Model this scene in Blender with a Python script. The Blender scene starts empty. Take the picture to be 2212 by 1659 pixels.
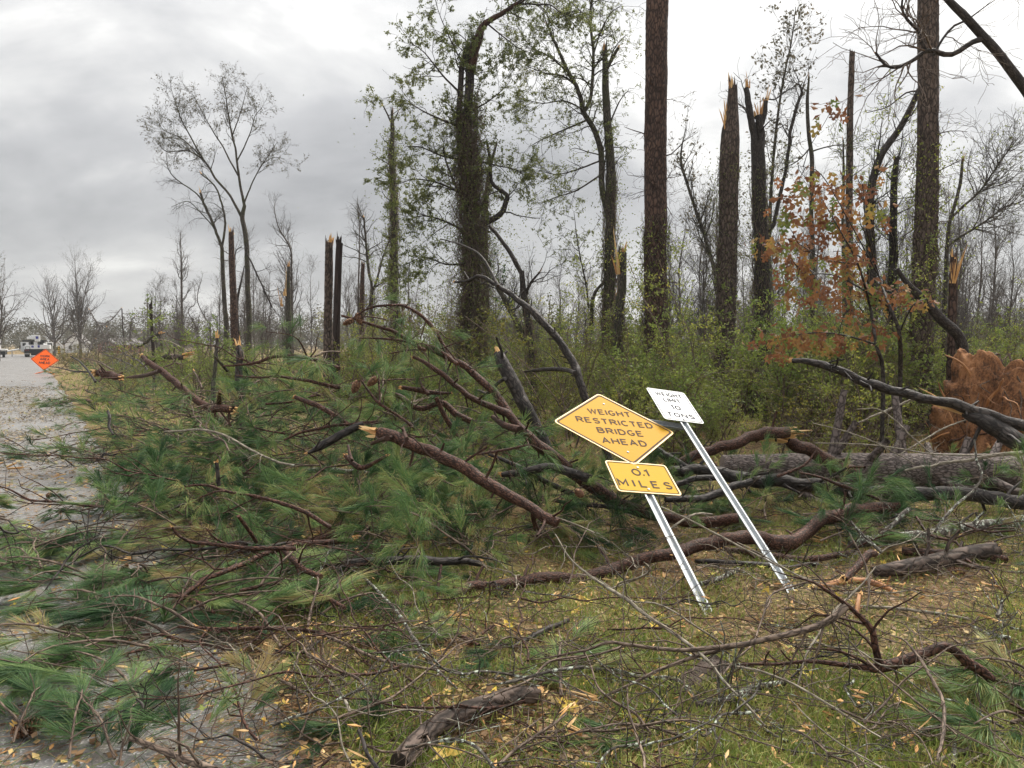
import bpy, math, random
import numpy as np
from mathutils import Vector, Matrix
rad = math.radians
sc = bpy.context.scene
C = sc.collection
RNG = np.random.default_rng(7)
random.seed(7)

# ------------------------------------------------------------------ camera
CAM = np.array([0.0, 0.0, 1.75]); F = 1661.0; CX, CY = 1106.0, 829.5     # photo measured on a 2212 x 1659 grid
PITCH = math.atan2(-160, 3028)
FW = np.array([0, math.cos(PITCH), math.sin(PITCH)]); UP = np.array([0, -math.sin(PITCH), math.cos(PITCH)])
cd = bpy.data.cameras.new('camera'); cam = bpy.data.objects.new('camera', cd); C.objects.link(cam)
cd.sensor_width = 36; cd.lens = 36 * 3028 / 4032; cd.clip_end = 5000; cd.clip_start = 0.05
cam.location = CAM; cam.rotation_euler = (rad(90) + PITCH, 0, 0)
sc.camera = cam
sc.view_settings.view_transform = 'Standard'; sc.view_settings.look = 'None'
sc.view_settings.exposure = 1.88; sc.view_settings.gamma = 1.0; sc.view_settings.use_curve_mapping = False
sc.cycles.max_bounces = 4; sc.cycles.diffuse_bounces = 2; sc.cycles.glossy_bounces = 1; sc.cycles.transmission_bounces = 2
sc.cycles.use_adaptive_sampling = True; sc.cycles.adaptive_threshold = 0.015
sc.cycles.transparent_max_bounces = 8; sc.cycles.use_denoising = True; sc.cycles.denoising_prefilter = "ACCURATE"
sc.cycles.volume_bounces = 0

# ------------------------------------------------------------------ sky and sun
SUN_AZ, SUN_EL = rad(38), rad(52)            # azimuth measured to the right of the view direction
w = bpy.data.worlds.new('World'); sc.world = w; w.use_nodes = True
nt = w.node_tree; nt.nodes.clear()

class NT:
    """tiny helper round a node tree"""
    def __init__(s, nt): s.nt = nt
    def n(s, typ, ins=None, **props):
        nd = s.nt.nodes.new(typ)
        for k, v in props.items(): setattr(nd, k, v)
        for k, v in (ins or {}).items():
            sock = nd.inputs[k]
            if hasattr(v, 'is_linked') or hasattr(v, 'links'): s.nt.links.new(v, sock)
            else: sock.default_value = v
        return nd
    def math(s, op, a, b=0.0, c=0.0, clamp=False):
        nd = s.n('ShaderNodeMath', {0: a, 1: b, 2: c}, operation=op); nd.use_clamp = clamp
        return nd.outputs[0]
    def mix(s, f, a, b, blend='MIX'):
        nd = s.n('ShaderNodeMix', data_type='RGBA', blend_type=blend)
        for i, v in ((0, f), (6, a), (7, b)):
            if hasattr(v, 'links'): s.nt.links.new(v, nd.inputs[i])
            else: nd.inputs[i].default_value = v if i == 0 else (tuple(v) + (1,))[:4]
        return nd.outputs[2]
    def ramp(s, f, stops, interp='LINEAR'):
        nd = s.n('ShaderNodeValToRGB'); nd.color_ramp.interpolation = interp
        e = nd.color_ramp.elements
        while len(e) < len(stops): e.new(0.5)
        for el, (p, c) in zip(e, stops):
            el.position = p; el.color = (tuple(c) + (1,))[:4] if hasattr(c, '__len__') else (c, c, c, 1)
        s.nt.links.new(f, nd.inputs[0]); return nd.outputs[0]
    def noise(s, vec, scale, detail=4, rough=.55, dist=0.0, dims='3D'):
        ins = {'Scale': scale, 'Detail': detail, 'Roughness': rough, 'Distortion': dist}
        if vec is not None: ins['Vector'] = vec
        return s.n('ShaderNodeTexNoise', ins, noise_dimensions=dims).outputs['Fac']
    def vor(s, vec, scale, feature='F1', out='Distance', rnd=1.0):
        return s.n('ShaderNodeTexVoronoi', {'Vector': vec, 'Scale': scale, 'Randomness': rnd}, feature=feature).outputs[out]
    def scale(s, vec, v):
        nd = s.n('ShaderNodeVectorMath', {0: vec, 1: v}, operation='MULTIPLY'); return nd.outputs[0]

W = NT(nt)
tc = W.n('ShaderNodeTexCoord').outputs['Generated']
sep = W.n('ShaderNodeSeparateXYZ', {0: tc})
el = W.math('MAXIMUM', sep.outputs[2], 0.0)
den = W.math('ADD', el, 0.42)
cu = W.math('DIVIDE', sep.outputs[0], den); cv = W.math('DIVIDE', sep.outputs[1], den)
uv = W.n('ShaderNodeCombineXYZ', {0: cu, 1: cv, 2: 3.7}).outputs[0]
big = W.noise(W.scale(uv, (1.15, 1.45, 1)), 1.0, 5, .52, .3)
mid = W.noise(W.scale(uv, (2.6, 3.6, 1)), 1.0, 6, .58, .3)
cl = W.math('ADD', W.math('MULTIPLY', big, .62), W.math('MULTIPLY', mid, .38))
cloud = W.ramp(cl, [(.36, (.41, .415, .43)), (.455, (.58, .585, .60)), (.525, (.80, .80, .80)), (.60, (1.2, 1.19, 1.16))])
sky = W.n('ShaderNodeTexSky', sky_type='NISHITA'); sky.sun_disc = False
sky.sun_elevation = SUN_EL; sky.sun_rotation = SUN_AZ
skyc = W.scale(sky.outputs[0], (.3, .3, .3))
cloud10 = W.scale(cloud, (2.74, 2.72, 2.67))
col = W.mix(.93, skyc, cloud10)
# overcast sky: the zenith is about three times as bright as the horizon; brighter where the sun stands behind the cloud
grad = W.math('MULTIPLY_ADD', el, 1.2, .80)
sd = (math.sin(SUN_AZ) * math.cos(SUN_EL), math.cos(SUN_AZ) * math.cos(SUN_EL), math.sin(SUN_EL))
dt = W.n('ShaderNodeVectorMath', {0: tc, 1: sd}, operation='DOT_PRODUCT').outputs['Value']
glow = W.math('POWER', W.math('MAXIMUM', dt, 0.0), 10.0)
grad = W.math('MULTIPLY', grad, W.math('MULTIPLY_ADD', glow, .22, 1.0))
bg = W.n('ShaderNodeBackground', {'Strength': .1})
mul = W.n('ShaderNodeVectorMath', {0: col}, operation='SCALE'); nt.links.new(grad, mul.inputs['Scale'])
nt.links.new(mul.outputs[0], bg.inputs['Color'])
nt.links.new(bg.outputs[0], W.n('ShaderNodeOutputWorld').inputs[0])

ld = bpy.data.lights.new('sun', 'SUN'); ld.energy = 1.5; ld.angle = rad(26); ld.color = (1, .94, .84)
sun = bpy.data.objects.new('sun', ld); C.objects.link(sun)
sun.rotation_euler = Vector(sd).to_track_quat('Z', 'Y').to_euler()
sun.location = (30, 40, 40)

# ------------------------------------------------------------------ helpers: place
Z = {'full': (0, 0, 1), 'z1': (0, 493.8, .248), 'z2': (274.3, 109.7, .3968), 'z3': (822.9, 0, .4961), 'z4': (1426.4, 0, .496),
     'z5': (548.6, 630.9, .3306), 'z6': (1152.1, 795.5, .3306), 'z7': (1645.8, 685.8, .3307), 'z8': (0, 822.9, .2976),
     'b1': (0, 1165.2, .2976), 'b2': (603.5, 1165.2, .2976), 'b3': (1206.9, 1165.2, .2976), 'b4': (1591, 1165.2, .2976)}

def ray(x, y): return FW * F + np.array([1., 0, 0]) * (x - CX) - UP * (y - CY)
def P(x, y, d):
    v = ray(x, y); return CAM + v * (d / v[1])

def vnoise(p, seed=0):
    """value noise, p (..., 2 or 3), range 0..1"""
    p = np.asarray(p, float); i = np.floor(p).astype(np.int64); f = p - i; f = f * f * (3 - 2 * f)
    k = p.shape[-1]; out = 0
    for c in range(2 ** k):
        off = [(c >> b) & 1 for b in range(k)]
        h = np.full(p.shape[:-1], seed * 374761393 + 12345, np.int64); wgt = 1.0
        for b in range(k):
            h = (h ^ ((i[..., b] + off[b]) * (668265263, 2246822519, 3266489917)[b])) * 1274126177 & 0x7fffffff
            wgt = wgt * (f[..., b] if off[b] else 1 - f[..., b])
        h = (h ^ (h >> 15)) * 2654435761 & 0x7fffffff; h = h ^ (h >> 13)
        out = out + wgt * (h & 0xffff) / 65535.0
    return out
def fbm(p, o=3, seed=0):
    p = np.asarray(p, float); a, t, s = 0.5, 0, 0
    for k in range(o):
        t = t + a * vnoise(p * 2 ** k, seed + k); s += a; a *= .5
    return t / s
def sstep(a, b, x):
    t = np.clip((x - a) / (b - a), 0, 1); return t * t * (3 - 2 * t)

RU = np.array([-.5299, .8481]); RN = np.array([.8481, .5299]); RE = np.array([-.87, 3.2]); ROADW = 6.8
def sdist(x, y): return (np.asarray(x) - RE[0]) * RN[0] + (np.asarray(y) - RE[1]) * RN[1]
def terr(x, y):
    x = np.asarray(x, float); y = np.asarray(y, float); s = sdist(x, y)
    z = -.17 * sstep(.1, 3.6, s) - .10 * sstep(ROADW + .2, ROADW + 3, -s)
    q = np.stack([x, y], -1)
    onroad = (1 - sstep(-.15, .1, s)) * (1 - sstep(ROADW - .1, ROADW + .2, -s))
    amp = sstep(.0, 1.5, np.maximum(s, -s - ROADW))
    z = z + amp * ((fbm(q * 1.3, 3, 3) - .5) * .12 + (fbm(q * .12, 2, 9) - .5) * .25 * sstep(7, 14, np.abs(s)))
    return z - .035 * onroad - .004
_LX, _LY, _LS = -16., 0., .08
_LT = terr(*np.meshgrid(_LX + np.arange(420) * _LS, _LY + np.arange(340) * _LS))
def tz(x, y):
    u_, v_ = (x - _LX) / _LS, (y - _LY) / _LS
    if 0 <= u_ < 418 and 0 <= v_ < 338:
        i_, j_ = int(u_), int(v_); a_, b_ = u_ - i_, v_ - j_
        return float((_LT[j_, i_] * (1 - a_) + _LT[j_, i_ + 1] * a_) * (1 - b_) + (_LT[j_ + 1, i_] * (1 - a_) + _LT[j_ + 1, i_ + 1] * a_) * b_)
    return float(terr(x, y))
def G(x, y, lift=0.0):
    """where the view ray through a pixel meets the ground (raised by lift)"""
    v = ray(x, y); v = v / v[1]; d = 8.0
    if y <= 752: return P(x, y, 120)
    for _ in range(22):
        p = CAM + v * d
        zt = tz(p[0], p[1]) + lift
        nd = (zt - CAM[2]) / v[2]
        d = .5 * d + .5 * min(max(nd, .8), 160)
    return CAM + v * d

def unz(reg, pts):
    ox, oy, s = Z[reg]; return [((ox + p[0] * s, oy + p[1] * s) + tuple(p[2:])) for p in pts]

# ------------------------------------------------------------------ helpers: mesh
class Geo:
    def __init__(s): s.v = []; s.f = []; s.uv = []; s.t = []; s.n = 0; s.hasuv = False
    def add(s, v, faces, tint=.5, uvs=None):
        v = np.asarray(v, float).reshape(-1, 3)
        fl = faces if isinstance(faces, (list, tuple)) and len(faces) and isinstance(faces[0], np.ndarray) and faces[0].ndim == 2 else [np.asarray(faces)]
        if uvs is not None and not isinstance(uvs, (list, tuple)): uvs = [uvs]
        for k, f in enumerate(fl):
            if f.size == 0: continue
            s.f.append(f.astype(np.int64) + s.n)
            if uvs is not None: s.uv.append(np.asarray(uvs[k], float).reshape(-1, 2)); s.hasuv = True
            else: s.uv.append(np.zeros((f.size, 2)))
        t = np.broadcast_to(np.asarray(tint, float), (len(v),)) if np.ndim(tint) <= 1 else np.asarray(tint).ravel()
        s.v.append(v); s.t.append(np.array(t)); s.n += len(v)
        return s
    def merge(s, o, M=None, tint_shift=0.0):
        if not o.v: return s
        v = np.concatenate(o.v); 
        if M is not None: v = v @ M[:3, :3].T + M[:3, 3]
        for f in o.f: s.f.append(f + s.n)
        s.uv += o.uv; s.hasuv |= o.hasuv
        s.v.append(v); s.t.append(np.concatenate(o.t) + tint_shift); s.n += len(v)
        return s
    def mesh(s, name, mat, origin=(0, 0, 0), smooth=True):
        me = bpy.data.meshes.new(name)
        if s.v:
            v = np.concatenate(s.v) - np.asarray(origin, float)
            me.vertices.add(len(v)); me.vertices.foreach_set('co', v.astype(np.float32).ravel())
            li = np.concatenate([f.ravel() for f in s.f]); cnt = np.concatenate([np.full(len(f), f.shape[1]) for f in s.f])
            me.loops.add(len(li)); me.loops.foreach_set('vertex_index', li.astype(np.int32))
            me.polygons.add(len(cnt)); me.polygons.foreach_set('loop_start', (np.cumsum(cnt) - cnt).astype(np.int32))
            if s.hasuv:
                u = me.uv_layers.new(name='UVMap'); u.data.foreach_set('uv', np.concatenate(s.uv).astype(np.float32).ravel())
            a = me.attributes.new('tint', 'FLOAT', 'POINT'); a.data.foreach_set('value', np.concatenate(s.t).astype(np.float32))
            me.update(calc_edges=True)
            me.polygons.foreach_set('use_smooth', np.full(len(cnt), smooth))
        if mat: me.materials.append(mat)
        return me

def norm(v):
    v = np.asarray(v, float); return v / np.maximum(np.linalg.norm(v, axis=-1, keepdims=True), 1e-9)

def catmull(pts, step):
    p = np.asarray(pts, float)
    if len(p) == 2: p = np.stack([p[0], (p[0] + p[1]) / 2, p[1]])
    a = np.vstack([2 * p[0] - p[1], p, 2 * p[-1] - p[-2]]); out = []
    for i in range(1, len(a) - 2):
        L = np.linalg.norm(a[i + 1, :3] - a[i, :3]); n = max(2, int(math.ceil(L / step)))
        t = np.linspace(0, 1, n, endpoint=False)[:, None]
        out.append(.5 * (2 * a[i] + (a[i + 1] - a[i - 1]) * t + (2 * a[i - 1] - 5 * a[i] + 4 * a[i + 1] - a[i + 2]) * t ** 2 + (3 * a[i] - a[i - 1] - 3 * a[i + 1] + a[i + 2]) * t ** 3))
    out.append(p[-1:]); return np.vstack(out)

def frames(path):
    T = norm(np.gradient(path, axis=0)); n = len(path)
    ref = np.array([0, 0, 1.]) if abs(T[0][2]) < .9 else np.array([1., 0, 0])
    A = np.zeros_like(path); A[0] = norm(np.cross(T[0], ref))
    for i in range(1, n): A[i] = norm(A[i - 1] - T[i] * (A[i - 1] @ T[i]))
    return T, A, np.cross(T, A)

def plates(u, v, seed):
    """distance to the nearest crack between bark plates, u and v in plate units"""
    cu, cv = np.floor(u), np.floor(v); d1 = np.full(u.shape, 9.); d2 = d1.copy(); hid = np.zeros(u.shape)
    for a in (-1, 0, 1):
        for b in (-1, 0, 1):
            i, j = cu + a, cv + b
            h = np.sin(i * 127.1 + j * 311.7 + seed) * 43758.5453; h = h - np.floor(h)
            g = np.sin(i * 269.5 + j * 183.3 + seed) * 43758.5453; g = g - np.floor(g)
            d = np.hypot(u - i - h, v - j - g)
            near = d < d1; d2 = np.where(near, d1, np.minimum(d2, d)); hid = np.where(near, h, hid); d1 = np.where(near, d, d1)
    return d2 - d1, hid

def tube(geo, path, R, sides=8, lump=.06, seed=0, plate=None, tint=.5, caps=True):
    path = np.asarray(path, float); R = np.asarray(R, float); n = len(path)
    T, A, B = frames(path)
    an = np.linspace(0, 2 * np.pi, sides, endpoint=False)
    L = np.concatenate([[0], np.cumsum(np.linalg.norm(np.diff(path, axis=0), axis=1))])
    ring = A[:, None] * np.cos(an)[None, :, None] + B[:, None] * np.sin(an)[None, :, None]
    rr = np.repeat(R[:, None], sides, 1)
    q = np.stack([np.broadcast_to(np.cos(an) * 1.3, rr.shape), np.broadcast_to(np.sin(an) * 1.3, rr.shape), np.broadcast_to((L / np.maximum(R.mean(), .004) * .35)[:, None], rr.shape)], -1)
    rr = rr * (1 + lump * 2 * (fbm(q + seed * 7.3, 2, seed) - .5))
    tt = np.full(rr.shape, tint, float)
    if plate:
        pu, pv, dep = plate
        circ = max(6, int(round(2 * np.pi * R.mean() / pu)))
        U = np.broadcast_to(an / (2 * np.pi) * circ, rr.shape); V = np.broadcast_to((L / pv)[:, None], rr.shape)
        wv = fbm(np.stack([U * 1.1, V * 1.1], -1) + seed, 3, seed) - .5
        U2 = U + wv * .9; V2 = V + wv * .9
        e, hid = plates(U2, V2, seed)
        fade = np.minimum(1, np.minimum(an, 2 * np.pi - an) * 8)[None, :]
        rr = rr + dep * (sstep(0, .22, e) - .6 + (hid - .5) * .7) * fade
        tt = np.clip(.15 + .5 * sstep(0, .25, e) + (hid - .5) * .5, 0, 1)
    v = path[:, None] + ring * rr[..., None]
    i = np.arange(n - 1)[:, None] * sides; j = np.arange(sides)[None]; j2 = (j + 1) % sides
    f = np.stack([i + j, i + j2, i + sides + j2, i + sides + j], -1).reshape(-1, 4)
    cu_ = 2 * np.pi * R.mean()
    u0 = np.broadcast_to(j / sides * cu_, (n - 1, sides)); u1 = np.broadcast_to((j + 1) / sides * cu_, (n - 1, sides))
    v0 = np.broadcast_to(L[:-1, None], (n - 1, sides)); v1 = np.broadcast_to(L[1:, None], (n - 1, sides))
    uv = np.stack([np.stack([u0, v0], -1), np.stack([u1, v0], -1), np.stack([u1, v1], -1), np.stack([u0, v1], -1)], 2)
    geo.add(v.reshape(-1, 3), f, tt.ravel(), uv)
    if caps:
        for e in (0, n - 1):
            base = geo.n - n * sides if e == 0 else geo.n - 1 - sides - (n - 1) * sides - 0
            ringv = v[e]; c = path[e] + (T[e] * R[e] * .15 * (1 if e else -1))
            idx = np.arange(sides); ff = np.stack([idx, (idx + 1) % sides, np.full(sides, sides)], -1)
            if e == 0: ff = ff[:, ::-1]
            geo.add(np.vstack([ringv, c]), ff, tint, np.zeros((sides * 3, 2)) + path[e][:2])
    return geo

def tubes(geo, Pn, Rn, sides=3, tint=.5):
    """many thin tubes at once: Pn (n,k,3), Rn (n,k)"""
    if len(Pn) == 0: return geo
    n, k, _ = Pn.shape
    T = norm(np.gradient(Pn, axis=1))
    ref = np.where((np.abs(T[:, :1, 2:]) < .85), np.array([0, 0, 1.]), np.array([1., 0, 0]))
    A = norm(np.cross(T, np.broadcast_to(ref, T.shape))); B = np.cross(T, A)
    an = np.linspace(0, 2 * np.pi, sides, endpoint=False)
    v = Pn[:, :, None] + Rn[:, :, None, None] * (A[:, :, None] * np.cos(an)[None, None, :, None] + B[:, :, None] * np.sin(an)[None, None, :, None])
    b = (np.arange(n) * k * sides)[:, None, None]; i = (np.arange(k - 1) * sides)[None, :, None]; j = np.arange(sides)[None, None]; j2 = (j + 1) % sides
    f = np.stack([b + i + j, b + i + j2, b + i + sides + j2, b + i + sides + j], -1).reshape(-1, 4)
    tn = np.broadcast_to(np.asarray(tint, float).reshape(-1, 1), (n, k * sides)) if np.ndim(tint) else np.full((n, k * sides), tint)
    L = np.concatenate([np.zeros((n, 1)), np.cumsum(np.linalg.norm(np.diff(Pn, axis=1), axis=2), 1)], 1)
    u0 = np.broadcast_to(j * .03, (n, k - 1, sides)); u1 = u0 + .03
    v0 = np.broadcast_to(L[:, :-1, None], u0.shape); v1 = np.broadcast_to(L[:, 1:, None], u0.shape)
    uv = np.stack([np.stack([u0, v0], -1), np.stack([u1, v0], -1), np.stack([u1, v1], -1), np.stack([u0, v1], -1)], 3)
    geo.add(v.reshape(-1, 3), f, tn.ravel(), uv); return geo

def sprout(rng, Pn, Rn, count, t0=.2, t1=1., ang=(30, 60), length=(.3, .6), k=4, up=0., wob=.25, rs=.6, rmin=.002, lt=None, rtip=.3, bias=None):
    """child shoots on parent polylines"""
    n, kk, _ = Pn.shape
    Ls = np.linalg.norm(np.diff(Pn, axis=1), axis=2).sum(1)
    pi = rng.choice(n, count, p=Ls / Ls.sum()); t = rng.uniform(t0, t1, count)
    x = t * (kk - 1); i = np.minimum(x.astype(int), kk - 2); fr = (x - i)[:, None]
    base = Pn[pi, i] * (1 - fr) + Pn[pi, i + 1] * fr; tan = norm(Pn[pi, i + 1] - Pn[pi, i])
    r0 = (Rn[pi, i] * (1 - fr[:, 0]) + Rn[pi, i + 1] * fr[:, 0]) * rs
    r0 = np.maximum(r0, rmin)
    q = norm(np.cross(tan, rng.normal(size=(count, 3)))); a = np.radians(rng.uniform(*ang, count))[:, None]
    d = tan * np.cos(a) + q * np.sin(a)
    if bias is not None: d = norm(d + np.asarray(bias))
    ln = rng.uniform(*length, count)
    if lt is not None: ln = ln * (1 - lt * t)
    r0 = np.maximum(np.minimum(r0, ln * .022), rmin)
    out = np.zeros((count, k, 3)); out[:, 0] = base; cur = d
    for s in range(1, k):
        cur = norm(cur + rng.normal(size=(count, 3)) * wob + np.array([0, 0, up]))
        out[:, s] = out[:, s - 1] + cur * (ln / (k - 1))[:, None]
    Rr = np.maximum(r0[:, None] * np.linspace(1, rtip, k)[None], rmin)
    return out, Rr

def leaves(geo, rng, pos, size, fold=.25, droop=0., tint=None, aspect=.5, dirs=None):
    """simple pointed leaves, 2 triangles folded along the midrib"""
    n = len(pos)
    if n == 0: return geo
    d = norm(rng.normal(size=(n, 3)) + (0 if dirs is None else dirs * 1.5) + np.array([0, 0, -droop])); q = norm(np.cross(d, rng.normal(size=(n, 3)))); nn = np.cross(d, q)
    s = (rng.uniform(.65, 1.25, n) * size)[:, None]
    v = np.stack([pos, pos + d * s * .5 + q * s * aspect * .5 + nn * s * fold * .3, pos + d * s, pos + d * s * .5 - q * s * aspect * .5 + nn * s * fold * .3], 1)
    b = (np.arange(n) * 4)[:, None]
    f = np.concatenate([b + np.array([[0, 1, 2]]), b + np.array([[0, 2, 3]])])
    tt = rng.uniform(0, 1, n) if tint is None else tint
    geo.add(v.reshape(-1, 3), f, np.repeat(tt, 4)); return geo

def needles(geo, rng, base, d, length=.19, width=.0022, spread=.4, droop=.12, tint=None):
    """pine needles, one bent sliver each: base (n,3), d (n,3)"""
    n = len(base); d = norm(d + rng.normal(size=(n, 3)) * spread)
    L = (rng.uniform(.7, 1.1, n) * length)[:, None]
    q = norm(np.cross(d, rng.normal(size=(n, 3)))) * width * .5
    m = base + d * L * .55; d2 = norm(d + np.array([0, 0, -droop]) * rng.uniform(.2, 2, (n, 1))); tp = m + d2 * L * .45
    v = np.stack([base - q * .7, base + q * .7, m + q, m - q, tp], 1); b = (np.arange(n) * 5)[:, None]
    tt = rng.uniform(0, 1, n) if tint is None else tint
    geo.add(v.reshape(-1, 3), [b + np.array([[0, 1, 2, 3]]), b + np.array([[3, 2, 4]])], np.repeat(tt, 5)); return geo

def tuft(geo, rng, tip, d, n=60, length=.19, back=.12, width=.0022, tint=.5, droop=.12, open_=.45):
    """a brush of needles round the end of a shoot"""
    t = rng.uniform(0, 1, n) ** .8
    base = tip - d * (back * (1 - t))[:, None]
    rnd = norm(np.cross(np.broadcast_to(d, (n, 3)), rng.normal(size=(n, 3))))
    op = open_ * (1.25 - .85 * t) * rng.uniform(.5, 1.4, n)
    needles(geo, rng, base, d + rnd * op[:, None] * 1.3, length, width, .07, droop, np.clip(tint + rng.normal(size=n) * .16, 0, 1))

def splinters(geo, rng, pos, d, r, L, n=12):
    """torn wood at a broken end"""
    d = norm(d); ref = np.array([0, 0, 1.]) if abs(d[2]) < .9 else np.array([1., 0, 0]); a = norm(np.cross(d, ref)); b = np.cross(d, a)
    side = rng.uniform(0, 2 * np.pi)
    for k in range(n):
        th = rng.uniform(0, 2 * np.pi); rho = r * math.sqrt(rng.uniform(0, .85))
        c = pos + (a * math.cos(th) + b * math.sin(th)) * rho - d * r * .5
        ww = r * rng.uniform(.16, .4); w2 = ww * rng.uniform(.35, .8); hh = L * rng.uniform(.25, 1) * (.55 + .45 * math.cos(th - side)) + r * .5
        ph = rng.uniform(0, np.pi); e1 = (a * math.cos(ph) + b * math.sin(ph)) * ww; e2 = (b * math.cos(ph) - a * math.sin(ph)) * w2
        lean = (a * math.cos(th) + b * math.sin(th)) * hh * rng.uniform(-.05, .25)
        top = c + d * hh + lean
        v = np.array([c - e1 - e2, c + e1 - e2, c + e1 + e2, c - e1 + e2, c + d * hh * .7 + lean * .6 - e1 * .8 - e2 * .6, c + d * hh * .6 + lean * .6 + e1 * .8 - e2 * .6, c + d * hh * .62 + lean * .6 + e1 * .7 + e2 * .5, c + d * hh * .72 + lean * .6 - e1 * .7 + e2 * .5, top])
        f4 = np.array([[0, 1, 5, 4], [1, 2, 6, 5], [2, 3, 7, 6], [3, 0, 4, 7]]); f3 = np.array([[4, 5, 8], [5, 6, 8], [6, 7, 8], [7, 4, 8]])
        uv4 = np.tile(np.array([[0, 0], [ww, 0], [ww, hh], [0, hh]]), (4, 1)) + th; uv3 = np.tile(np.array([[0, hh], [ww, hh], [ww * .5, hh * 1.4]]), (4, 1)) + th
        geo.add(v, [f4, f3], rng.uniform(0, 1), [uv4, uv3])
    return geo

def box(geo, c, s, tint=.5, rot=None, bev=0.0):
    c = np.asarray(c, float); hx, hy, hz = np.asarray(s, float) / 2
    v = np.array([[x, y, z] for x in (-hx, hx) for y in (-hy, hy) for z in (-hz, hz)])
    f = np.array([[0, 1, 3, 2], [4, 6, 7, 5], [0, 4, 5, 1], [2, 3, 7, 6], [0, 2, 6, 4], [1, 5, 7, 3]])
    if rot is not None: v = v @ np.asarray(rot).T
    geo.add(v + c, f, tint); return geo

def link(name, me, parent=None, loc=(0, 0, 0), rot=None, scale=None):
    o = bpy.data.objects.new(name, me); C.objects.link(o); o.location = loc
    if rot is not None: o.rotation_euler = rot
    if scale is not None: o.scale = scale if hasattr(scale, '__len__') else (scale,) * 3
    if parent: o.parent = parent
    return o
def tag(o, label, cat, group=None, kind=None):
    o['label'] = label
    if cat: o['category'] = cat
    if group: o['group'] = group
    if kind: o['kind'] = kind
    return o
def empty(name, loc=(0, 0, 0)):
    o = bpy.data.objects.new(name, None); C.objects.link(o); o.location = loc; o.empty_display_size = .2; return o
def copy_tree(o, parent=None):
    c = o.copy(); C.objects.link(c); c.parent = parent
    for ch in list(o.children): copy_tree(ch, c)
    return c

# ------------------------------------------------------------------ materials
def material(name):
    m = bpy.data.materials.new(name); m.use_nodes = True; m.node_tree.nodes.clear()
    t = NT(m.node_tree); b = t.n('ShaderNodeBsdfPrincipled'); o = t.n('ShaderNodeOutputMaterial')
    m.node_tree.links.new(b.outputs[0], o.inputs[0]); return m, t, b, o
def setc(t, b, col, rough=.8, spec=.3, bump=None, bs=.4, bd=.01):
    if hasattr(col, 'links'): t.nt.links.new(col, b.inputs['Base Color'])
    else: b.inputs['Base Color'].default_value = (tuple(col) + (1,))[:4]
    if hasattr(rough, 'links'): t.nt.links.new(rough, b.inputs['Roughness'])
    else: b.inputs['Roughness'].default_value = rough
    b.inputs['Specular IOR Level'].default_value = spec
    if bump is not None:
        bn = t.n('ShaderNodeBump', {'Height': bump, 'Strength': bs, 'Distance': bd}); t.nt.links.new(bn.outputs[0], b.inputs['Normal'])
def attr(t): return t.n('ShaderNodeAttribute', attribute_name='tint').outputs['Fac']
def UVc(t): return t.n('ShaderNodeTexCoord').outputs['UV']
def OBJc(t): return t.n('ShaderNodeTexCoord').outputs['Object']
def ORND(t): return t.n('ShaderNodeObjectInfo').outputs['Random']

MAT = {}
def mk_bark(key, dark, mid_, light, us, vs, lichen=0.0, lichcol=(.27, .30, .25), rough=.8, spec=.25, bd=.012, moss=None, wet=False, ns=(40, 16)):
    m, t, b, o = material(key); uvn = UVc(t); at = attr(t)
    wn = t.n('ShaderNodeTexNoise', {'Vector': uvn, 'Scale': 14.0, 'Detail': 3.0}).outputs['Color']
    warp = t.n('ShaderNodeVectorMath', {0: t.scale(wn, (.05, .05, .05)), 1: uvn}, operation='ADD').outputs[0]
    e = t.vor(t.scale(warp, (us, vs, 1)), 1.0, 'DISTANCE_TO_EDGE')
    crack = t.math('MULTIPLY', e, 4.5, clamp=True)
    n1 = t.noise(t.scale(uvn, (ns[0], ns[1], 1)), 1.0, 5, .65); n2 = t.noise(OBJc(t), 1.7, 3, .5)
    n3 = t.math('MULTIPLY_ADD', at, .35, t.math('MULTIPLY', t.math('ADD', n1, n2), .42))
    c = t.ramp(n3, [(.30, dark), (.50, mid_), (.72, light)])
    c = t.mix(crack, tuple(x * .6 for x in dark), c)
    if moss:
        mn = t.ramp(t.noise(OBJc(t), 2.6, 4, .6), [(.48, 0.), (.62, 1.)]); c = t.mix(t.math('MULTIPLY', mn, .6), c, moss)
    if lichen > 0:
        ln = t.noise(OBJc(t), 22.0, 5, .7, .3); lm = t.ramp(ln, [(.72 - lichen * .34, 0.), (.75 - lichen * .34, 1.)]); c = t.mix(lm, c, lichcol)
    h = t.math('ADD', t.math('MULTIPLY', crack, .7), t.math('MULTIPLY', n1, .6))
    r = t.ramp(n1, [(.3, rough - .22 if wet else rough), (.7, rough)])
    setc(t, b, c, r, spec, h, .75, bd); MAT[key] = m
mk_bark('pine_bark', (.036, .027, .023), (.088, .064, .053), (.150, .113, .095), 15, 6, lichen=.1, bd=.012, ns=(13, 4))
mk_bark('fallen_bark', (.060, .046, .042), (.125, .097, .088), (.20, .165, .152), 30, 12, lichen=.2, bd=.008)
mk_bark('pine_bark_red', (.028, .018, .015), (.072, .043, .034), (.130, .080, .062), 15, 6, bd=.012, ns=(13, 4))
mk_bark('branch_bark', (.020, .011, .008), (.066, .031, .022), (.165, .080, .056), 60, 24, lichen=.05, rough=.75, spec=.2, bd=.005, wet=True)
mk_bark('twig_bark', (.06, .042, .033), (.14, .098, .073), (.27, .205, .16), 60, 12, rough=.75, bd=.002)
mk_bark('dark_bark', (.016, .013, .012), (.035, .029, .027), (.075, .060, .053), 26, 10, lichen=.1, rough=.7, spec=.25, bd=.006, wet=True)
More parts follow.
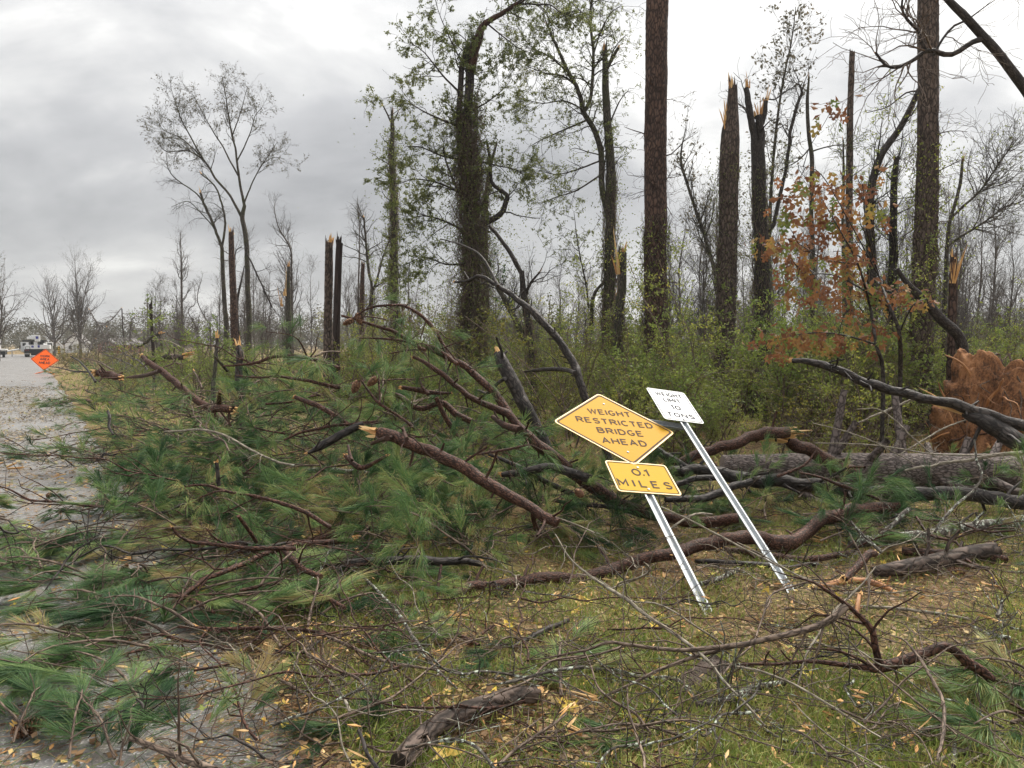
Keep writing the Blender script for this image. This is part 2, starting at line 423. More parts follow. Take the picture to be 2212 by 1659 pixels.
mk_bark('hardwood_bark', (.030, .026, .022), (.070, .060, .050), (.125, .11, .095), 22, 7, lichen=.12, bd=.01, moss=(.055, .06, .025))
mk_bark('lichen_bark', (.05, .042, .036), (.10, .085, .072), (.17, .155, .13), 40, 12, lichen=.5, lichcol=(.40, .44, .37), bd=.004)
mk_bark('pale_twig', (.15, .125, .095), (.25, .215, .165), (.36, .32, .26), 60, 10, lichen=.3, bd=.002)
mk_bark('far_bark', (.085, .074, .068), (.12, .105, .097), (.165, .148, .137), 12, 3, bd=.002)
mk_bark('pole_wood', (.018, .012, .011), (.032, .021, .019), (.06, .04, .034), 50, 1.2, rough=.75, bd=.004)

m, t, b, o = material('raw_wood'); u = UVc(t); at = attr(t)
s1 = t.noise(t.scale(u, (160, 5, 1)), 1.0, 4, .6); s2 = t.noise(OBJc(t), 9., 3)
c = t.ramp(t.math('ADD', t.math('MULTIPLY', s1, .6), t.math('MULTIPLY', at, .4)), [(.22, (.30, .13, .045)), (.45, (.58, .32, .12)), (.62, (.68, .44, .20)), (.8, (.74, .56, .32))])
setc(t, b, c, .7, .3, s1, .5, .004); MAT['raw_wood'] = m
m, t, b, o = material('red_wood'); u = UVc(t); s1 = t.noise(t.scale(u, (90, 4, 1)), 1.0, 4, .6)
setc(t, b, t.ramp(s1, [(.3, (.14, .055, .025)), (.5, (.33, .15, .06)), (.7, (.5, .28, .13))]), .65, .35, s1, .5, .004); MAT['red_wood'] = m

def mk_leaf(key, stops, trans=.3, rough=.55, spec=.3, objvar=.0, fade=None):
    m, t, b, o = material(key); at = attr(t)
    if objvar: at = t.math('ADD', at, t.math('MULTIPLY_ADD', ORND(t), objvar, -objvar / 2))
    c = t.ramp(at, stops); setc(t, b, c, rough, spec)
    tr = t.n('ShaderNodeBsdfTranslucent'); t.nt.links.new(c, tr.inputs[0])
    mx = t.n('ShaderNodeMixShader', {0: trans}); t.nt.links.new(b.outputs[0], mx.inputs[1]); t.nt.links.new(tr.outputs[0], mx.inputs[2]); t.nt.links.new(mx.outputs[0], o.inputs[0])
    MAT[key] = m
mk_leaf('pine_needles', [(.0, (.024, .060, .026)), (.25, (.058, .122, .047)), (.5, (.112, .200, .070)), (.75, (.20, .29, .095)), (.92, (.32, .35, .13)), (1., (.36, .27, .12))], .35, .5, .22, .5)
mk_leaf('green_leaf', [(.0, (.11, .135, .03)), (.4, (.20, .24, .05)), (.75, (.29, .32, .07)), (.93, (.42, .38, .08)), (1., (.52, .40, .08))], .5, .5, .3, .2)
mk_leaf('vine_leaf', [(.0, (.075, .095, .034)), (.5, (.15, .175, .058)), (.85, (.235, .25, .08)), (1., (.34, .28, .10))], .55, .5, .3, .1)
mk_leaf('privet_leaf', [(.0, (.09, .13, .034)), (.5, (.175, .235, .054)), (.85, (.27, .32, .07)), (1., (.42, .38, .08))], .5, .5, .3, .2)
mk_leaf('oak_leaf', [(.0, (.13, .055, .030)), (.35, (.21, .09, .045)), (.6, (.29, .14, .058)), (.78, (.30, .20, .06)), (.9, (.17, .19, .05)), (1., (.12, .16, .04))], .4, .6, .25, .8)
mk_leaf('fallen_leaf', [(.0, (.13, .065, .035)), (.3, (.28, .15, .06)), (.5, (.48, .31, .08)), (.75, (.66, .48, .07)), (.9, (.42, .42, .09)), (1., (.2, .28, .08))], .2, .6, .3, .5)
_nd = [(.0, (.024, .060, .026)), (.25, (.058, .122, .047)), (.5, (.112, .200, .070)), (.75, (.20, .29, .095)), (.92, (.32, .35, .13)), (1., (.36, .27, .12))]; mk_leaf('needle_mass', _nd, .35, .5, .22)
mk_leaf('litter_leaf', [(.0, (.13, .075, .045)), (.35, (.26, .16, .08)), (.6, (.42, .29, .13)), (.85, (.58, .44, .12)), (1., (.40, .40, .12))], .2, .6, .3)
mk_leaf('road_debris', [(.0, (.085, .07, .05)), (.3, (.15, .12, .08)), (.6, (.24, .19, .125)), (.8, (.34, .27, .17)), (1., (.15, .17, .08))], .1, .7, .2)
mk_leaf('oak_mass', [(.0, (.12, .055, .032)), (.5, (.23, .105, .05)), (1., (.30, .18, .06))], .4, .6, .25)
mk_leaf('grass_blade', [(.0, (.12, .185, .040)), (.4, (.22, .28, .06)), (.7, (.35, .35, .105)), (1., (.50, .42, .20))], .3, .5, .3, .1)
mk_leaf('pine_straw', [(.0, (.16, .075, .04)), (.5, (.34, .18, .085)), (1., (.54, .38, .20))], .1, .7, .2)
mk_leaf('far_foliage', [(.0, (.085, .085, .062)), (.5, (.135, .125, .09)), (.8, (.19, .16, .115)), (1., (.25, .20, .10))], .4, .8, .1, .3)
mk_leaf('shrub_leaf', [(.0, (.055, .07, .018)), (.5, (.13, .135, .03)), (1., (.3, .26, .05))], .3, .6, .2, .2)

m, t, b, o = material('cone_scale'); setc(t, b, t.ramp(attr(t), [(0, (.06, .028, .016)), (.6, (.16, .08, .045)), (1, (.3, .17, .09))]), .7); MAT['pine_cone'] = m

# ground: soil, leaf mould, straw and thin turf
m, t, b, o = material('ground_soil'); oc = OBJc(t)
n1 = t.noise(oc, 2.2, 6, .65); n2 = t.noise(oc, 38., 5, .7); n3 = t.noise(oc, .6, 3)
mixf = t.math('ADD', t.math('MULTIPLY', n2, .6), t.math('MULTIPLY', n1, .4))
soil = t.ramp(mixf, [(.34, (.05, .034, .020)), (.45, (.14, .092, .052)), (.55, (.26, .18, .095)), (.66, (.40, .30, .17))])
turf = t.ramp(mixf, [(.3, (.06, .062, .02)), (.5, (.15, .145, .045)), (.7, (.27, .23, .10))])
c = t.mix(t.ramp(n3, [(.46, 0.), (.66, .8)]), soil, turf)
setc(t, b, c, .9, .15, n2, .9, .03); MAT['ground'] = m
m, t, b, o = material('asphalt'); oc = OBJc(t)
g = t.vor(oc, 130., 'F1', 'Color'); gv = t.n('ShaderNodeSeparateColor', {0: g}).outputs[0]
n1 = t.noise(oc, 1.4, 4, .6); n2 = t.noise(oc, 240., 2)
base = t.ramp(gv, [(.0, (.10, .10, .10)), (.6, (.165, .162, .16)), (.9, (.22, .216, .21)), (.97, (.45, .44, .43))])
base = t.mix(t.ramp(n1, [(.35, 0.), (.7, .45)]), base, (.12, .105, .095))
dirt = t.ramp(t.noise(oc, 5., 6, .7), [(.50, 0.), (.66, .65)]); base = t.mix(dirt, base, (.165, .125, .085))
setc(t, b, base, t.ramp(n1, [(.3, .3), (.7, .6)]), .5, t.math('ADD', gv, n2), .35, .004); MAT['asphalt'] = m
m, t, b, o = material('red_clay'); oc = OBJc(t)
n1 = t.noise(oc, 1.9, 7, .72); n2 = t.noise(oc, 30., 4, .7)
setc(t, b, t.ramp(t.math('ADD', t.math('MULTIPLY', n1, .65), t.math('MULTIPLY', n2, .35)), [(.40, (.05, .03, .02)), (.46, (.14, .068, .036)), (.53, (.28, .135, .065)), (.66, (.40, .22, .115))]), .9, .15, n2, .5, .015); MAT['clay'] = m
def plain(key, c, rough=.5, metal=0., spec=.4, dirt=.0, dc=(.1, .08, .05)):
    m, t, b, o = material(key)
    col = c
    if dirt: col = t.mix(t.ramp(t.noise(OBJc(t), 16., 6, .7), [(.52, 0.), (.72, dirt)]), c, dc)
    setc(t, b, col, rough, spec); b.inputs['Metallic'].default_value = metal; MAT[key] = m
plain('sign_yellow', (.47, .248, .006), .6, 0, .12, .16, (.45, .24, .05))
plain('sign_yellow_rim', (.60, .34, .06), .42, 0, .5)
plain('sign_white', (.42, .435, .46), .42, 0, .5, .14, (.5, .5, .48))
plain('plate_yellow', (.48, .285, .004), .6, 0, .12, .12, (.4, .25, .04))
plain('sign_ink', (.085, .062, .05), .8, 0, .1)
plain('sign_ink_black', (.035, .035, .04), .8, 0, .1)
m, t, b, o = material('galvanised_steel'); oc = OBJc(t); sp = t.vor(oc, 60., 'F1', 'Color'); sv = t.n('ShaderNodeSeparateColor', {0: sp}).outputs[0]
setc(t, b, t.mix(t.ramp(t.noise(oc, 7., 5, .7), [(.55, 0.), (.75, .5)]), t.ramp(sv, [(0, (.27, .295, .315)), (1, (.40, .425, .445))]), (.33, .32, .30)), t.ramp(sv, [(0, .42), (1, .6)]), .5); b.inputs['Metallic'].default_value = .15; MAT['steel'] = m
m, t, b, o = material('sign_orange'); setc(t, b, (.95, .13, .008), .6, .3); MAT['sign_orange'] = m
plain('orange_rim', (.8, .22, .07), .6); plain('black_paint', (.012, .012, .013), .5); plain('white_paint', (.72, .73, .74), .4, dirt=.2, dc=(.4, .38, .35))
plain('grey_paint', (.3, .3, .3), .5); plain('blue_paint', (.05, .06, .28), .4); plain('red_lens', (.35, .02, .02), .3); plain('tyre', (.02, .02, .02), .85)
plain('dark_glass', (.03, .035, .04), .08, 0, .6); plain('roof_grey', (.18, .17, .165), .85); plain('chrome', (.6, .6, .6), .25, .9); plain('brick_red', (.25, .11, .08), .85); plain('marker_yellow', (.75, .42, .03), .5)

# ================================================================== THE SETTING
# ground: one sheet, fine near the camera and coarse to the horizon
def axis(lo, hi, fine_lo, fine_hi, st):
    a = list(np.arange(fine_lo, fine_hi, st)); x, s = fine_lo, st
    while x > lo: s *= 1.22; x -= s; a.insert(0, x)
    x, s = fine_hi, st
    while x < hi: s *= 1.22; x += s; a.append(x)
    return np.array(a)
gx = axis(-1500, 1500, -7, 8, .09); gy = axis(-300, 2200, 1.2, 13, .09)
XX, YY = np.meshgrid(gx, gy); ZZ = terr(XX, YY)
nx, ny = len(gx), len(gy)
i = np.arange(ny - 1)[:, None] * nx; j = np.arange(nx - 1)[None]
g = Geo(); g.add(np.stack([XX, YY, ZZ], -1), np.stack([i + j, i + j + 1, i + nx + j + 1, i + nx + j], -1).reshape(-1, 4))
tag(link('ground', g.mesh('ground', MAT['ground'])), 'grassy roadside ground strewn with leaf litter', None, None, 'structure')
# road with a ragged edge
ts = np.concatenate([np.arange(-14, 30, .12), np.linspace(30, 138, 90)]); cs = np.linspace(0, 1, 12)
edge = (vnoise(np.stack([ts * 1.7, ts * 0], -1), 5) - .5) * .16 + (vnoise(np.stack([ts * 6, ts * 0], -1), 6) - .5) * .07
sx = -(ROADW) + (ROADW + edge[:, None]) * cs[None]
px = RE[0] + RU[0] * ts[:, None] + RN[0] * sx; py = RE[1] + RU[1] * ts[:, None] + RN[1] * sx
pz = .006 + .05 * np.sin(np.pi * cs)[None] * np.ones_like(px) - .02 * (cs[None] == 1)
k = len(cs); i = np.arange(len(ts) - 1)[:, None] * k; j = np.arange(k - 1)[None]
g = Geo(); g.add(np.stack([px, py, pz], -1), np.stack([i + j, i + j + 1, i + k + j + 1, i + k + j], -1).reshape(-1, 4))
tag(link('road', g.mesh('road', MAT['asphalt'])), 'pale worn asphalt road under storm litter', None, None, 'structure')
def surf(x, y):
    s = float(sdist(x, y)); z = tz(x, y)
    if -ROADW < s < 0: z = max(z, .006 + .05 * math.sin(math.pi * (1 + s / ROADW)))
    return z

# ================================================================== TREES
def trunk_obj(name, geo_path, R, mat, parent, sides, plate=None, seed=0, lump=.05, step=None):
    g = Geo(); tube(g, geo_path, R, sides, lump, seed, plate); return g

def to3(pts, d, reg, ground_base=False):
    """pixel trace -> 3-D polyline and radii; pts (zx, zy, diameter[, depth offset])"""
    sz = Z[reg][2]; out = []; rr = []
    for p in unz(reg, pts):
        dd = d + (p[3] if len(p) > 3 else 0)
        out.append(P(p[0], p[1], dd)); rr.append(p[2] * sz / F * dd / 2)
    return np.array(out), np.array(rr)

def make_tree(name, label, reg, trunk, d, mat='hardwood_bark', limbs=(), cat='tree', group=None, broken=0., sides=12, plate=None,
              tw=None, vines=None, seed=1, raw=(), base_drop=True):
    """trunk is traced from the top down to the lowest visible point; it then runs on into the ground"""
    rng = np.random.default_rng(seed)
    pts, R = to3(trunk, d, reg)
    if base_drop:
        b = pts[-1].copy(); z0 = tz(b[0], b[1]) - .15
        if b[2] > z0 + .1:
            pts = np.vstack([pts, [b[0] + (b[0] - pts[-2][0]) * .1, b[1], (b[2] * .4 + z0 * .6)], [b[0] + (b[0] - pts[-2][0]) * .15, b[1], z0]]); R = np.append(R, [R[-1] * 1.1, R[-1] * 1.35])
    base = pts[-1] + np.array([0, 0, .15])
    root = empty(name, base); tag(root, label, cat, group)
    H = np.linalg.norm(np.diff(pts, axis=0), axis=1).sum()
    st = .06 if plate else max(.12, H / 60)
    full = catmull(np.column_stack([pts, R]), st)
    wob = (fbm(np.stack([full[:, 2] * 1.1, full[:, 2] * 0 + seed], -1), 2, seed) - .5) * R.mean() * (.1 if plate else .5)
    full[:, 0] += wob
    g = Geo(); tube(g, full[:, :3], full[:, 3], sides, .07, seed, plate)
    link('trunk', g.mesh('trunk', MAT[mat], base), root)
    allP = [full[:, :3]]; allR = [full[:, 3]]
    if broken:
        g = Geo(); dirn = norm(pts[0] - pts[1]); splinters(g, rng, pts[0] - dirn * R[0] * .3, dirn, R[0] * .92, broken * rng.uniform(.7, 1.25), int(rng.integers(6, 12)))
        link('broken_top', g.mesh('broken_top', MAT['raw_wood'], base, False), root)
        g = Geo(); n_ = 11; a0_ = rng.uniform(0, 6.28); hs = np.abs(np.cos(np.linspace(0, np.pi, n_) + a0_)) * rng.uniform(.3, 1.2, n_) * broken * .65 + R[0] * .3
        for q in range(n_):
            t0, t1, tm = q / n_ * 6.283, (q + 1.15) / n_ * 6.283, (q + rng.uniform(.2, .9)) / n_ * 6.283; u3 = lambda a_, k_: np.array([math.cos(a_), math.sin(a_), 0]) * R[0] * k_; b0 = pts[0] - dirn * R[0] * .5
            g.add(np.array([b0 + u3(t0, 1.02), b0 + u3(t1, 1.02), b0 + u3(tm, 1.03) + dirn * hs[q], b0 + u3(t0, .86), b0 + u3(t1, .86), b0 + u3(tm, .92) + dirn * hs[q] * .95]), [np.array([[0, 1, 2], [4, 3, 5]]), np.array([[0, 2, 5, 3], [1, 4, 5, 2]])], .4)
        link('torn_bark', g.mesh('torn_bark', MAT[mat], base, False), root)
    for L in limbs:
        lp, lr = to3(L['p'], d, L.get('reg', reg))
        lf = catmull(np.column_stack([lp, lr]), max(.1, st))
        n = len(lf); lf[:, :3] += (fbm(np.stack([np.arange(n)[:, None] * .35 + np.array([0, 40, 80]), np.full((n, 3), seed + .5)], -1), 2, seed) - .5) * lr.mean() * 1.2 * np.minimum(1, np.arange(n) / 3)[:, None]
        g = Geo(); tube(g, lf[:, :3], lf[:, 3], max(6, sides - 4), .08, seed + 3)
        lo = link('limb', g.mesh('limb', MAT[L.get('mat', mat)], base), root)
        if L.get('broken'):
            g = Geo(); dirn = norm(lp[-1] - lp[-2]); splinters(g, rng, lp[-1], dirn, lr[-1], L['broken'], 8)
            link('torn_end', g.mesh('torn_end', MAT['raw_wood'], base, False), lo)
        if not L.get('bare'): allP.append(lf[:, :3]); allR.append(lf[:, 3])
    for rp in raw:      # split wood on the flank: (zx, zy, half width, length)
        (x, y, w_, ln) = rp; q, r_ = to3([(x, y, w_)], d, reg); g = Geo()
        splinters(g, rng, q[0] - np.array([0, r_[0] * 1.2, 0]), np.array([rng.normal() * .08, -.05, 1.]), r_[0], ln, 9)
        link('split_wood', g.mesh('split_wood', MAT['raw_wood'], base, False), root)
    if tw:
        K = 24; lim = allP[1:] if (len(allP) > 1 and tw.get('limbs_only', True)) else allP; lir = allR[1:] if lim is not allP else allR
        rs = [np.column_stack([np.interp(np.linspace(0, 1, K), np.linspace(0, 1, len(p)), c) for c in p.T]) for p in lim]
        rr = [np.interp(np.linspace(0, 1, K), np.linspace(0, 1, len(p)), p) for p in lir]
        Pn = np.array(rs); Rn = np.array(rr)
        if lim is allP: Pn, Rn = Pn[:, ::-1], Rn[:, ::-1]
        g = Geo(); a0, a1 = tw.get('t', (.3, 1.))
        p1, r1 = sprout(rng, Pn, Rn, tw['n1'], a0, a1, tw.get('ang', (25, 60)), tw['l1'], 6, tw.get('up', .1), .22, .5, .004, tw.get('lt', .3))
        tubes(g, p1, r1, 5)
        p2, r2 = sprout(rng, p1, r1, tw['n2'], .2, 1, (25, 60), tw['l2'], 5, tw.get('up', .1) * .6, .28, .6, .0035); tubes(g, p2, r2, 3)
        ends = [p2]
        if tw.get('n3'):
            p3, r3 = sprout(rng, p2, r2, tw['n3'], .2, 1, (25, 65), tw['l3'], 4, .0, .3, .6, .003); tubes(g, p3, r3, 3); ends.append(p3)
        link('twigs', g.mesh('twigs', MAT[tw.get('mat', mat)], base), root)['kind'] = 'stuff'
        if tw.get('leaf'):
            e = ends[-1]; n = tw['leaf']; pi = rng.integers(0, len(e), n); tt = rng.uniform(.25, 1, n) * (e.shape[1] - 1); ii = np.minimum(tt.astype(int), e.shape[1] - 2); fr = (tt - ii)[:, None]
            pos = e[pi, ii] * (1 - fr) + e[pi, ii + 1] * fr + rng.normal(size=(n, 3)) * tw.get('ls', .06) * .3
            g = Geo(); clump = vnoise(pos * .9, seed)
            leaves(g, rng, pos, tw.get('ls', .06), .3, .4, np.clip(rng.uniform(0, .8, n) * .6 + clump * .5, 0, 1)); link('foliage', g.mesh('foliage', MAT[tw.get('lm', 'vine_leaf')], base, False), root)['kind'] = 'stuff'
    if vines:
        # creeper on the trunk: fine stems and leaves hugging and sticking out
        n = vines['n']; a0, a1 = vines.get('t', (.3, 1)); idx = (rng.uniform(a0, a1, n) ** vines.get('pow', 1.) * (len(full) - 1)).astype(int)
        th = rng.uniform(0, 2 * np.pi, n); out = rng.exponential(vines.get('out', .15), n) + .9 * full[idx, 3]
        pos = full[idx, :3] + np.stack([np.cos(th) * out, np.sin(th) * out, rng.normal(size=n) * .15 - out * .15], -1)
        g = Geo(); leaves(g, rng, pos, vines.get('s', .06), .3, .6, np.clip(vnoise(pos * 1.5, seed) * .7 + rng.uniform(-.2, .4, n), 0, 1)); link('creeper_leaves', g.mesh('creeper_leaves', MAT[vines.get('m', 'vine_leaf')], base, False), root)['kind'] = 'stuff'
        m_ = max(10, n // 14); id0 = (rng.uniform(a0, a1, m_) * (len(full) - 12)).astype(int); st_ = np.zeros((m_, 6, 3)); th0 = rng.uniform(0, 6.28, m_)
        for q in range(6):
            ii = np.clip(id0 + q * 2, 0, len(full) - 1); rr_ = full[ii, 3] * 1.04 + rng.exponential(vines.get('out', .15) * .25, m_); th0 = th0 + rng.normal(size=m_) * .3
            st_[:, q] = full[ii, :3] + np.stack([np.cos(th0) * rr_, np.sin(th0) * rr_, 0 * rr_], -1)
        g = Geo(); tubes(g, st_, np.full((m_, 6), .006), 3); link('creeper_stems', g.mesh('creeper_stems', MAT['twig_bark'], base), root)['kind'] = 'stuff'
    return root

# ---- left group, beyond the pole
make_tree('forked_tree', 'tall forked tree with fine leafy spreading crown, left against the sky', 'z2',
    [(640, 840, 18), (628, 910, 24), (645, 1000, 26), (655, 1200, 27), (665, 1540, 32)], 38, limbs=[
    dict(p=[(628, 912, 16), (560, 790, 13), (480, 690, 12), (420, 600, 10), (330, 545, 6), (220, 550, 4), (170, 505, 2)]),
    dict(p=[(420, 600, 9), (330, 440, 7), (280, 330, 5), (235, 190, 2)]),
    dict(p=[(400, 570, 8), (300, 480, 5), (200, 430, 3), (160, 360, 2)]),
    dict(p=[(640, 845, 16), (610, 700, 13), (595, 560, 11), (565, 430, 9), (545, 290, 6), (520, 150, 2)]),
    dict(p=[(606, 680, 10), (545, 570, 8), (515, 510, 7), (440, 390, 5), (360, 240, 2)]),
    dict(p=[(600, 600, 8), (640, 520, 7), (680, 420, 5), (700, 350, 4), (735, 310, 2)]),
    dict(p=[(575, 460, 7), (620, 330, 5), (655, 200, 2)]),
    dict(p=[(640, 825, 9), (665, 760, 8), (700, 680, 6), (750, 600, 5), (820, 495, 2)]),
    dict(p=[(740, 615, 4), (800, 580, 3), (860, 590, 2)])], seed=11,
    tw=dict(n1=150, l1=(.5, 1.4), n2=700, l2=(.3, .8), n3=1700, l3=(.15, .45), up=.14, t=(.4, 1), leaf=4600, ls=.085, lm='far_foliage'))
make_tree('broken_pine', 'snapped pine trunk with torn orange top, beside the forked tree', 'z2', [(568, 990, 26), (570, 1100, 30), (578, 1300, 36), (585, 1540, 40)], 34, 'pine_bark_red', broken=.55, sides=16, seed=12, plate=(.09, .16, .012), tw=dict(n1=14, l1=(.5, 1.4), n2=50, l2=(.2, .6), t=(.3, .95), ang=(50, 90)))
make_tree('split_tree', 'bare broken tree with split tips, left of the snapped pine', 'z2', [(517, 1070, 20), (520, 1200, 22), (540, 1490, 26)], 36, limbs=[
    dict(p=[(517, 1072, 17), (465, 930, 15), (430, 860, 14), (400, 775, 12)], broken=.4),
    dict(p=[(440, 870, 10), (420, 830, 9), (370, 770, 7), (270, 700, 6), (225, 640, 4), (212, 540, 2)]),
    dict(p=[(517, 1075, 14), (535, 940, 12), (515, 830, 10), (480, 740, 9), (405, 670, 7)], broken=.4),
    dict(p=[(505, 1040, 9), (470, 960, 7), (390, 870, 5), (330, 820, 4), (240, 850, 2)])], seed=13,
    tw=dict(n1=50, l1=(.5, 1.4), n2=220, l2=(.25, .7), n3=300, l3=(.15, .4), up=-.12))
make_tree('thin_dark_tree', 'thin dark bent trunk behind the snapped pine', 'z2', [(640, 1170, 5), (610, 1310, 12), (600, 1400, 16), (607, 1560, 20)], 36, 'dark_bark', seed=14, tw=dict(n1=20, l1=(.6, 1.6), n2=80, l2=(.3, .8)), limbs=[dict(p=[(598, 1400, 10), (590, 1250, 8), (590, 1100, 6), (625, 1070, 4)]), dict(p=[(650, 1100, 8), (700, 1200, 9), (760, 1330, 9), (790, 1400, 10)])])
def bare(name, label, reg, trunk, d, seed, n=1., group=None, mat='far_bark', spread=.16, leaf=0, up=.25):
    pts, R = to3(trunk, d, reg); H = np.linalg.norm(pts[0] - pts[-1])
    return make_tree(name, label, reg, trunk, d, mat, seed=seed, group=group, sides=7,
        tw=dict(n1=int(34 * n), l1=(H * spread, H * spread * 2.3), n2=int(190 * n), l2=(H * .05, H * .13), n3=int(480 * n), l3=(H * .025, H * .07), up=up, t=(.16, 1), lt=.65, ang=(25, 58), limbs_only=False, leaf=leaf, ls=.12, lm='far_foliage'))
bare('bare_tree', 'slender bare tree rising beside the broken dark pole', 'z2', [(290, 985, 2), (295, 1150, 8), (298, 1350, 12), (300, 1600, 16)], 55, 21, 1.2)
bare('bare_tree', 'small bare tree directly behind the broken dark pole', 'z2', [(110, 1310, 2), (112, 1420, 5), (115, 1560, 8)], 85, 22, .8)
bare('bare_tree', 'wide bare crown right of the forked tree, with reaching twigs', 'z2', [(800, 850, 3), (825, 960, 7), (890, 1080, 10), (895, 1200, 11), (900, 1480, 14)], 42, 23, 1.3, spread=.2)
bare('bare_tree', 'tall thin bare tree behind the twin broken posts', 'z2', [(1255, 800, 2), (1265, 1000, 6), (1262, 1200, 9), (1260, 1400, 12)], 45, 24, 1.1)
bare('bare_tree', 'bushy many-stemmed bare tree above the work sign', 'z1', [(650, 225, 2), (665, 500, 6), (680, 700, 10), (690, 900, 14)], 95, 25, 2.2, spread=.33, up=.2)
bare('bare_tree', 'second bare stem beside the many-stemmed tree above the work sign', 'z1', [(800, 300, 2), (745, 550, 6), (715, 720, 9), (705, 900, 13)], 95, 26, 2., spread=.33, up=.2)
bare('bare_tree', 'low wide bare tree behind the utility truck', 'z1', [(390, 440, 2), (430, 650, 7), (460, 800, 14), (470, 950, 26)], 110, 27, 2.2, spread=.4, up=.18)
bare('bare_tree', 'dark bare tree cut by the left picture edge', 'z1', [(-40, 320, 3), (-10, 560, 8), (15, 760, 13), (-10, 1000, 20)], 75, 28, 1.6, spread=.35, leaf=500, up=.15)
bare('bare_tree', 'sapling clump with upright bare stems left of the broken trees', 'z1', [(1760, 420, 3), (1720, 620, 7), (1800, 800, 9), (1830, 850, 10)], 48, 29, 1.1)
bare('bare_tree', 'leaning bare sapling right of the slender bare tree', 'z1', [(1690, 480, 3), (1700, 650, 6), (1640, 720, 8), (1720, 900, 10)], 50, 30, 1.)

# ---- snags in the middle
make_tree('snapped_pine', 'snapped grey pine trunk beside the dark smooth pole', 'z2', [(1100, 1045, 40), (1100, 1200, 44), (1095, 1400, 44), (1095, 1620, 50)], 20, 'pine_bark', broken=.35, sides=20, plate=(.07, .12, .008), seed=31, tw=dict(n1=8, l1=(.2, .5), n2=14, l2=(.1, .3), t=(.3, .9), ang=(60, 90)))
make_tree('split_snag', 'mossy broken snag with a long split of raw wood', 'z2', [(878, 1175, 16), (880, 1300, 24), (880, 1470, 32)], 36, broken=.4, seed=33, raw=[(868, 1330, 22, 2.2), (845, 1390, 12, 1.)], tw=dict(n1=8, l1=(.4, 1.2), n2=30, l2=(.2, .5)))
make_tree('snapped_pine', 'short reddish broken stub among bare stems right of the posts', 'z2', [(1285, 1160, 20), (1280, 1260, 24), (1280, 1390, 28)], 34, 'pine_bark_red', broken=.4, seed=34)
make_tree('forked_snag', 'forked bare snag with snapped tips right of the posts', 'z2', [(1335, 1300, 20), (1330, 1395, 24)], 33, limbs=[dict(p=[(1335, 1300, 16), (1310, 1150, 14), (1300, 1020, 12), (1290, 905, 9)], broken=.25), dict(p=[(1335, 1305, 12), (1360, 1250, 11), (1395, 1120, 9), (1440, 1000, 4)]), dict(p=[(1332, 1310, 10), (1360, 1280, 8), (1390, 1265, 6)])], seed=35, tw=dict(n1=40, l1=(.6, 1.8), n2=160, l2=(.3, .8), n3=160, l3=(.1, .4)))
make_tree('vine_clad_pine', 'thin vine-covered trunk with ragged broken tip, tallest left of the bent tree', 'z2', [(1443, 345, 14), (1445, 420, 24), (1448, 700, 30), (1455, 1000, 36), (1455, 1400, 44)], 26, 'hardwood_bark', broken=.6, limbs=[dict(p=[(1440, 400, 10), (1420, 350, 9), (1392, 295, 7)], broken=.2), dict(p=[(1447, 390, 8), (1470, 350, 6), (1478, 330, 5)], broken=.15)],
    vines=dict(n=2600, out=.22, t=(.06, .95), s=.075), seed=36, sides=14, tw=dict(n1=26, l1=(.5, 1.3), n2=90, l2=(.2, .6), t=(.05, .9), limbs_only=False, ang=(40, 80), leaf=900, ls=.08))
# ---- bent tree
make_tree('bent_tree', 'tall dark vine-draped tree with its snapped top bent over', 'z3',
    [(378, 240, 30), (385, 330, 37), (378, 480, 38), (378, 640, 42), (380, 800, 46), (392, 960, 54), (398, 1100, 54), (398, 1300, 56), (395, 1500, 64)], 19, 'dark_bark', sides=18, limbs=[
    dict(p=[(388, 320, 40), (410, 200, 44), (440, 120, 30), (480, 85, 22), (540, 45, 20), (610, 5, 15), (680, -40, 12)], mat='branch_bark'),
    dict(p=[(440, 110, 10), (520, 70, 10), (600, 20, 9), (680, 20, 7), (740, 22, 6), (790, 60, 5), (850, 45, 3)]),
    dict(p=[(352, 760, 26), (338, 600, 24), (340, 450, 24), (350, 300, 24), (372, 215, 18), (385, 190, 14)]),
    dict(p=[(405, 985, 30), (470, 965, 28), (520, 930, 24), (545, 880, 22), (550, 850, 20), (510, 820, 17), (478, 790, 16), (475, 700, 14), (463, 625, 10)], mat='dark_bark'),
    dict(p=[(380, 900, 14), (320, 800, 10), (280, 690, 7), (270, 640, 4)]),
    dict(p=[(370, 560, 12), (260, 520, 9), (160, 470, 5), (90, 420, 2)]),
    dict(p=[(360, 420, 10), (270, 330, 8), (190, 230, 5), (120, 180, 2)]),
    dict(p=[(380, 330, 8), (330, 230, 6), (270, 100, 4), (240, 20, 2)]),
    dict(p=[(372, 700, 10), (270, 680, 8), (170, 640, 5), (100, 640, 2)]),
    dict(p=[(380, 860, 12), (260, 800, 8), (150, 780, 5), (80, 800, 2)]),
    dict(p=[(385, 1020, 12), (270, 960, 8), (180, 940, 5), (110, 960, 2)]),
    dict(p=[(390, 1150, 12), (280, 1150, 8), (190, 1120, 5), (90, 1160, 2)]),
    dict(p=[(460, 100, 8), (520, 150, 6), (600, 210, 4), (650, 230, 2)]),
    dict(p=[(400, 480, 8), (470, 440, 6), (540, 380, 3), (570, 340, 2)]),
    dict(p=[(420, 700, 8), (500, 720, 6), (590, 740, 4), (650, 780, 2)])],
    tw=dict(n1=240, l1=(.35, 1.1), n2=1000, l2=(.15, .55), n3=1500, l3=(.1, .3), up=-.06, t=(.25, 1), leaf=34000, ls=.058, mat='dark_bark'),
    vines=dict(n=16000, out=.55, t=(.12, 1.), s=.055), seed=41)
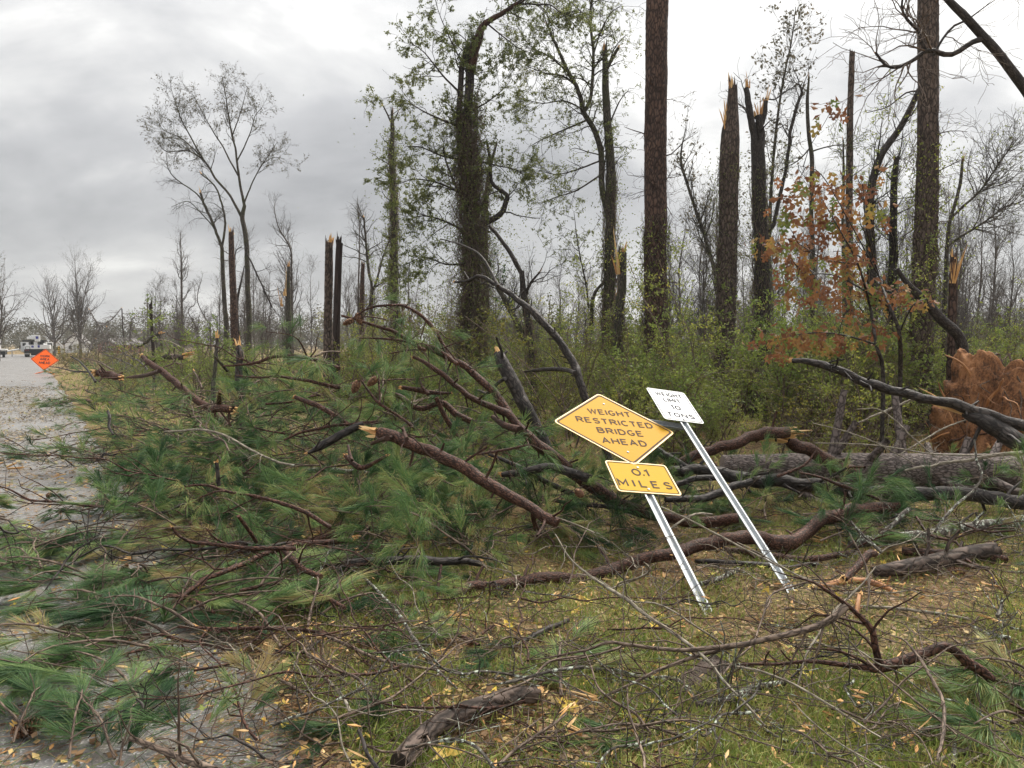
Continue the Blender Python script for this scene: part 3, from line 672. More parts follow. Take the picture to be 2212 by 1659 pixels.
make_tree('slim_tree', 'slim pine stem standing just behind the bent tree', 'z3', [(505, 620, 8), (470, 760, 18), (455, 950, 24), (458, 1200, 26), (460, 1420, 28)], 22, 'hardwood_bark', seed=42, tw=dict(n1=26, l1=(.5, 1.3), n2=110, l2=(.3, .6), n3=200, l3=(.1, .3), t=(.0, .6), leaf=2200, ls=.085, lm='pine_needles', limbs_only=False), vines=dict(n=900, t=(.2, 1)))
make_tree('leaning_tree', 'dark crooked leaning trunk right of the bent tree, forked at mid height', 'z3', [(610, 1180, 22), (625, 1320, 30), (655, 1545, 34)], 16, 'dark_bark', seed=43, limbs=[dict(p=[(612, 1190, 20), (575, 1120, 20), (520, 1040, 17), (470, 980, 14)]), dict(p=[(622, 1300, 14), (655, 1230, 11), (690, 1185, 8)], broken=.25), dict(p=[(640, 1500, 30), (590, 1400, 26), (530, 1290, 22), (490, 1210, 18)], mat='hardwood_bark')], tw=dict(n1=26, l1=(.4, 1.), n2=100, l2=(.2, .5), n3=60, l3=(.1, .3)), vines=dict(n=700, out=.15, s=.05, t=(.2, 1)))
make_tree('forked_tree', 'forked tree with sparse leafy limb arching left beside the great pine', 'z3',
    [(975, 215, 20), (976, 320, 28), (985, 500, 34), (998, 700, 38), (1000, 820, 44), (1000, 1000, 42), (995, 1200, 46), (988, 1480, 52)], 21, 'hardwood_bark', sides=16, broken=.45, limbs=[
    dict(p=[(990, 930, 30), (965, 820, 26), (960, 690, 25), (940, 590, 24), (885, 490, 22), (860, 400, 19), (800, 280, 15), (745, 160, 10), (722, 105, 6)], broken=.15),
    dict(p=[(885, 485, 16), (915, 420, 15), (925, 250, 13), (912, 70, 11), (925, -30, 8)]),
    dict(p=[(978, 310, 16), (1005, 260, 15), (1035, 208, 13)], broken=.2),
    dict(p=[(860, 380, 10), (790, 330, 8), (720, 320, 6), (640, 290, 3)]), dict(p=[(820, 320, 9), (740, 250, 7), (650, 200, 4), (590, 110, 2)]),
    dict(p=[(905, 520, 9), (810, 560, 7), (720, 600, 5), (640, 640, 2)]), dict(p=[(955, 700, 8), (850, 740, 6), (760, 760, 4), (690, 740, 2)]),
    dict(p=[(960, 760, 8), (850, 830, 6), (760, 860, 4), (690, 890, 2)]), dict(p=[(925, 240, 7), (960, 130, 6), (1000, 60, 4), (1050, 20, 2)]),
    dict(p=[(915, 100, 6), (850, 30, 4), (790, -20, 3)]), dict(p=[(885, 480, 8), (800, 440, 6), (700, 450, 4), (620, 430, 2)]), dict(p=[(1000, 530, 8), (1040, 440, 5), (1080, 390, 2)]),
    dict(p=[(990, 1230, 14), (960, 1240, 12), (925, 1300, 16), (915, 1450, 20)], bare=True), dict(p=[(905, 1340, 9), (890, 1220, 7), (860, 1080, 5), (840, 920, 2)])],
    tw=dict(n1=240, l1=(.35, 1.2), n2=1100, l2=(.15, .6), n3=1200, l3=(.1, .35), up=-.04, t=(.2, 1), leaf=15000, ls=.056), vines=dict(n=2600, out=.2, t=(.35, 1.), s=.06), seed=44)
make_tree('shattered_stump', 'shattered pale stump in the shrubs left of the great pine', 'z3', [(1050, 1100, 34), (1045, 1250, 40), (1035, 1420, 44)], 20, 'hardwood_bark', broken=.5, seed=45, raw=[(1035, 1190, 24, 1.6), (1032, 1340, 14, .8)], sides=14, vines=dict(n=700, out=.2))
make_tree('great_pine', 'tall straight dark pine trunk with hanging vine stems, centre right', 'z3', [(1206, -160, 88), (1204, 0, 90), (1200, 200, 92), (1196, 500, 93), (1196, 800, 95), (1196, 1100, 97), (1200, 1400, 100), (1203, 1650, 106)], 18, 'pine_bark_red', sides=44, plate=(.075, .17, .010), vines=dict(n=2700, out=.2, t=(.56, .97), s=.07, m='green_leaf'), seed=46,
    tw=dict(n1=26, l1=(.4, 1.2), n2=90, l2=(.2, .6), n3=120, l3=(.1, .3), t=(.3, .75), ang=(60, 90), limbs_only=False, up=-.1))
# ---- right
make_tree('broken_pine', 'thick snapped pine with splintered side, right of the great pine', 'z4', [(316, 375, 36), (314, 450, 46), (305, 590, 74), (300, 700, 80), (296, 900, 82), (290, 1200, 84), (282, 1540, 84)], 19, 'pine_bark', broken=.4, sides=36, plate=(.075, .17, .010), raw=[(284, 560, 24, .9)], vines=dict(n=2300, out=.14, t=(.2, 1.), s=.055), seed=51)
make_tree('twin_snag', 'dark snag split in two with bright torn wooden tips', 'z4', [(428, 620, 58), (432, 760, 60), (438, 1000, 60), (445, 1200, 66), (438, 1490, 76)], 20, 'dark_bark', sides=18, limbs=[
    dict(p=[(412, 640, 34), (400, 560, 30), (388, 460, 28), (378, 380, 22)], broken=.45), dict(p=[(436, 640, 38), (432, 560, 34), (428, 500, 30)], broken=.9), dict(p=[(440, 540, 24), (450, 500, 22), (460, 440, 18)], broken=.5),
    dict(p=[(455, 1010, 18), (490, 980, 18), (515, 880, 16), (548, 740, 15), (570, 560, 14), (600, 450, 13), (618, 400, 11), (603, 368, 8)], broken=.1), dict(p=[(455, 430, 6), (500, 432, 6), (540, 402, 5), (590, 372, 4)])],
    vines=dict(n=2200, out=.12, t=(.1, 1.), s=.055), seed=52, tw=dict(n1=30, l1=(.4, 1.2), n2=120, l2=(.2, .6), n3=100, l3=(.1, .3)))
make_tree('broken_sapling', 'thin crooked trunk with raw pointed tip, right of the split snag', 'z4', [(646, 345, 8), (640, 440, 14), (648, 580, 16), (662, 700, 18), (658, 900, 18), (664, 1170, 22)], 20, 'hardwood_bark', broken=.35, seed=53, limbs=[dict(p=[(660, 660, 8), (690, 650, 6), (780, 630, 4), (850, 640, 2)]), dict(p=[(655, 640, 7), (600, 700, 5), (520, 740, 3)])], tw=dict(n1=26, l1=(.4, 1.), n2=110, l2=(.2, .5), leaf=400, ls=.06))
make_tree('broken_pine', 'slim snapped pine pole behind the orange oak leaves', 'z4', [(836, 228, 22), (832, 330, 24), (826, 500, 26), (825, 700, 28), (822, 900, 30), (822, 1450, 34)], 20, 'pine_bark', broken=.18, sides=18, plate=(.06, .1, .006), seed=54, tw=dict(n1=24, l1=(.3, .9), n2=90, l2=(.2, .5), leaf=300, ls=.06, limbs_only=False, t=(.2, .8), ang=(50, 90)))
make_tree('thin_tree', 'thin grey stem next to the slim snapped pine pole', 'z4', [(795, 610, 6), (797, 800, 12), (795, 1000, 14), (800, 1400, 16)], 21, 'hardwood_bark', broken=.12, seed=55, tw=dict(n1=24, l1=(.3, 1.), n2=90, l2=(.2, .5), limbs_only=False, leaf=300, ls=.06))
make_tree('leaning_tree', 'dark leaning trunk lodged against the right-hand tall pine', 'z4', [(1128, 390, 22), (1050, 545, 26), (965, 675, 30), (925, 800, 34), (912, 950, 36), (918, 1190, 40), (920, 1400, 42)], 17, 'dark_bark', seed=56, sides=14, limbs=[dict(p=[(1130, 395, 8), (1070, 405, 7), (990, 465, 5), (900, 490, 3)])], tw=dict(n1=60, l1=(.4, 1.3), n2=260, l2=(.2, .6), n3=260, l3=(.1, .3), limbs_only=False, t=(.1, .9), leaf=1500, ls=.06, lm='green_leaf'), vines=dict(n=700, out=.2, s=.06, m='green_leaf'))
make_tree('tall_pine', 'tall straight grey-barked pine trunk near the right edge', 'z4', [(1166, -160, 78), (1166, 0, 80), (1166, 300, 82), (1165, 600, 84), (1158, 900, 88), (1150, 1150, 94), (1140, 1400, 96), (1132, 1640, 104)], 16.5, 'pine_bark', sides=44, plate=(.075, .17, .010), vines=dict(n=3000, out=.3, t=(.36, .95), s=.065, m='green_leaf'), seed=57,
    tw=dict(n1=30, l1=(.4, 1.3), n2=150, l2=(.2, .6), n3=200, l3=(.1, .3), t=(.1, .7), ang=(50, 90), limbs_only=False, up=-.05))
make_tree('dark_trunk', 'plain dark trunk just left of the right-hand tall pine', 'z4', [(1030, 690, 22), (1018, 800, 28), (1014, 1000, 32), (1008, 1300, 36), (1000, 1630, 40)], 17.5, 'dark_bark', seed=58, sides=14, broken=.2, tw=dict(n1=60, l1=(.4, 1.2), n2=240, l2=(.2, .6), n3=240, l3=(.1, .3), limbs_only=False), vines=dict(n=500, out=.2, s=.05))
make_tree('crooked_tree', 'thick dark limb swooping in from the top right corner', 'z4', [(1230, -30, 26), (1270, 15, 30), (1330, 75, 34), (1400, 155, 36), (1460, 220, 38), (1530, 310, 40), (1620, 430, 44), (1760, 640, 52), (1830, 950, 64), (1860, 1400, 80), (1870, 1700, 90)], 12, 'dark_bark', sides=16, seed=59, limbs=[
    dict(p=[(1402, 170, 24), (1380, 178, 24), (1330, 200, 22), (1270, 235, 22), (1210, 230, 22), (1160, 222, 20), (1110, 255, 17), (1040, 292, 14), (985, 285, 12), (945, 240, 10), (935, 228, 8)], broken=.06), dict(p=[(1060, 285, 10), (990, 290, 9), (945, 292, 6)]),
    dict(p=[(1160, 222, 14), (1135, 180, 15), (1120, 130, 14), (1075, 85, 12), (1052, 30, 10), (1060, -20, 8)]), dict(p=[(1190, 240, 12), (1230, 170, 10), (1280, 110, 10), (1350, 85, 8)]), dict(p=[(1340, 85, 8), (1400, 40, 5), (1470, -10, 3)])],
    tw=dict(n1=34, l1=(.5, 1.6), n2=170, l2=(.25, .8), n3=260, l3=(.1, .4), up=-.02, mat='twig_bark'))
make_tree('snapped_pine', 'short stub with bright torn face above the red root mound', 'z4', [(1276, 1120, 24), (1274, 1230, 34), (1270, 1420, 36)], 15, 'pine_bark_red', broken=.25, seed=60, raw=[(1268, 1230, 20, .9), (1262, 1180, 10, .4)], sides=14)
make_tree('broken_sapling', 'slim snapped stem with raw tip, right of the tall pine', 'z4', [(1316, 700, 10), (1305, 800, 13), (1280, 900, 14), (1255, 1000, 15), (1240, 1300, 20)], 18, 'hardwood_bark', broken=.25, seed=61, limbs=[dict(p=[(1265, 950, 12), (1330, 890, 11), (1400, 820, 9), (1490, 690, 6), (1560, 600, 3)]), dict(p=[(1240, 1080, 12), (1310, 1030, 11), (1420, 960, 9), (1500, 900, 6), (1570, 880, 4)])], tw=dict(n1=90, l1=(.5, 1.5), n2=380, l2=(.3, .8), n3=500, l3=(.1, .4), mat='far_bark', leaf=500, ls=.06))
make_tree('leaning_log', 'dark leaning log beneath the tall pine, propped on the root mound', 'z4', [(1030, 1170, 20), (1080, 1240, 26), (1150, 1310, 40), (1220, 1390, 44), (1310, 1500, 46)], 14.5, 'dark_bark', seed=62, sides=14, tw=dict(n1=10, l1=(.2, .6), n2=30, l2=(.1, .4)))
bare('bare_tree', 'pale bare tree between the great pine and the snapped pine', 'z4', [(110, 560, 3), (90, 700, 10), (150, 900, 14), (200, 1050, 16), (260, 1300, 20)], 26, 63, 1.3, mat='hardwood_bark', spread=.2, leaf=900)
bare('bare_tree', 'tall airy sapling with leafy top rising between the split snag and the pole', 'z4', [(590, 30, 3), (570, 180, 6), (530, 380, 9), (500, 600, 12), (480, 900, 14), (470, 1300, 18)], 23, 64, 1., mat='hardwood_bark', spread=.09, leaf=1500)

# ---- background bare trees: prototypes and copies
def proto_bare(seed, H=9.):
    rng = np.random.default_rng(seed); k = 14; zz = np.linspace(0, 1, k)
    path = np.column_stack([(fbm(np.stack([zz * 3, zz * 0 + seed], -1), 2, seed) - .5) * .9 * zz, (fbm(np.stack([zz * 3, zz * 0 + seed + 9], -1), 2, seed) - .5) * .9 * zz, zz * H - .2])
    R = np.interp(zz, [0, 1], [.09, .012]); g = Geo(); tube(g, path, R, 7, .06, seed)
    t = link('trunk', g.mesh('trunk', MAT['far_bark'])); g = Geo()
    p1, r1 = sprout(rng, path[None], R[None], 36, .2, 1, (22, 48), (1., 3.2), 6, .16, .2, .5, .008, .6); tubes(g, p1, r1, 4)
    p2, r2 = sprout(rng, p1, r1, 190, .15, 1, (25, 55), (.4, 1.2), 5, .08, .25, .6, .006); tubes(g, p2, r2, 3)
    p3, r3 = sprout(rng, p2, r2, 460, .2, 1, (25, 60), (.2, .7), 4, .05, .3, .6, .0045); tubes(g, p3, r3, 3)
    c = link('crown', g.mesh('crown', MAT['far_bark'])); return t, c
protos = [proto_bare(200 + k, 8 + k % 3) for k in range(7)]
def place_bare(px_, d, h, seed, label, group):
    t, c = protos[seed % 7]; X = (px_ - CX) / F * d; b = (X, d, tz(X, d)); r = empty('bare_tree', b); tag(r, label, 'tree', group)
    s = h / 8.5; r.scale = (s * .9, s * .9, s); r.rotation_euler = (0, 0, seed * 1.7)
    for src in (t, c): link(src.name.split('.')[0], src.data, r)
rng = np.random.default_rng(77); nb = 0
for k in range(124):
    px_ = rng.uniform(1000, 2330) if k < 90 else rng.uniform(330, 1000)
    d = rng.uniform(20, 52) if k < 90 else rng.uniform(40, 75)
    top = rng.uniform(420, 640) if px_ > 1400 else rng.uniform(560, 690)
    h = (742 - top) / F * d + 1.9
    place_bare(px_, d, h, k, 'bare leafless tree standing back in the wood' if px_ > 1000 else 'bare leafless tree beyond the fallen pine brush', 'bare trees in the wood behind' if px_ > 1000 else 'bare trees beyond the brush')
for t, c in protos:
    for o_ in (t, c): bpy.data.objects.remove(o_)

# ================================================================== SHRUBS
def proto_shrub(seed, lm, H=1.6, n_leaf=2600, ls=.045, spread=.55, stems=9):
    rng = np.random.default_rng(seed); k = 6
    st = np.zeros((stems, k, 3)); R = np.tile(np.linspace(.014, .004, k), (stems, 1))
    th = rng.uniform(0, 6.28, stems); ln = rng.uniform(.5, 1, stems) * H
    d = norm(np.stack([np.cos(th) * spread * rng.uniform(.2, 1, stems), np.sin(th) * spread * rng.uniform(.2, 1, stems), np.ones(stems)], -1)); st[:, 0] = np.stack([np.cos(th), np.sin(th), -.5 + 0 * th], -1) * .12
    for q in range(1, k): d = norm(d + rng.normal(size=d.shape) * .16); st[:, q] = st[:, q - 1] + d * (ln / (k - 1))[:, None]
    g = Geo(); tubes(g, st, R, 4)
    p1, r1 = sprout(rng, st, R, 60, .15, 1, (30, 65), (.25, .7), 5, .05, .25, .7, .003); tubes(g, p1, r1, 3)
    p2, r2 = sprout(rng, p1, r1, 190, .2, 1, (30, 60), (.12, .4), 4, .0, .3, .7, .002); tubes(g, p2, r2, 3)
    e = p2; pi = rng.integers(0, len(e), n_leaf); tt = rng.uniform(.1, 1, n_leaf) * 3; ii = np.minimum(tt.astype(int), 2); fr = (tt - ii)[:, None]
    pos = e[pi, ii] * (1 - fr) + e[pi, ii + 1] * fr + rng.normal(size=(n_leaf, 3)) * .02
    gl = Geo(); leaves(gl, rng, pos, ls, .3, .2, np.clip(vnoise(pos * 2.2, seed) * .8 + rng.uniform(-.2, .3, n_leaf), 0, 1))
    return g.mesh('stems', MAT['twig_bark']), gl.mesh('foliage', MAT[lm], smooth=False)
SHP = [proto_shrub(300, 'privet_leaf'), proto_shrub(301, 'green_leaf'), proto_shrub(302, 'privet_leaf', 1.9, 2200, .05), proto_shrub(303, 'green_leaf', 1.4, 1900, .04, .8), proto_shrub(304, 'privet_leaf', 2.2, 3000, .05, .35), proto_shrub(305, 'shrub_leaf', 1.5, 1500, .045, .7), proto_shrub(306, 'green_leaf', 3.4, 2300, .05, .3, 6), proto_shrub(307, 'privet_leaf', 3.8, 2000, .05, .22, 5), proto_shrub(308, 'shrub_leaf', 3.2, 1500, .05, .35, 6)]
def shrub(x, y, h, k, rot, label, group, name='shrub', wide=1.0):
    r = empty(name, (x, y, tz(x, y))); tag(r, label, 'shrub', group); s = h / 1.7; r.scale = (s * wide, s * wide, s); r.rotation_euler = (0, 0, rot)
    a, b_ = SHP[k]; link('stems', a, r)['kind'] = 'stuff'; link('foliage', b_, r)['kind'] = 'stuff'
rng = np.random.default_rng(5); cnt = 0
while cnt < 235:
    px_ = rng.uniform(760, 2330); d = rng.uniform(12.2, 30); X = (px_ - CX) / F * d
    if px_ < 1000 and d < 15: continue
    if px_ < 1330 and d < 12.6: continue
    if px_ > 1930 and d < 15.0: continue
    h = rng.uniform(.9, 1.9) * (1 + (d - 12) * .025)
    if px_ > 1330: h *= rng.uniform(1., 1.5)
    kk = int(rng.choice(9, p=[.16, .14, .13, .10, .08, .07, .13, .11, .08]))
    if kk > 5 and d < 13.5: kk -= 3
    lab = ('leafy green shrub in the undergrowth of the wood', 'undergrowth shrubs') if kk < 5 else ('yellowing shrub in the undergrowth of the wood', 'yellowing undergrowth shrubs') if kk == 5 else ('tall slender leafy sapling among the trunks of the wood', 'leafy saplings in the wood')
    shrub(X, d, h if kk < 6 else 1.7 * rng.uniform(.7, 1.15), kk, rng.uniform(0, 6.28), *lab, wide=rng.uniform(.9, 1.3)); cnt += 1
for k_, (px_, d, h, kk) in enumerate([(430, 24, 2.6, 4), (470, 22, 2.4, 0), (400, 27, 2.2, 2), (520, 24, 2.2, 0)]):
    shrub((px_ - CX) / F * d, d, h, kk, k_ * 2.1, 'dark bushy evergreen at the foot of the snapped trees', 'dark evergreens by the snapped trees', 'evergreen_bush', 1.15)
for k_, (px_, d, h) in enumerate([(165, 62, 2.2), (190, 60, 2.4), (215, 66, 2.), (150, 55, 1.4), (240, 58, 1.7), (270, 52, 1.6), (300, 56, 1.8), (335, 48, 1.6), (130, 70, 1.9)]):
    shrub((px_ - CX) / F * d, d, h, 5, k_ * 1.3, 'yellowing bush beside the road beyond the work sign', 'yellowing bushes by the road', 'yellow_bush', 1.4)

# low brush in the left middle distance
rng = np.random.default_rng(6)
for k_ in range(70):
    px_ = rng.uniform(230, 1020); d = rng.uniform(22, 62); X = (px_ - CX) / F * d
    if sdist(X, d) < 1.2: continue
    shrub(X, d, rng.uniform(.8, 1.9), int(rng.choice([0, 1, 3, 5, 5, 2])), rng.uniform(0, 6.28), 'scrubby bush beyond the brush heap in the middle distance', 'scrub beyond the heap', 'scrub_bush', rng.uniform(1., 1.6))

# far wood on the skyline: one mass
rng = np.random.default_rng(8); g = Geo(); n = 0
for k in range(520):
    d = rng.uniform(135, 280); px_ = rng.uniform(-250, 2500); X = (px_ - CX) / F * d
    if px_ < 150 and d < 150: continue
    h = rng.uniform(5, 10.5); c = np.array([X, d, tz(X, d) + h * .5]); m_ = 520
    q = rng.normal(size=(m_, 3)); q = norm(q) * rng.uniform(.3, 1, (m_, 1)) ** .5 * np.array([h * .42, h * .42, h * .52])
    leaves(g, rng, c + q, .42, .4, 0., np.clip(vnoise((c + q) * .25, 4) * .6 + rng.uniform(-.1, .4) + rng.uniform(-.15, .15, m_), 0, 1), .55)
tag(link('far_wood', g.mesh('far_wood', MAT['far_foliage'], smooth=False)), 'hazy brown-green wood along the skyline', 'wood', None, 'stuff')

# ================================================================== FALLEN BRANCHES
LIFT = {34: .22, 35: .1, 42: .16, 43: .14, 44: .12, 45: .12, 46: .16, 47: .14, 48: .14, 26: .055, 49: .1, 50: .1, 20: .08, 16: .04}; CUR = [0]
def branch3(pts, reg, mode):
    """pts (zx, zy, diameter[, lift or depth]); mode 'g' = lying on the ground, else (depth at start, depth at end)"""
    sz = Z[reg][2]; q = unz(reg, pts); out = []; rr = []; n = len(q)
    for i_, p in enumerate(q):
        if mode == 'g':
            w_ = G(p[0], p[1]); w_ = G(p[0], p[1], (p[3] if len(p) > 3 else LIFT.get(CUR[0], .04)) + .8 * p[2] * sz / F * w_[1] / 2); d = w_[1]
        else:
            d = mode[0] + (mode[1] - mode[0]) * i_ / (n - 1); w_ = P(p[0], p[1], d)
            w_[2] = max(w_[2], tz(w_[0], w_[1]) + .01)
        out.append(w_); rr.append(p[2] * sz / F * d / 2)
    return np.array(out), np.array(rr)

RP = [[.96421265, -.20886312, -.16331004], [.2395671, .42246094, .87414779], [-.11358513, -.88198807, .45737891]]; TP = [1.17333012, 6.85810846, .54120666]
RW = [[.95432324, -.24673405, -.16849171], [.26330732, .42802975, .86455757], [-.14119632, -.86943248, .47344562]]; TW = [1.71247519, 8.08440564, 1.09568563]
def clear_of_signs(p, mg=0.):
    a = (p - np.array(TP)) @ np.array(RP); b_ = (p - np.array(TW)) @ np.array(RW)
    hit = ((np.abs(a[..., 0]) < .72) & (a[..., 2] > -.27 - mg) & (a[..., 2] < 1.5) & (a[..., 1] > -1.2) & (a[..., 1] < .05 + mg)) | ((np.abs(b_[..., 0]) < .27 + mg) & (np.abs(b_[..., 2]) < .36) & (b_[..., 1] > -1.2) & (b_[..., 1] < .05 + mg))
    return ~(hit.any(-1) if hit.ndim > 1 else hit)
def branch(label, reg, pts, mode, mat='branch_bark', name='fallen_branch', group=None, ends=(0, 0), subs=(), tw=0, twl=(.15, .5), nd=0, seed=0, sides=10, cat='branch', lump=.12, plate=None, step=.05, cut=False, ndt=.45):
    rng = np.random.default_rng(seed + 900); CUR[0] = seed
    p, R = branch3(pts, reg, mode); org = p[len(p) // 2].copy()
    f = catmull(np.column_stack([p, R]), step); n = len(f)
    if not plate:
        f[:, :3] += (fbm(np.stack([np.arange(n)[:, None] * .22 + np.array([0, 50, 90]), np.full((n, 3), seed + .3)], -1), 2, seed) - .5) * R.mean() * 1.4
        f[:, 3] *= 1 + .2 * (fbm(np.stack([np.arange(n) * step * 3.2, np.full(n, seed + .7)], -1), 2, seed) - .5)
    g = Geo(); tube(g, f[:, :3], f[:, 3], sides, lump, seed, plate)
    # stubs of side shoots
    ns = max(3, int(n * step / .22)); s_, r_ = sprout(rng, f[None, :, :3], f[None, :, 3], ns, .05, .95, (40, 85), (R.mean() * 1.6, R.mean() * 6), 3, 0, .15, 1., .002, None, .6); r_ = np.maximum(r_, R.mean() * .28) * np.array([1., .85, .7]); tubes(g, s_, r_, 6)
    o = link(name, g.mesh(name, MAT[mat], org), None, org); tag(o, label, cat, group)
    for e, L in zip((0, -1), ends):
        if L:
            dirn = norm(p[0] - p[1]) if e == 0 else norm(p[-1] - p[-2]); g = Geo(); splinters(g, rng, p[e] + dirn * R[e] * .2, dirn, R[e] * 1.08, L, 16)
            link('broken_end', g.mesh('broken_end', MAT['raw_wood'], org, False), o)
    polys = [(f[:, :3], f[:, 3])]
    for sb in subs:
        sp, sr = branch3(sb, reg, mode); sf = catmull(np.column_stack([sp, sr]), step)
        g = Geo(); tube(g, sf[:, :3], sf[:, 3], max(5, sides - 3), lump, seed + 5); link('side_branch', g.mesh('side_branch', MAT[mat], org), o); polys.append((sf[:, :3], sf[:, 3]))
    if tw or nd:
        K = 20; Pn = np.array([np.column_stack([np.interp(np.linspace(0, 1, K), np.linspace(0, 1, len(a)), c) for c in a.T]) for a, _ in polys]); Rn = np.array([np.interp(np.linspace(0, 1, K), np.linspace(0, 1, len(b_)), b_) for _, b_ in polys])
    if tw:
        g = Geo(); p1, r1 = sprout(rng, Pn, Rn, tw, .05, 1, (25, 70), twl, 6, -.03, .22, .5, .0022); ok = clear_of_signs(p1); p1, r1 = p1[ok], r1[ok]; p1[..., 2] = np.maximum(p1[..., 2], terr(p1[..., 0], p1[..., 1]) + .006); tubes(g, p1, r1, 5)
        p2, r2 = sprout(rng, p1, r1, tw * 2, .2, 1, (25, 60), (twl[0] * .5, twl[1] * .5), 4, 0, .25, .6, .0016); ok = clear_of_signs(p2); p2, r2 = p2[ok], r2[ok]; p2[..., 2] = np.maximum(p2[..., 2], terr(p2[..., 0], p2[..., 1]) + .006); tubes(g, p2, r2, 3)
        link('twigs', g.mesh('twigs', MAT[mat], org), o)['kind'] = 'stuff'
    if nd:
        g = Geo(); gn = Geo(); p1, r1 = sprout(rng, Pn, Rn, nd, .1, 1, (30, 70), (.12, .4), 5, -.12, .2, .5, .003); ok = clear_of_signs(p1, .16); p1, r1 = p1[ok], r1[ok]; p1[..., 2] = np.maximum(p1[..., 2], terr(p1[..., 0], p1[..., 1]) + .03); tubes(g, p1, r1, 5)
        for a in p1: tuft(gn, rng, a[-1], norm(a[-1] - a[-2]), 62, .2, .12, .0026, np.clip(ndt + rng.normal() * .15, .05, .95), .5)
        link('shoots', g.mesh('shoots', MAT['twig_bark'], org), o)['kind'] = 'stuff'; link('needles', gn.mesh('needles', MAT['pine_needles'], org, False), o)['kind'] = 'stuff'
    return o

# --- the big fallen pine at the right, its trunk on the ground
branch('thick fallen pine trunk with plated bark lying behind the signs', 'z7', [(-260, 985, 170), (0, 992, 200), (350, 995, 222), (800, 1003, 232), (1300, 1010, 244), (1750, 1020, 254), (2300, 1035, 268)], (9.8, 9.6), 'fallen_bark', 'fallen_pine', cat='log', sides=80, plate=(.06, .11, .012), step=.025, seed=1, lump=.03)
branch('long dark limb curving down behind both yellow signs', 'z5', [(1040, 432, 18), (1140, 465, 30), (1220, 530, 34), (1330, 630, 36), (1440, 700, 40), (1560, 750, 46), (1660, 805, 54), (1745, 890, 60), (1850, 980, 70), (1980, 1080, 78), (2110, 1190, 84), (2260, 1310, 88), (2400, 1400, 88), (2590, 1440, 82), (2800, 1490, 76), (3000, 1490, 70), (3160, 1470, 64)], (8.0, 7.3), 'branch_bark', seed=2, ends=(.05, 0), tw=7, nd=3, subs=[[(1560, 815, 30), (1640, 870, 44), (1740, 900, 52)]])
branch('upper limb of the brush heap with branching reddish tips', 'z5', [(580, 150, 14), (700, 185, 18), (850, 232, 24), (980, 300, 28), (1100, 355, 32), (1270, 425, 38), (1390, 490, 44), (1490, 580, 50), (1580, 680, 54), (1660, 800, 58)], (8.6, 7.9), 'branch_bark', seed=3, tw=22, nd=16, subs=[[(990, 300, 20), (1060, 330, 20), (1200, 375, 22), (1330, 470, 26)], [(700, 300, 10), (850, 305, 14), (1000, 325, 18), (1120, 380, 22)], [(900, 400, 9), (1010, 380, 12), (1100, 375, 16)], [(660, 180, 8), (740, 160, 9), (860, 180, 9)]])
branch('thin arching bough highest over the brush heap', 'z5', [(640, 170, 7), (720, 120, 11), (800, 95, 15), (880, 85, 17), (980, 95, 20), (1080, 145, 22), (1160, 220, 24), (1220, 310, 26), (1270, 410, 28), (1310, 450, 28)], (8.4, 8.2), 'branch_bark', seed=4, tw=12, nd=10, subs=[[(1000, 85, 12), (950, 82, 14), (900, 86, 14)]])
branch('stout broken limb with splintered yellow end amid the needles', 'z5', [(810, 920, 78), (900, 938, 80), (1010, 975, 76), (1100, 1035, 78), (1230, 1085, 80), (1350, 1130, 80), (1460, 1195, 82), (1600, 1275, 80), (1750, 1370, 74), (1880, 1450, 70), (2000, 1530, 70)], (6.9, 5.9), 'branch_bark', seed=5, ends=(.24, 0), tw=8, subs=[[(975, 890, 22), (985, 930, 26), (1000, 960, 28)], [(770, 990, 22), (820, 970, 30), (870, 955, 40)]])
branch('dark branch lying level just left of the yellow diamond', 'z5', [(1620, 1195, 36), (1700, 1180, 48), (1830, 1155, 54), (1960, 1140, 56), (2080, 1180, 60), (2200, 1230, 60)], (7.2, 7.1), 'dark_bark', seed=6, ends=(.06, 0), tw=5)
branch('long sinuous reddish limb lying across in front of the sign posts', 'z6', [(-1040, 1350, 24), (-900, 1320, 40), (-760, 1275, 46), (-620, 1320 - 70, 52), (-520, 1195 + 20, 54), (-330, 1190, 58), (0, 1372, 0)][:0] + [(-855, 1548, 40), (-760, 1556, 50), (-560, 1500, 58), (-450, 1440, 62), (-330, 1420, 64), (-150, 1405, 66), (0, 1372, 72), (150, 1370, 76), (300, 1370, 78), (480, 1322, 80), (650, 1262, 82), (850, 1205, 84), (1000, 1172, 84), (1150, 1135, 84), (1300, 1108, 86), (1450, 1110, 92), (1620, 1150, 120), (1730, 1110, 90), (1850, 1020, 90), (2000, 950, 92), (2160, 925, 90), (2370, 885, 86)], (4.95, 7.6), 'branch_bark', seed=7, tw=16, subs=[[(-830, 1550, 40), (-980, 1480, 36), (-1130, 1380, 30), (-1280, 1300, 26), (-1500, 1225, 18)], [(-800, 1552, 36), (-1000, 1500, 34), (-1150, 1440, 30), (-1300, 1400, 26), (-1500, 1370, 20), (-1650, 1330, 12)]])
branch('dark heavy limb running right along the front of the fallen trunk', 'z6', [(880, 690, 56), (1000, 655, 66), (1140, 652, 74), (1250, 690, 80), (1400, 722, 86), (1600, 745, 88), (1825, 772, 90), (2050, 800, 90), (2400, 830, 92), (2800, 832, 92), (3150, 870, 90), (3400, 920, 90)], (8.3, 8.4), 'dark_bark', seed=8, tw=14, sides=14)
branch('raised dark limb with a bright torn tip above the fallen trunk', 'z6', [(960, 630, 58), (1100, 562, 66), (1250, 502, 70), (1400, 462, 72), (1550, 422, 72), (1650, 412, 70)], (8.8, 9.0), 'branch_bark', seed=9, ends=(0, .38), tw=4, sides=14)
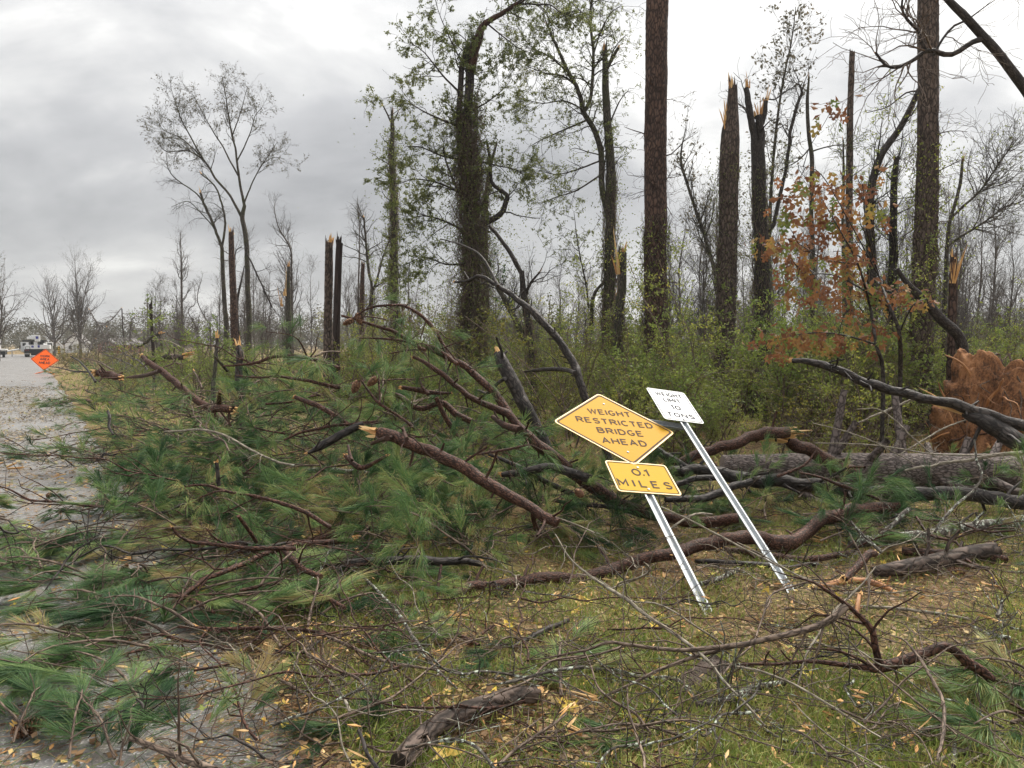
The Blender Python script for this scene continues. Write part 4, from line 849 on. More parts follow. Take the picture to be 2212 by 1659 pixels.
branch('snapped limb with a pale torn face slanting onto the fallen trunk', 'z7', [(150, 795, 60), (210, 815, 84), (280, 845, 86), (400, 922, 88), (500, 985, 92), (600, 1025, 96)], (9.1, 9.2), 'branch_bark', seed=10, ends=(.5, 0), sides=14)
branch('long dark pole-like limb raised across the red root mound', 'z7', [(193, 272, 34), (300, 292, 42), (400, 312, 50), (450, 335, 50), (600, 392, 54), (750, 442, 58), (900, 482, 60), (1100, 532, 64), (1300, 585, 68), (1500, 642, 70), (1712, 705, 74), (2000, 800, 80)], (9.6, 8.6), 'dark_bark', seed=11, ends=(.04, 0), tw=4, sides=14)
branch('thick limb with a large bright split, beneath the raised pole', 'z7', [(1325, 612, 50), (1390, 650, 90), (1470, 692, 112), (1600, 762, 118), (1712, 815, 120), (1900, 900, 124)], (8.9, 8.5), 'dark_bark', seed=12, ends=(.6, 0), sides=16)
branch('dark inner branch dipping behind the yellow diamond', 'z6', [(760, 510, 50), (850, 560, 56), (920, 600, 60), (1000, 650, 60)], (8.5, 8.4), 'dark_bark', seed=13)
branch('dark limb just under the mileage plate, rising to the right', 'z6', [(860, 862, 36), (1000, 850, 46), (1120, 838, 50), (1230, 805, 50), (1320, 770, 48), (1420, 745, 44)], (7.6, 7.9), 'dark_bark', seed=14, tw=2)
branch('short dark spur between plate and white post', 'z6', [(870, 770, 34), (960, 745, 38), (1060, 722, 40), (1190, 705, 40)], (7.9, 8.0), 'dark_bark', seed=15)
branch('grey log with a fresh sawn-looking end at the right edge', 'z6', [(2220, 1330, 60), (2330, 1318, 90), (2560, 1275, 100), (2750, 1235, 106), (2900, 1205, 108), (3010, 1190, 106)], 'g', 'pine_bark', 'fallen_log', cat='log', seed=16, ends=(0, .07), sides=20, plate=(.05, .09, .005), step=.03)
branch('dark log lying straight behind the grey log', 'b4', [(1190, 85, 60), (1350, 95, 62), (1500, 100, 60), (1750, 115, 58), (1950, 130, 56)], 'g', 'branch_bark', 'fallen_log', cat='log', seed=17, ends=(.05, 0), sides=14)
branch('straight dark branch with torn orange patch between the post feet', 'b3', [(980, 150, 22), (1080, 155, 38), (1300, 180, 40), (1500, 190, 40), (1700, 200, 38), (1880, 180, 36)], 'g', 'dark_bark', seed=18, ends=(.12, 0), tw=4)
branch('pair-lying dark branch just beyond the torn orange patch', 'b3', [(1170, 70, 26), (1290, 95, 44), (1500, 118, 48), (1750, 140, 50), (1950, 135, 48), (2150, 85, 44)], 'g', 'branch_bark', seed=19, ends=(.06, 0), tw=5)
branch('thick pale lichen-covered log lying behind the sinuous limb', 'z7', [(560, 1480, 50), (680, 1468, 64), (800, 1450, 70), (1000, 1438, 72), (1300, 1378, 72), (1600, 1335, 72), (1850, 1300, 74)], 'g', 'lichen_bark', 'lichen_log', cat='log', seed=20, sides=16)
branch('stripped orange branch lying in the grass right of the white post', 'b4', [(600, 342, 24), (680, 325, 44), (780, 305, 54), (900, 302, 50), (1000, 322, 46), (1080, 350, 40), (1150, 385, 30)], 'g', 'red_wood', seed=21, ends=(.05, .08))
branch('dark stub standing on the stripped orange branch', 'b4', [(780, 280, 46), (830, 225, 56), (890, 165, 60), (950, 115, 60), (1000, 100, 50)], (5.3, 5.6), 'branch_bark', seed=22, ends=(.05, .04))
branch('small stripped reddish stick upright in the grass', 'b4', [(870, 560, 26), (880, 470, 34), (895, 400, 28)], (4.75, 4.95), 'red_wood', 'broken_stick', seed=23, ends=(0, .05))
branch('arched dark branch nearest the right, with raw torn top', 'b4', [(1850, 1010, 70), (1780, 950, 74), (1690, 890, 76), (1600, 812, 70), (1500, 772, 72), (1350, 830, 76), (1200, 885, 78), (1060, 935, 78), (900, 935, 46), (700, 902, 36), (500, 888, 28), (300, 908, 24), (0, 912, 18), (-150, 905, 12)], (4.0, 4.0), 'branch_bark', seed=24, tw=10, subs=[[(1050, 935, 66), (1020, 840, 54), (1000, 750, 50), (985, 665, 50), (900, 562, 40), (800, 475, 34), (700, 402, 28), (560, 312, 20), (380, 262, 12), (240, 220, 6)], [(985, 925, 26), (850, 850, 20), (700, 800, 16), (500, 795, 10)]])
branch('long slender brown branch sweeping across the right foreground', 'b3', [(2090, 490, 56), (1950, 592, 52), (1700, 682, 46), (1500, 722, 44), (1300, 768, 42), (1100, 795, 36), (850, 800, 30), (500, 762, 26), (350, 745, 24), (200, 800, 20), (0, 850, 14), (-200, 870, 8)], (3.95, 3.7), 'twig_bark', seed=25, tw=14, subs=[[(1300, 768, 34), (1050, 832, 32), (850, 900, 28), (700, 960, 26), (500, 1062, 22), (300, 1152, 18), (180, 1215, 12)], [(500, 765, 20), (300, 830, 18), (100, 870, 14), (-80, 880, 8)]])
branch('short thick pine log lying lowest in the foreground', 'b2', [(870, 1620, 150), (930, 1540, 150), (1010, 1460, 150), (1150, 1345, 146), (1350, 1250, 140), (1550, 1185, 136), (1720, 1135, 130), (1880, 1120, 120)], 'g', 'pine_bark', 'pine_log', cat='log', seed=26, sides=40, plate=(.035, .05, .0035), step=.012, ends=(0, .03))
branch('lichen-spotted stick lying beside the long slender branch', 'b3', [(-400, 1040, 20), (-200, 985, 28), (0, 940, 34), (150, 925, 40), (350, 952, 40), (600, 1000, 36), (800, 1012, 40), (900, 1055, 40), (1000, 1160, 36)], 'g', 'lichen_bark', seed=27, tw=6)
branch('knobbly lichen stick lying in the grass at the lower centre right', 'b3', [(1000, 1205, 44), (1100, 1182, 56), (1250, 1150, 52), (1400, 1092, 54), (1520, 1060, 56), (1640, 1035, 44)], 'g', 'lichen_bark', seed=28, tw=4)
branch('pale lichen stick at the bottom right, forked at its end', 'b4', [(930, 1535, 24), (1050, 1512, 36), (1250, 1432, 46), (1400, 1382, 44), (1560, 1368, 44), (1700, 1382, 36), (1850, 1412, 26), (2087, 1410, 22)], 'g', 'lichen_bark', seed=29, tw=5, subs=[[(1570, 1380, 40), (1580, 1500, 44), (1580, 1640, 40)]])
branch('pale bare stick crossing the bottom right corner', 'b4', [(1330, 1670, 26), (1550, 1575, 30), (1700, 1512, 30), (1860, 1442, 28), (1960, 1470, 24), (1800, 1560, 22), (1660, 1640, 20)], 'g', 'pale_twig', seed=30)
branch('whitish bare twig running diagonally down across the right foreground', 'b3', [(-30, -40, 8), (80, 130, 14), (200, 240, 18), (400, 382, 24), (500, 440, 28), (650, 562, 28), (800, 662, 28), (950, 772, 28), (1100, 900, 24), (1200, 1030, 20), (1340, 1170, 18), (1500, 1360, 14)], (4.7, 3.4), 'pale_twig', seed=31, tw=6, subs=[[(500, 440, 14), (480, 330, 12), (460, 200, 10), (425, 70, 6)], [(410, 380, 10), (440, 320, 14), (560, 285, 16), (640, 250, 14), (655, 210, 10), (620, 165, 8)]])
branch('pale twig bowed over the needles left of centre', 'z8', [(1190, 370, 12), (1300, 362, 16), (1430, 352, 18), (1560, 372, 18), (1700, 430, 18), (1850, 510, 18), (2000, 580, 20), (2140, 615, 18)], (7.6, 7.), 'pale_twig', seed=32, tw=5)
branch('thin grey stick arching over the litter by the road patch', 'z8', [(850, 890, 8), (1000, 850, 12), (1200, 815, 14), (1390, 830, 12), (1500, 870, 8)], 'g', 'twig_bark', seed=33)
branch('long reddish branch running to the lower left of centre', 'z8', [(2560, 1150, 46), (2400, 1165, 44), (2212, 1190, 42), (2050, 1212, 40), (1900, 1262, 38), (1800, 1312, 40), (1650, 1372, 38), (1500, 1430, 36), (1430, 1470, 34), (1330, 1560, 28), (1250, 1660, 20)], 'g', 'branch_bark', seed=34, ends=(.08, 0), tw=10, subs=[[(2050, 1215, 40), (2120, 1290, 44), (2212, 1370, 44), (2330, 1420, 40)]])
branch('reddish branch above the cone, broken with forked tips', 'z8', [(1250, 1060, 14), (1290, 1120, 20), (1400, 1170, 24), (1600, 1195, 28), (1800, 1215, 32), (2000, 1212, 34), (2150, 1215, 34)], (4.9, 5.1), 'branch_bark', seed=35, ends=(.03, 0), tw=10, subs=[[(1500, 1075, 10), (1560, 1140, 14), (1640, 1180, 18)], [(1730, 980, 26), (1780, 1050, 28), (1830, 1120, 28), (1860, 1170, 28)]])
branch('short upright burnt-looking stub standing in the needles', 'z8', [(1590, 760, 28), (1580, 680, 28), (1570, 590, 26)], (6.3, 6.3), 'dark_bark', 'broken_stick', seed=36, ends=(0, .03))
branch('slender bowed branch with drooping needle brush left of centre', 'z8', [(1290, 830, 10), (1330, 770, 16), (1420, 752, 18), (1520, 760, 18), (1650, 800, 20), (1850, 840, 24), (2050, 890, 28), (2212, 950, 30), (2400, 1060, 32)], (5.9, 5.6), 'branch_bark', seed=37, nd=9, tw=8, subs=[[(1330, 920, 10), (1450, 850, 14), (1560, 805, 16), (1640, 800, 18)], [(1620, 960, 10), (1750, 900, 12), (1870, 842, 14)]])
branch('dark forked branch on the needles at mid left', 'z8', [(640, 580, 8), (760, 575, 12), (900, 550, 12), (1050, 520, 10)], 'g', 'dark_bark', seed=38, tw=8)
branch('low dark curved stick in the needles at mid left', 'z8', [(880, 690, 10), (960, 655, 18), (1030, 660, 22), (1080, 700, 26), (1110, 730, 24)], 'g', 'dark_bark', seed=39)
branch('smooth pale stick crossing the left edge on the road', 'z8', [(-80, 1210, 26), (0, 1200, 26), (150, 1185, 26), (300, 1160, 26), (420, 1130, 24), (600, 1118, 22), (730, 1115, 18)], 'g', 'pale_twig', seed=40)
branch('dark twig with lichen flecks slanting over the left foreground', 'z8', [(330, 1520, 10), (390, 1430, 14), (440, 1370, 16), (480, 1300, 16), (570, 1215, 14), (660, 1165, 10), (725, 1110, 6)], (4.2, 4.5), 'dark_bark', seed=41, tw=4)
branch('forked reddish branch by the pine cone, lower left', 'b1', [(890, 395, 18), (1080, 402, 22), (1220, 405, 26), (1330, 420, 34), (1450, 470, 30), (1560, 530, 22)], 'g', 'branch_bark', seed=42, tw=8, subs=[[(1330, 415, 28), (1380, 350, 30), (1440, 300, 32), (1530, 265, 32)], [(1050, 520, 10), (1140, 450, 12), (1230, 410, 16)]])
branch('level branch lying over the left foreground needles', 'b1', [(1290, 635, 18), (1400, 640, 22), (1570, 652, 24), (1700, 650, 26), (1880, 648, 28), (2050, 652, 26), (2212, 655, 24), (2400, 690, 22)], 'g', 'branch_bark', seed=43, tw=7)
branch('dark branch just below the level one, lower left', 'b1', [(860, 712, 12), (1000, 700, 18), (1160, 690, 24), (1300, 725, 26), (1450, 755, 26), (1600, 785, 22), (1690, 800, 18)], 'g', 'branch_bark', seed=44, tw=9)
branch('long thin branch trailing to the left road edge', 'b1', [(700, 910, 10), (850, 845, 16), (1000, 805, 20), (1150, 770, 20), (1290, 735, 18)], 'g', 'branch_bark', seed=45, nd=5, tw=5)
branch('curved brown branch right of the pine cone', 'b1', [(1740, 372, 22), (1900, 338, 28), (2050, 326, 30), (2200, 368, 30), (2400, 430, 32), (2500, 500, 30)], 'g', 'branch_bark', seed=46, tw=7)
branch('dark thick branch lying straight beyond the sinuous limb', 'b2', [(150, 220, 40), (300, 200, 50), (500, 165, 60), (750, 152, 64), (1000, 155, 64), (1250, 165, 58), (1460, 170, 46)], 'g', 'dark_bark', seed=47, ends=(0, .05), tw=5, subs=[[(20, 40, 46), (90, 110, 50), (180, 200, 52)]])
branch('brown branch with pale torn end behind the dark straight one', 'b2', [(-300, 90, 26), (0, 50, 38), (100, 30, 40), (250, 5, 40), (400, -30, 42), (600, -80, 44), (760, -120, 40), (850, -200, 22)], 'g', 'branch_bark', seed=48, ends=(0, .08), tw=5)
branch('whitish crooked twig in the lower centre', 'b2', [(60, 250, 8), (150, 180, 12), (260, 140, 16), (370, 142, 18), (470, 180, 20), (560, 240, 22), (640, 300, 22), (740, 400, 24), (830, 500, 26), (930, 640, 26), (1000, 760, 28), (1080, 870, 28), (1150, 950, 22), (1290, 1080, 14)], 'g', 'lichen_bark', seed=49, tw=9)
branch('grey stick curving through the lower left of centre', 'b2', [(-100, 640, 18), (60, 640, 20), (180, 660, 22), (350, 710, 24), (500, 770, 26), (650, 840, 26), (800, 890, 24), (1000, 925, 20), (1200, 960, 16)], 'g', 'twig_bark', seed=50, tw=8)
branch('dark stick with pale cut tip in the lower centre', 'b2', [(1690, 780, 34), (1800, 720, 40), (1900, 670, 40), (2000, 625, 38), (2100, 585, 32)], 'g', 'dark_bark', 'broken_stick', seed=51, ends=(0, .04))
branch('dark twig fork in the lower centre grass', 'b2', [(730, 640, 14), (900, 632, 18), (1080, 640, 24), (1220, 665, 28), (1340, 710, 30), (1450, 770, 30)], 'g', 'branch_bark', seed=52, tw=8, subs=[[(1340, 775, 18), (1420, 720, 20), (1500, 660, 20), (1580, 608, 16)]])
branch('greyish bent twig standing in the lower centre', 'b2', [(220, 910, 20), (300, 980, 24), (380, 1050, 26), (450, 1130, 28), (490, 1190, 28), (515, 1250, 26)], (3.9, 3.35), 'pale_twig', 'broken_stick', seed=53, tw=3)
branch('thin dark twig upright at the bottom left of centre', 'b2', [(570, 1385, 24), (610, 1470, 30), (640, 1560, 32), (720, 1670, 34)], (2.95, 2.75), 'dark_bark', 'broken_stick', seed=54)
branch('lichen-flecked curved twig at the bottom centre', 'b2', [(920, 1505, 22), (1040, 1495, 24), (1160, 1468, 22), (1270, 1450, 22), (1400, 1490, 24), (1480, 1560, 24), (1570, 1670, 24)], (2.95, 2.75), 'lichen_bark', seed=55, tw=4)
branch('thick brown twig along the bottom left corner', 'b1', [(940, 1460, 40), (1100, 1500, 48), (1250, 1560, 54), (1400, 1620, 58), (1560, 1680, 60)], (3., 2.75), 'twig_bark', seed=56, tw=5)
branch('bare dark twig with one needle brush over the asphalt patch', 'b1', [(1920, 1590, 20), (1840, 1520, 20), (1750, 1470, 20), (1660, 1420, 18), (1580, 1440, 12), (1410, 1465, 8)], (2.95, 3.15), 'dark_bark', seed=57, tw=3, nd=2)
# --- middle and left distance
branch('snapped reddish trunk slanting up out of the brush, far left', 'z1', [(1240, 1115, 34), (1300, 1165, 48), (1380, 1225, 54), (1500, 1325, 56), (1650, 1435, 58), (1800, 1545, 62), (1900, 1640, 60), (2050, 1800, 58), (2200, 1980, 54)], (11.4, 9.6), 'branch_bark', seed=60, ends=(.18, 0), sides=14, subs=[[(1100, 1297, 12), (1180, 1290, 30), (1280, 1275, 34), (1390, 1240, 38)]])
branch('cut log showing a round pale end in the needles', 'z1', [(1860, 1560, 70), (1940, 1562, 70), (2030, 1580, 66)], (9.3, 9.1), 'branch_bark', 'cut_log', cat='log', seed=61, ends=(0, .06), sides=16, subs=[[(1905, 1545, 46), (1910, 1480, 40), (1915, 1415, 30)]])
branch('broken log with shattered orange end in the distance', 'z1', [(1290, 1125, 44), (1400, 1128, 50), (1520, 1118, 52), (1600, 1112, 44)], (24, 24), 'pine_bark', 'broken_log', cat='log', seed=62, ends=(.2, .5), sides=14)
branch('curled splintered log end beside the far road edge', 'z1', [(850, 1255, 60), (920, 1262, 64), (1000, 1280, 60), (1060, 1300, 50)], (20, 19), 'branch_bark', 'broken_log', cat='log', seed=63, ends=(.45, .1), sides=14)
branch('low dark branch lying along the far road edge', 'z1', [(425, 1558, 14), (530, 1515, 22), (650, 1498, 26), (760, 1500, 28), (850, 1530, 28)], 'g', 'branch_bark', seed=64, tw=8)
branch('thin branch curving over the far litter', 'z1', [(750, 1410, 16), (870, 1462, 20), (960, 1520, 22), (1010, 1560, 22)], 'g', 'branch_bark', seed=65, tw=6)
branch('dark stick leaning in the far brush', 'z1', [(620, 1112, 12), (700, 1165, 14), (760, 1230, 16), (830, 1335, 20)], (21, 19), 'dark_bark', seed=66, tw=3, ends=(.1, 0))
branch('long dark branch reaching to the work sign', 'z1', [(430, 1198, 6), (550, 1220, 10), (650, 1243, 14), (800, 1246, 16), (920, 1240, 18)], (24, 22), 'dark_bark', seed=67, tw=8)
branch('pale bare stem bowed over in the left distance', 'z1', [(1330, 965, 8), (1440, 975, 14), (1560, 1025, 14), (1700, 1105, 10)], (28, 27), 'pale_twig', seed=68, tw=3)
branch('dark leaning trunk with raw tip beside the broken dark pole', 'z1', [(1190, 1035, 14), (1270, 990, 20), (1340, 940, 24), (1390, 912, 20)], (30, 30), 'hardwood_bark', 'leaning_log', cat='log', seed=69, ends=(0, .4), tw=8, subs=[[(1385, 915, 18), (1405, 990, 20), (1420, 1080, 20)]])
branch('thin vertical stump stick with torn tip in the mid distance', 'z1', [(1850, 1900, 44), (1856, 1600, 42), (1860, 1380, 40), (1872, 1200, 36), (1880, 1060, 32), (1890, 950, 26)], (13, 13.4), 'hardwood_bark', 'snapped_sapling', seed=70, ends=(0, .15), subs=[[(1788, 1012, 12), (1830, 1018, 14), (1876, 1020, 16)], [(1870, 1115, 22), (1930, 1180, 24), (1980, 1240, 26)]], sides=12)
branch('dark stump with bright orange torn tip in the mid distance', 'z1', [(2096, 1900, 66), (2094, 1500, 64), (2090, 1140, 60), (2085, 1070, 54), (2075, 1020, 40)], (14, 14.2), 'dark_bark', 'snapped_sapling', seed=71, ends=(0, .35))
branch('leaning reddish pine limb rising over the shrubs to the left', 'z3', [(1010, 2040, 34), (920, 1800, 36), (855, 1640, 36), (845, 1600, 35), (790, 1500, 33), (700, 1400, 31), (650, 1350, 28), (600, 1310, 25), (540, 1265, 22), (490, 1230, 19), (430, 1206, 16), (370, 1225, 12), (322, 1226, 9)], (11.2, 12.6), 'dark_bark', seed=72, ends=(0, .06), tw=5, sides=14, subs=[[(510, 1245, 14), (440, 1120, 10), (360, 1070, 8), (260, 1040, 5)], [(845, 1625, 20), (800, 1610, 20), (720, 1608, 18), (625, 1618, 10)]])
branch('stout broken trunk stub with a rotten top in the brush', 'z5', [(1990, 1190, 84), (1900, 1000, 84), (1780, 760, 86), (1740, 690, 88), (1690, 590, 90), (1650, 510, 88), (1615, 440, 78), (1595, 400, 60)], (9.9, 10.3), 'dark_bark', 'broken_stub', cat='log', seed=73, ends=(0, .1), sides=24, plate=(.05, .09, .006), step=.03, subs=[[(1640, 565, 26), (1590, 600, 24), (1530, 660, 20), (1460, 640, 14)]])
branch('torn reddish limb with an upright splinter amid the brush', 'z5', [(965, 625, 26), (1040, 632, 34), (1110, 645, 36), (1200, 655, 26), (1290, 660, 14)], (8.1, 8.2), 'branch_bark', seed=74, ends=(.05, .03), subs=[[(1140, 670, 30), (1100, 620, 18), (1080, 560, 8)], [(1190, 690, 30), (1240, 800, 34), (1300, 900, 34), (1335, 965, 30)]])
branch('branch behind the torn reddish limb, running down to the right', 'z5', [(860, 650, 22), (930, 670, 30), (1010, 720, 34), (1100, 760, 36), (1220, 720, 40), (1320, 800, 42), (1420, 850, 40)], (8.5, 8.2), 'branch_bark', seed=75, nd=6, tw=6)
branch('bowed bough with hanging needles at the left of the heap', 'z5', [(-200, 480, 12), (0, 465, 18), (120, 425, 22), (250, 415, 24), (380, 435, 28), (480, 470, 30), (560, 500, 30)], (9.2, 8.6), 'branch_bark', seed=76, nd=14, tw=6, subs=[[(350, 430, 12), (310, 340, 10), (260, 290, 8), (180, 270, 5), (80, 260, 4)]])
branch('low bough under the bowed one, left of the heap', 'z5', [(-120, 545, 8), (0, 560, 12), (150, 550, 16), (300, 570, 20), (440, 600, 22), (560, 625, 22)], (8.9, 8.4), 'branch_bark', seed=77, nd=10, tw=5)
branch('split branch with pale scars at the left of the heap', 'z5', [(268, 685, 26), (330, 710, 30), (420, 745, 32), (520, 800, 32), (620, 860, 30)], (8.2, 7.8), 'branch_bark', seed=78, ends=(.06, 0), nd=5, tw=4)
branch('brown branch sagging across the heap centre', 'z5', [(200, 970, 14), (300, 920, 18), (400, 895, 20), (520, 870, 22), (640, 862, 24), (740, 855, 24), (850, 850, 24)], (7.6, 7.5), 'branch_bark', seed=79, nd=5, tw=8)
branch('cone-bearing bough upright in the heap centre', 'z5', [(1120, 985, 20), (1060, 900, 18), (950, 810, 18), (830, 735, 20), (760, 660, 16), (700, 580, 12)], (7.4, 7.6), 'branch_bark', seed=80, nd=9, tw=6, subs=[[(820, 725, 14), (820, 620, 12), (815, 540, 9)]])
branch('charred-looking branch with a pale tip low in the heap', 'z5', [(350, 1050, 14), (420, 1015, 50), (520, 960, 54), (620, 910, 50), (720, 870, 44)], (7.2, 7.4), 'dark_bark', seed=81, ends=(.07, 0))
branch('brown forked stick left of the stout broken limb', 'z5', [(600, 1070, 26), (640, 1110, 34), (700, 1150, 38), (780, 1120, 26), (870, 1068, 18)], (6.6, 6.4), 'branch_bark', seed=82, ends=(.03, .03), subs=[[(615, 1000, 16), (625, 1050, 20), (640, 1100, 24)]])
branch('mossy lichen branch on the needles left of centre', 'z5', [(180, 1225, 30), (280, 1190, 34), (380, 1165, 36), (500, 1160, 34), (640, 1175, 30), (760, 1180, 26)], 'g', 'lichen_bark', seed=83, tw=5)
branch('thin twisted branch with side twigs across the heap foot', 'z5', [(1340, 1215, 8), (1420, 1190, 12), (1350, 1080, 0), (1460, 1060, 14), (1580, 1040, 18), (1700, 1020, 18), (1800, 995, 14)][3:], (6.8, 6.9), 'branch_bark', seed=84, tw=5, nd=3)
branch('dark bough with hanging brushes below the yellow diamond', 'z6', [(-300, 560, 20), (-100, 640, 30), (50, 720, 34), (200, 800, 36), (350, 870, 36)], (7.3, 7.3), 'dark_bark', seed=85, nd=14, tw=4, ndt=.25)
branch('needle-laden bough tucked under the long dark limb', 'z6', [(100, 860, 20), (250, 880, 26), (450, 900, 28), (650, 930, 26)], (7.3, 7.4), 'dark_bark', seed=86, nd=14, tw=4, ndt=.25)
branch('pine bough with fresh brushes over the fallen trunk', 'z7', [(100, 1040, 20), (280, 960, 16), (330, 900, 12), (360, 860, 8)], (8.2, 8.3), 'branch_bark', seed=87, nd=6)
branch('pine bough with long brushes lying before the fallen trunk', 'z7', [(250, 1010, 12), (420, 1060, 18), (560, 1110, 22), (700, 1160, 22), (830, 1210, 20)], (7.8, 7.7), 'branch_bark', seed=88, nd=12)
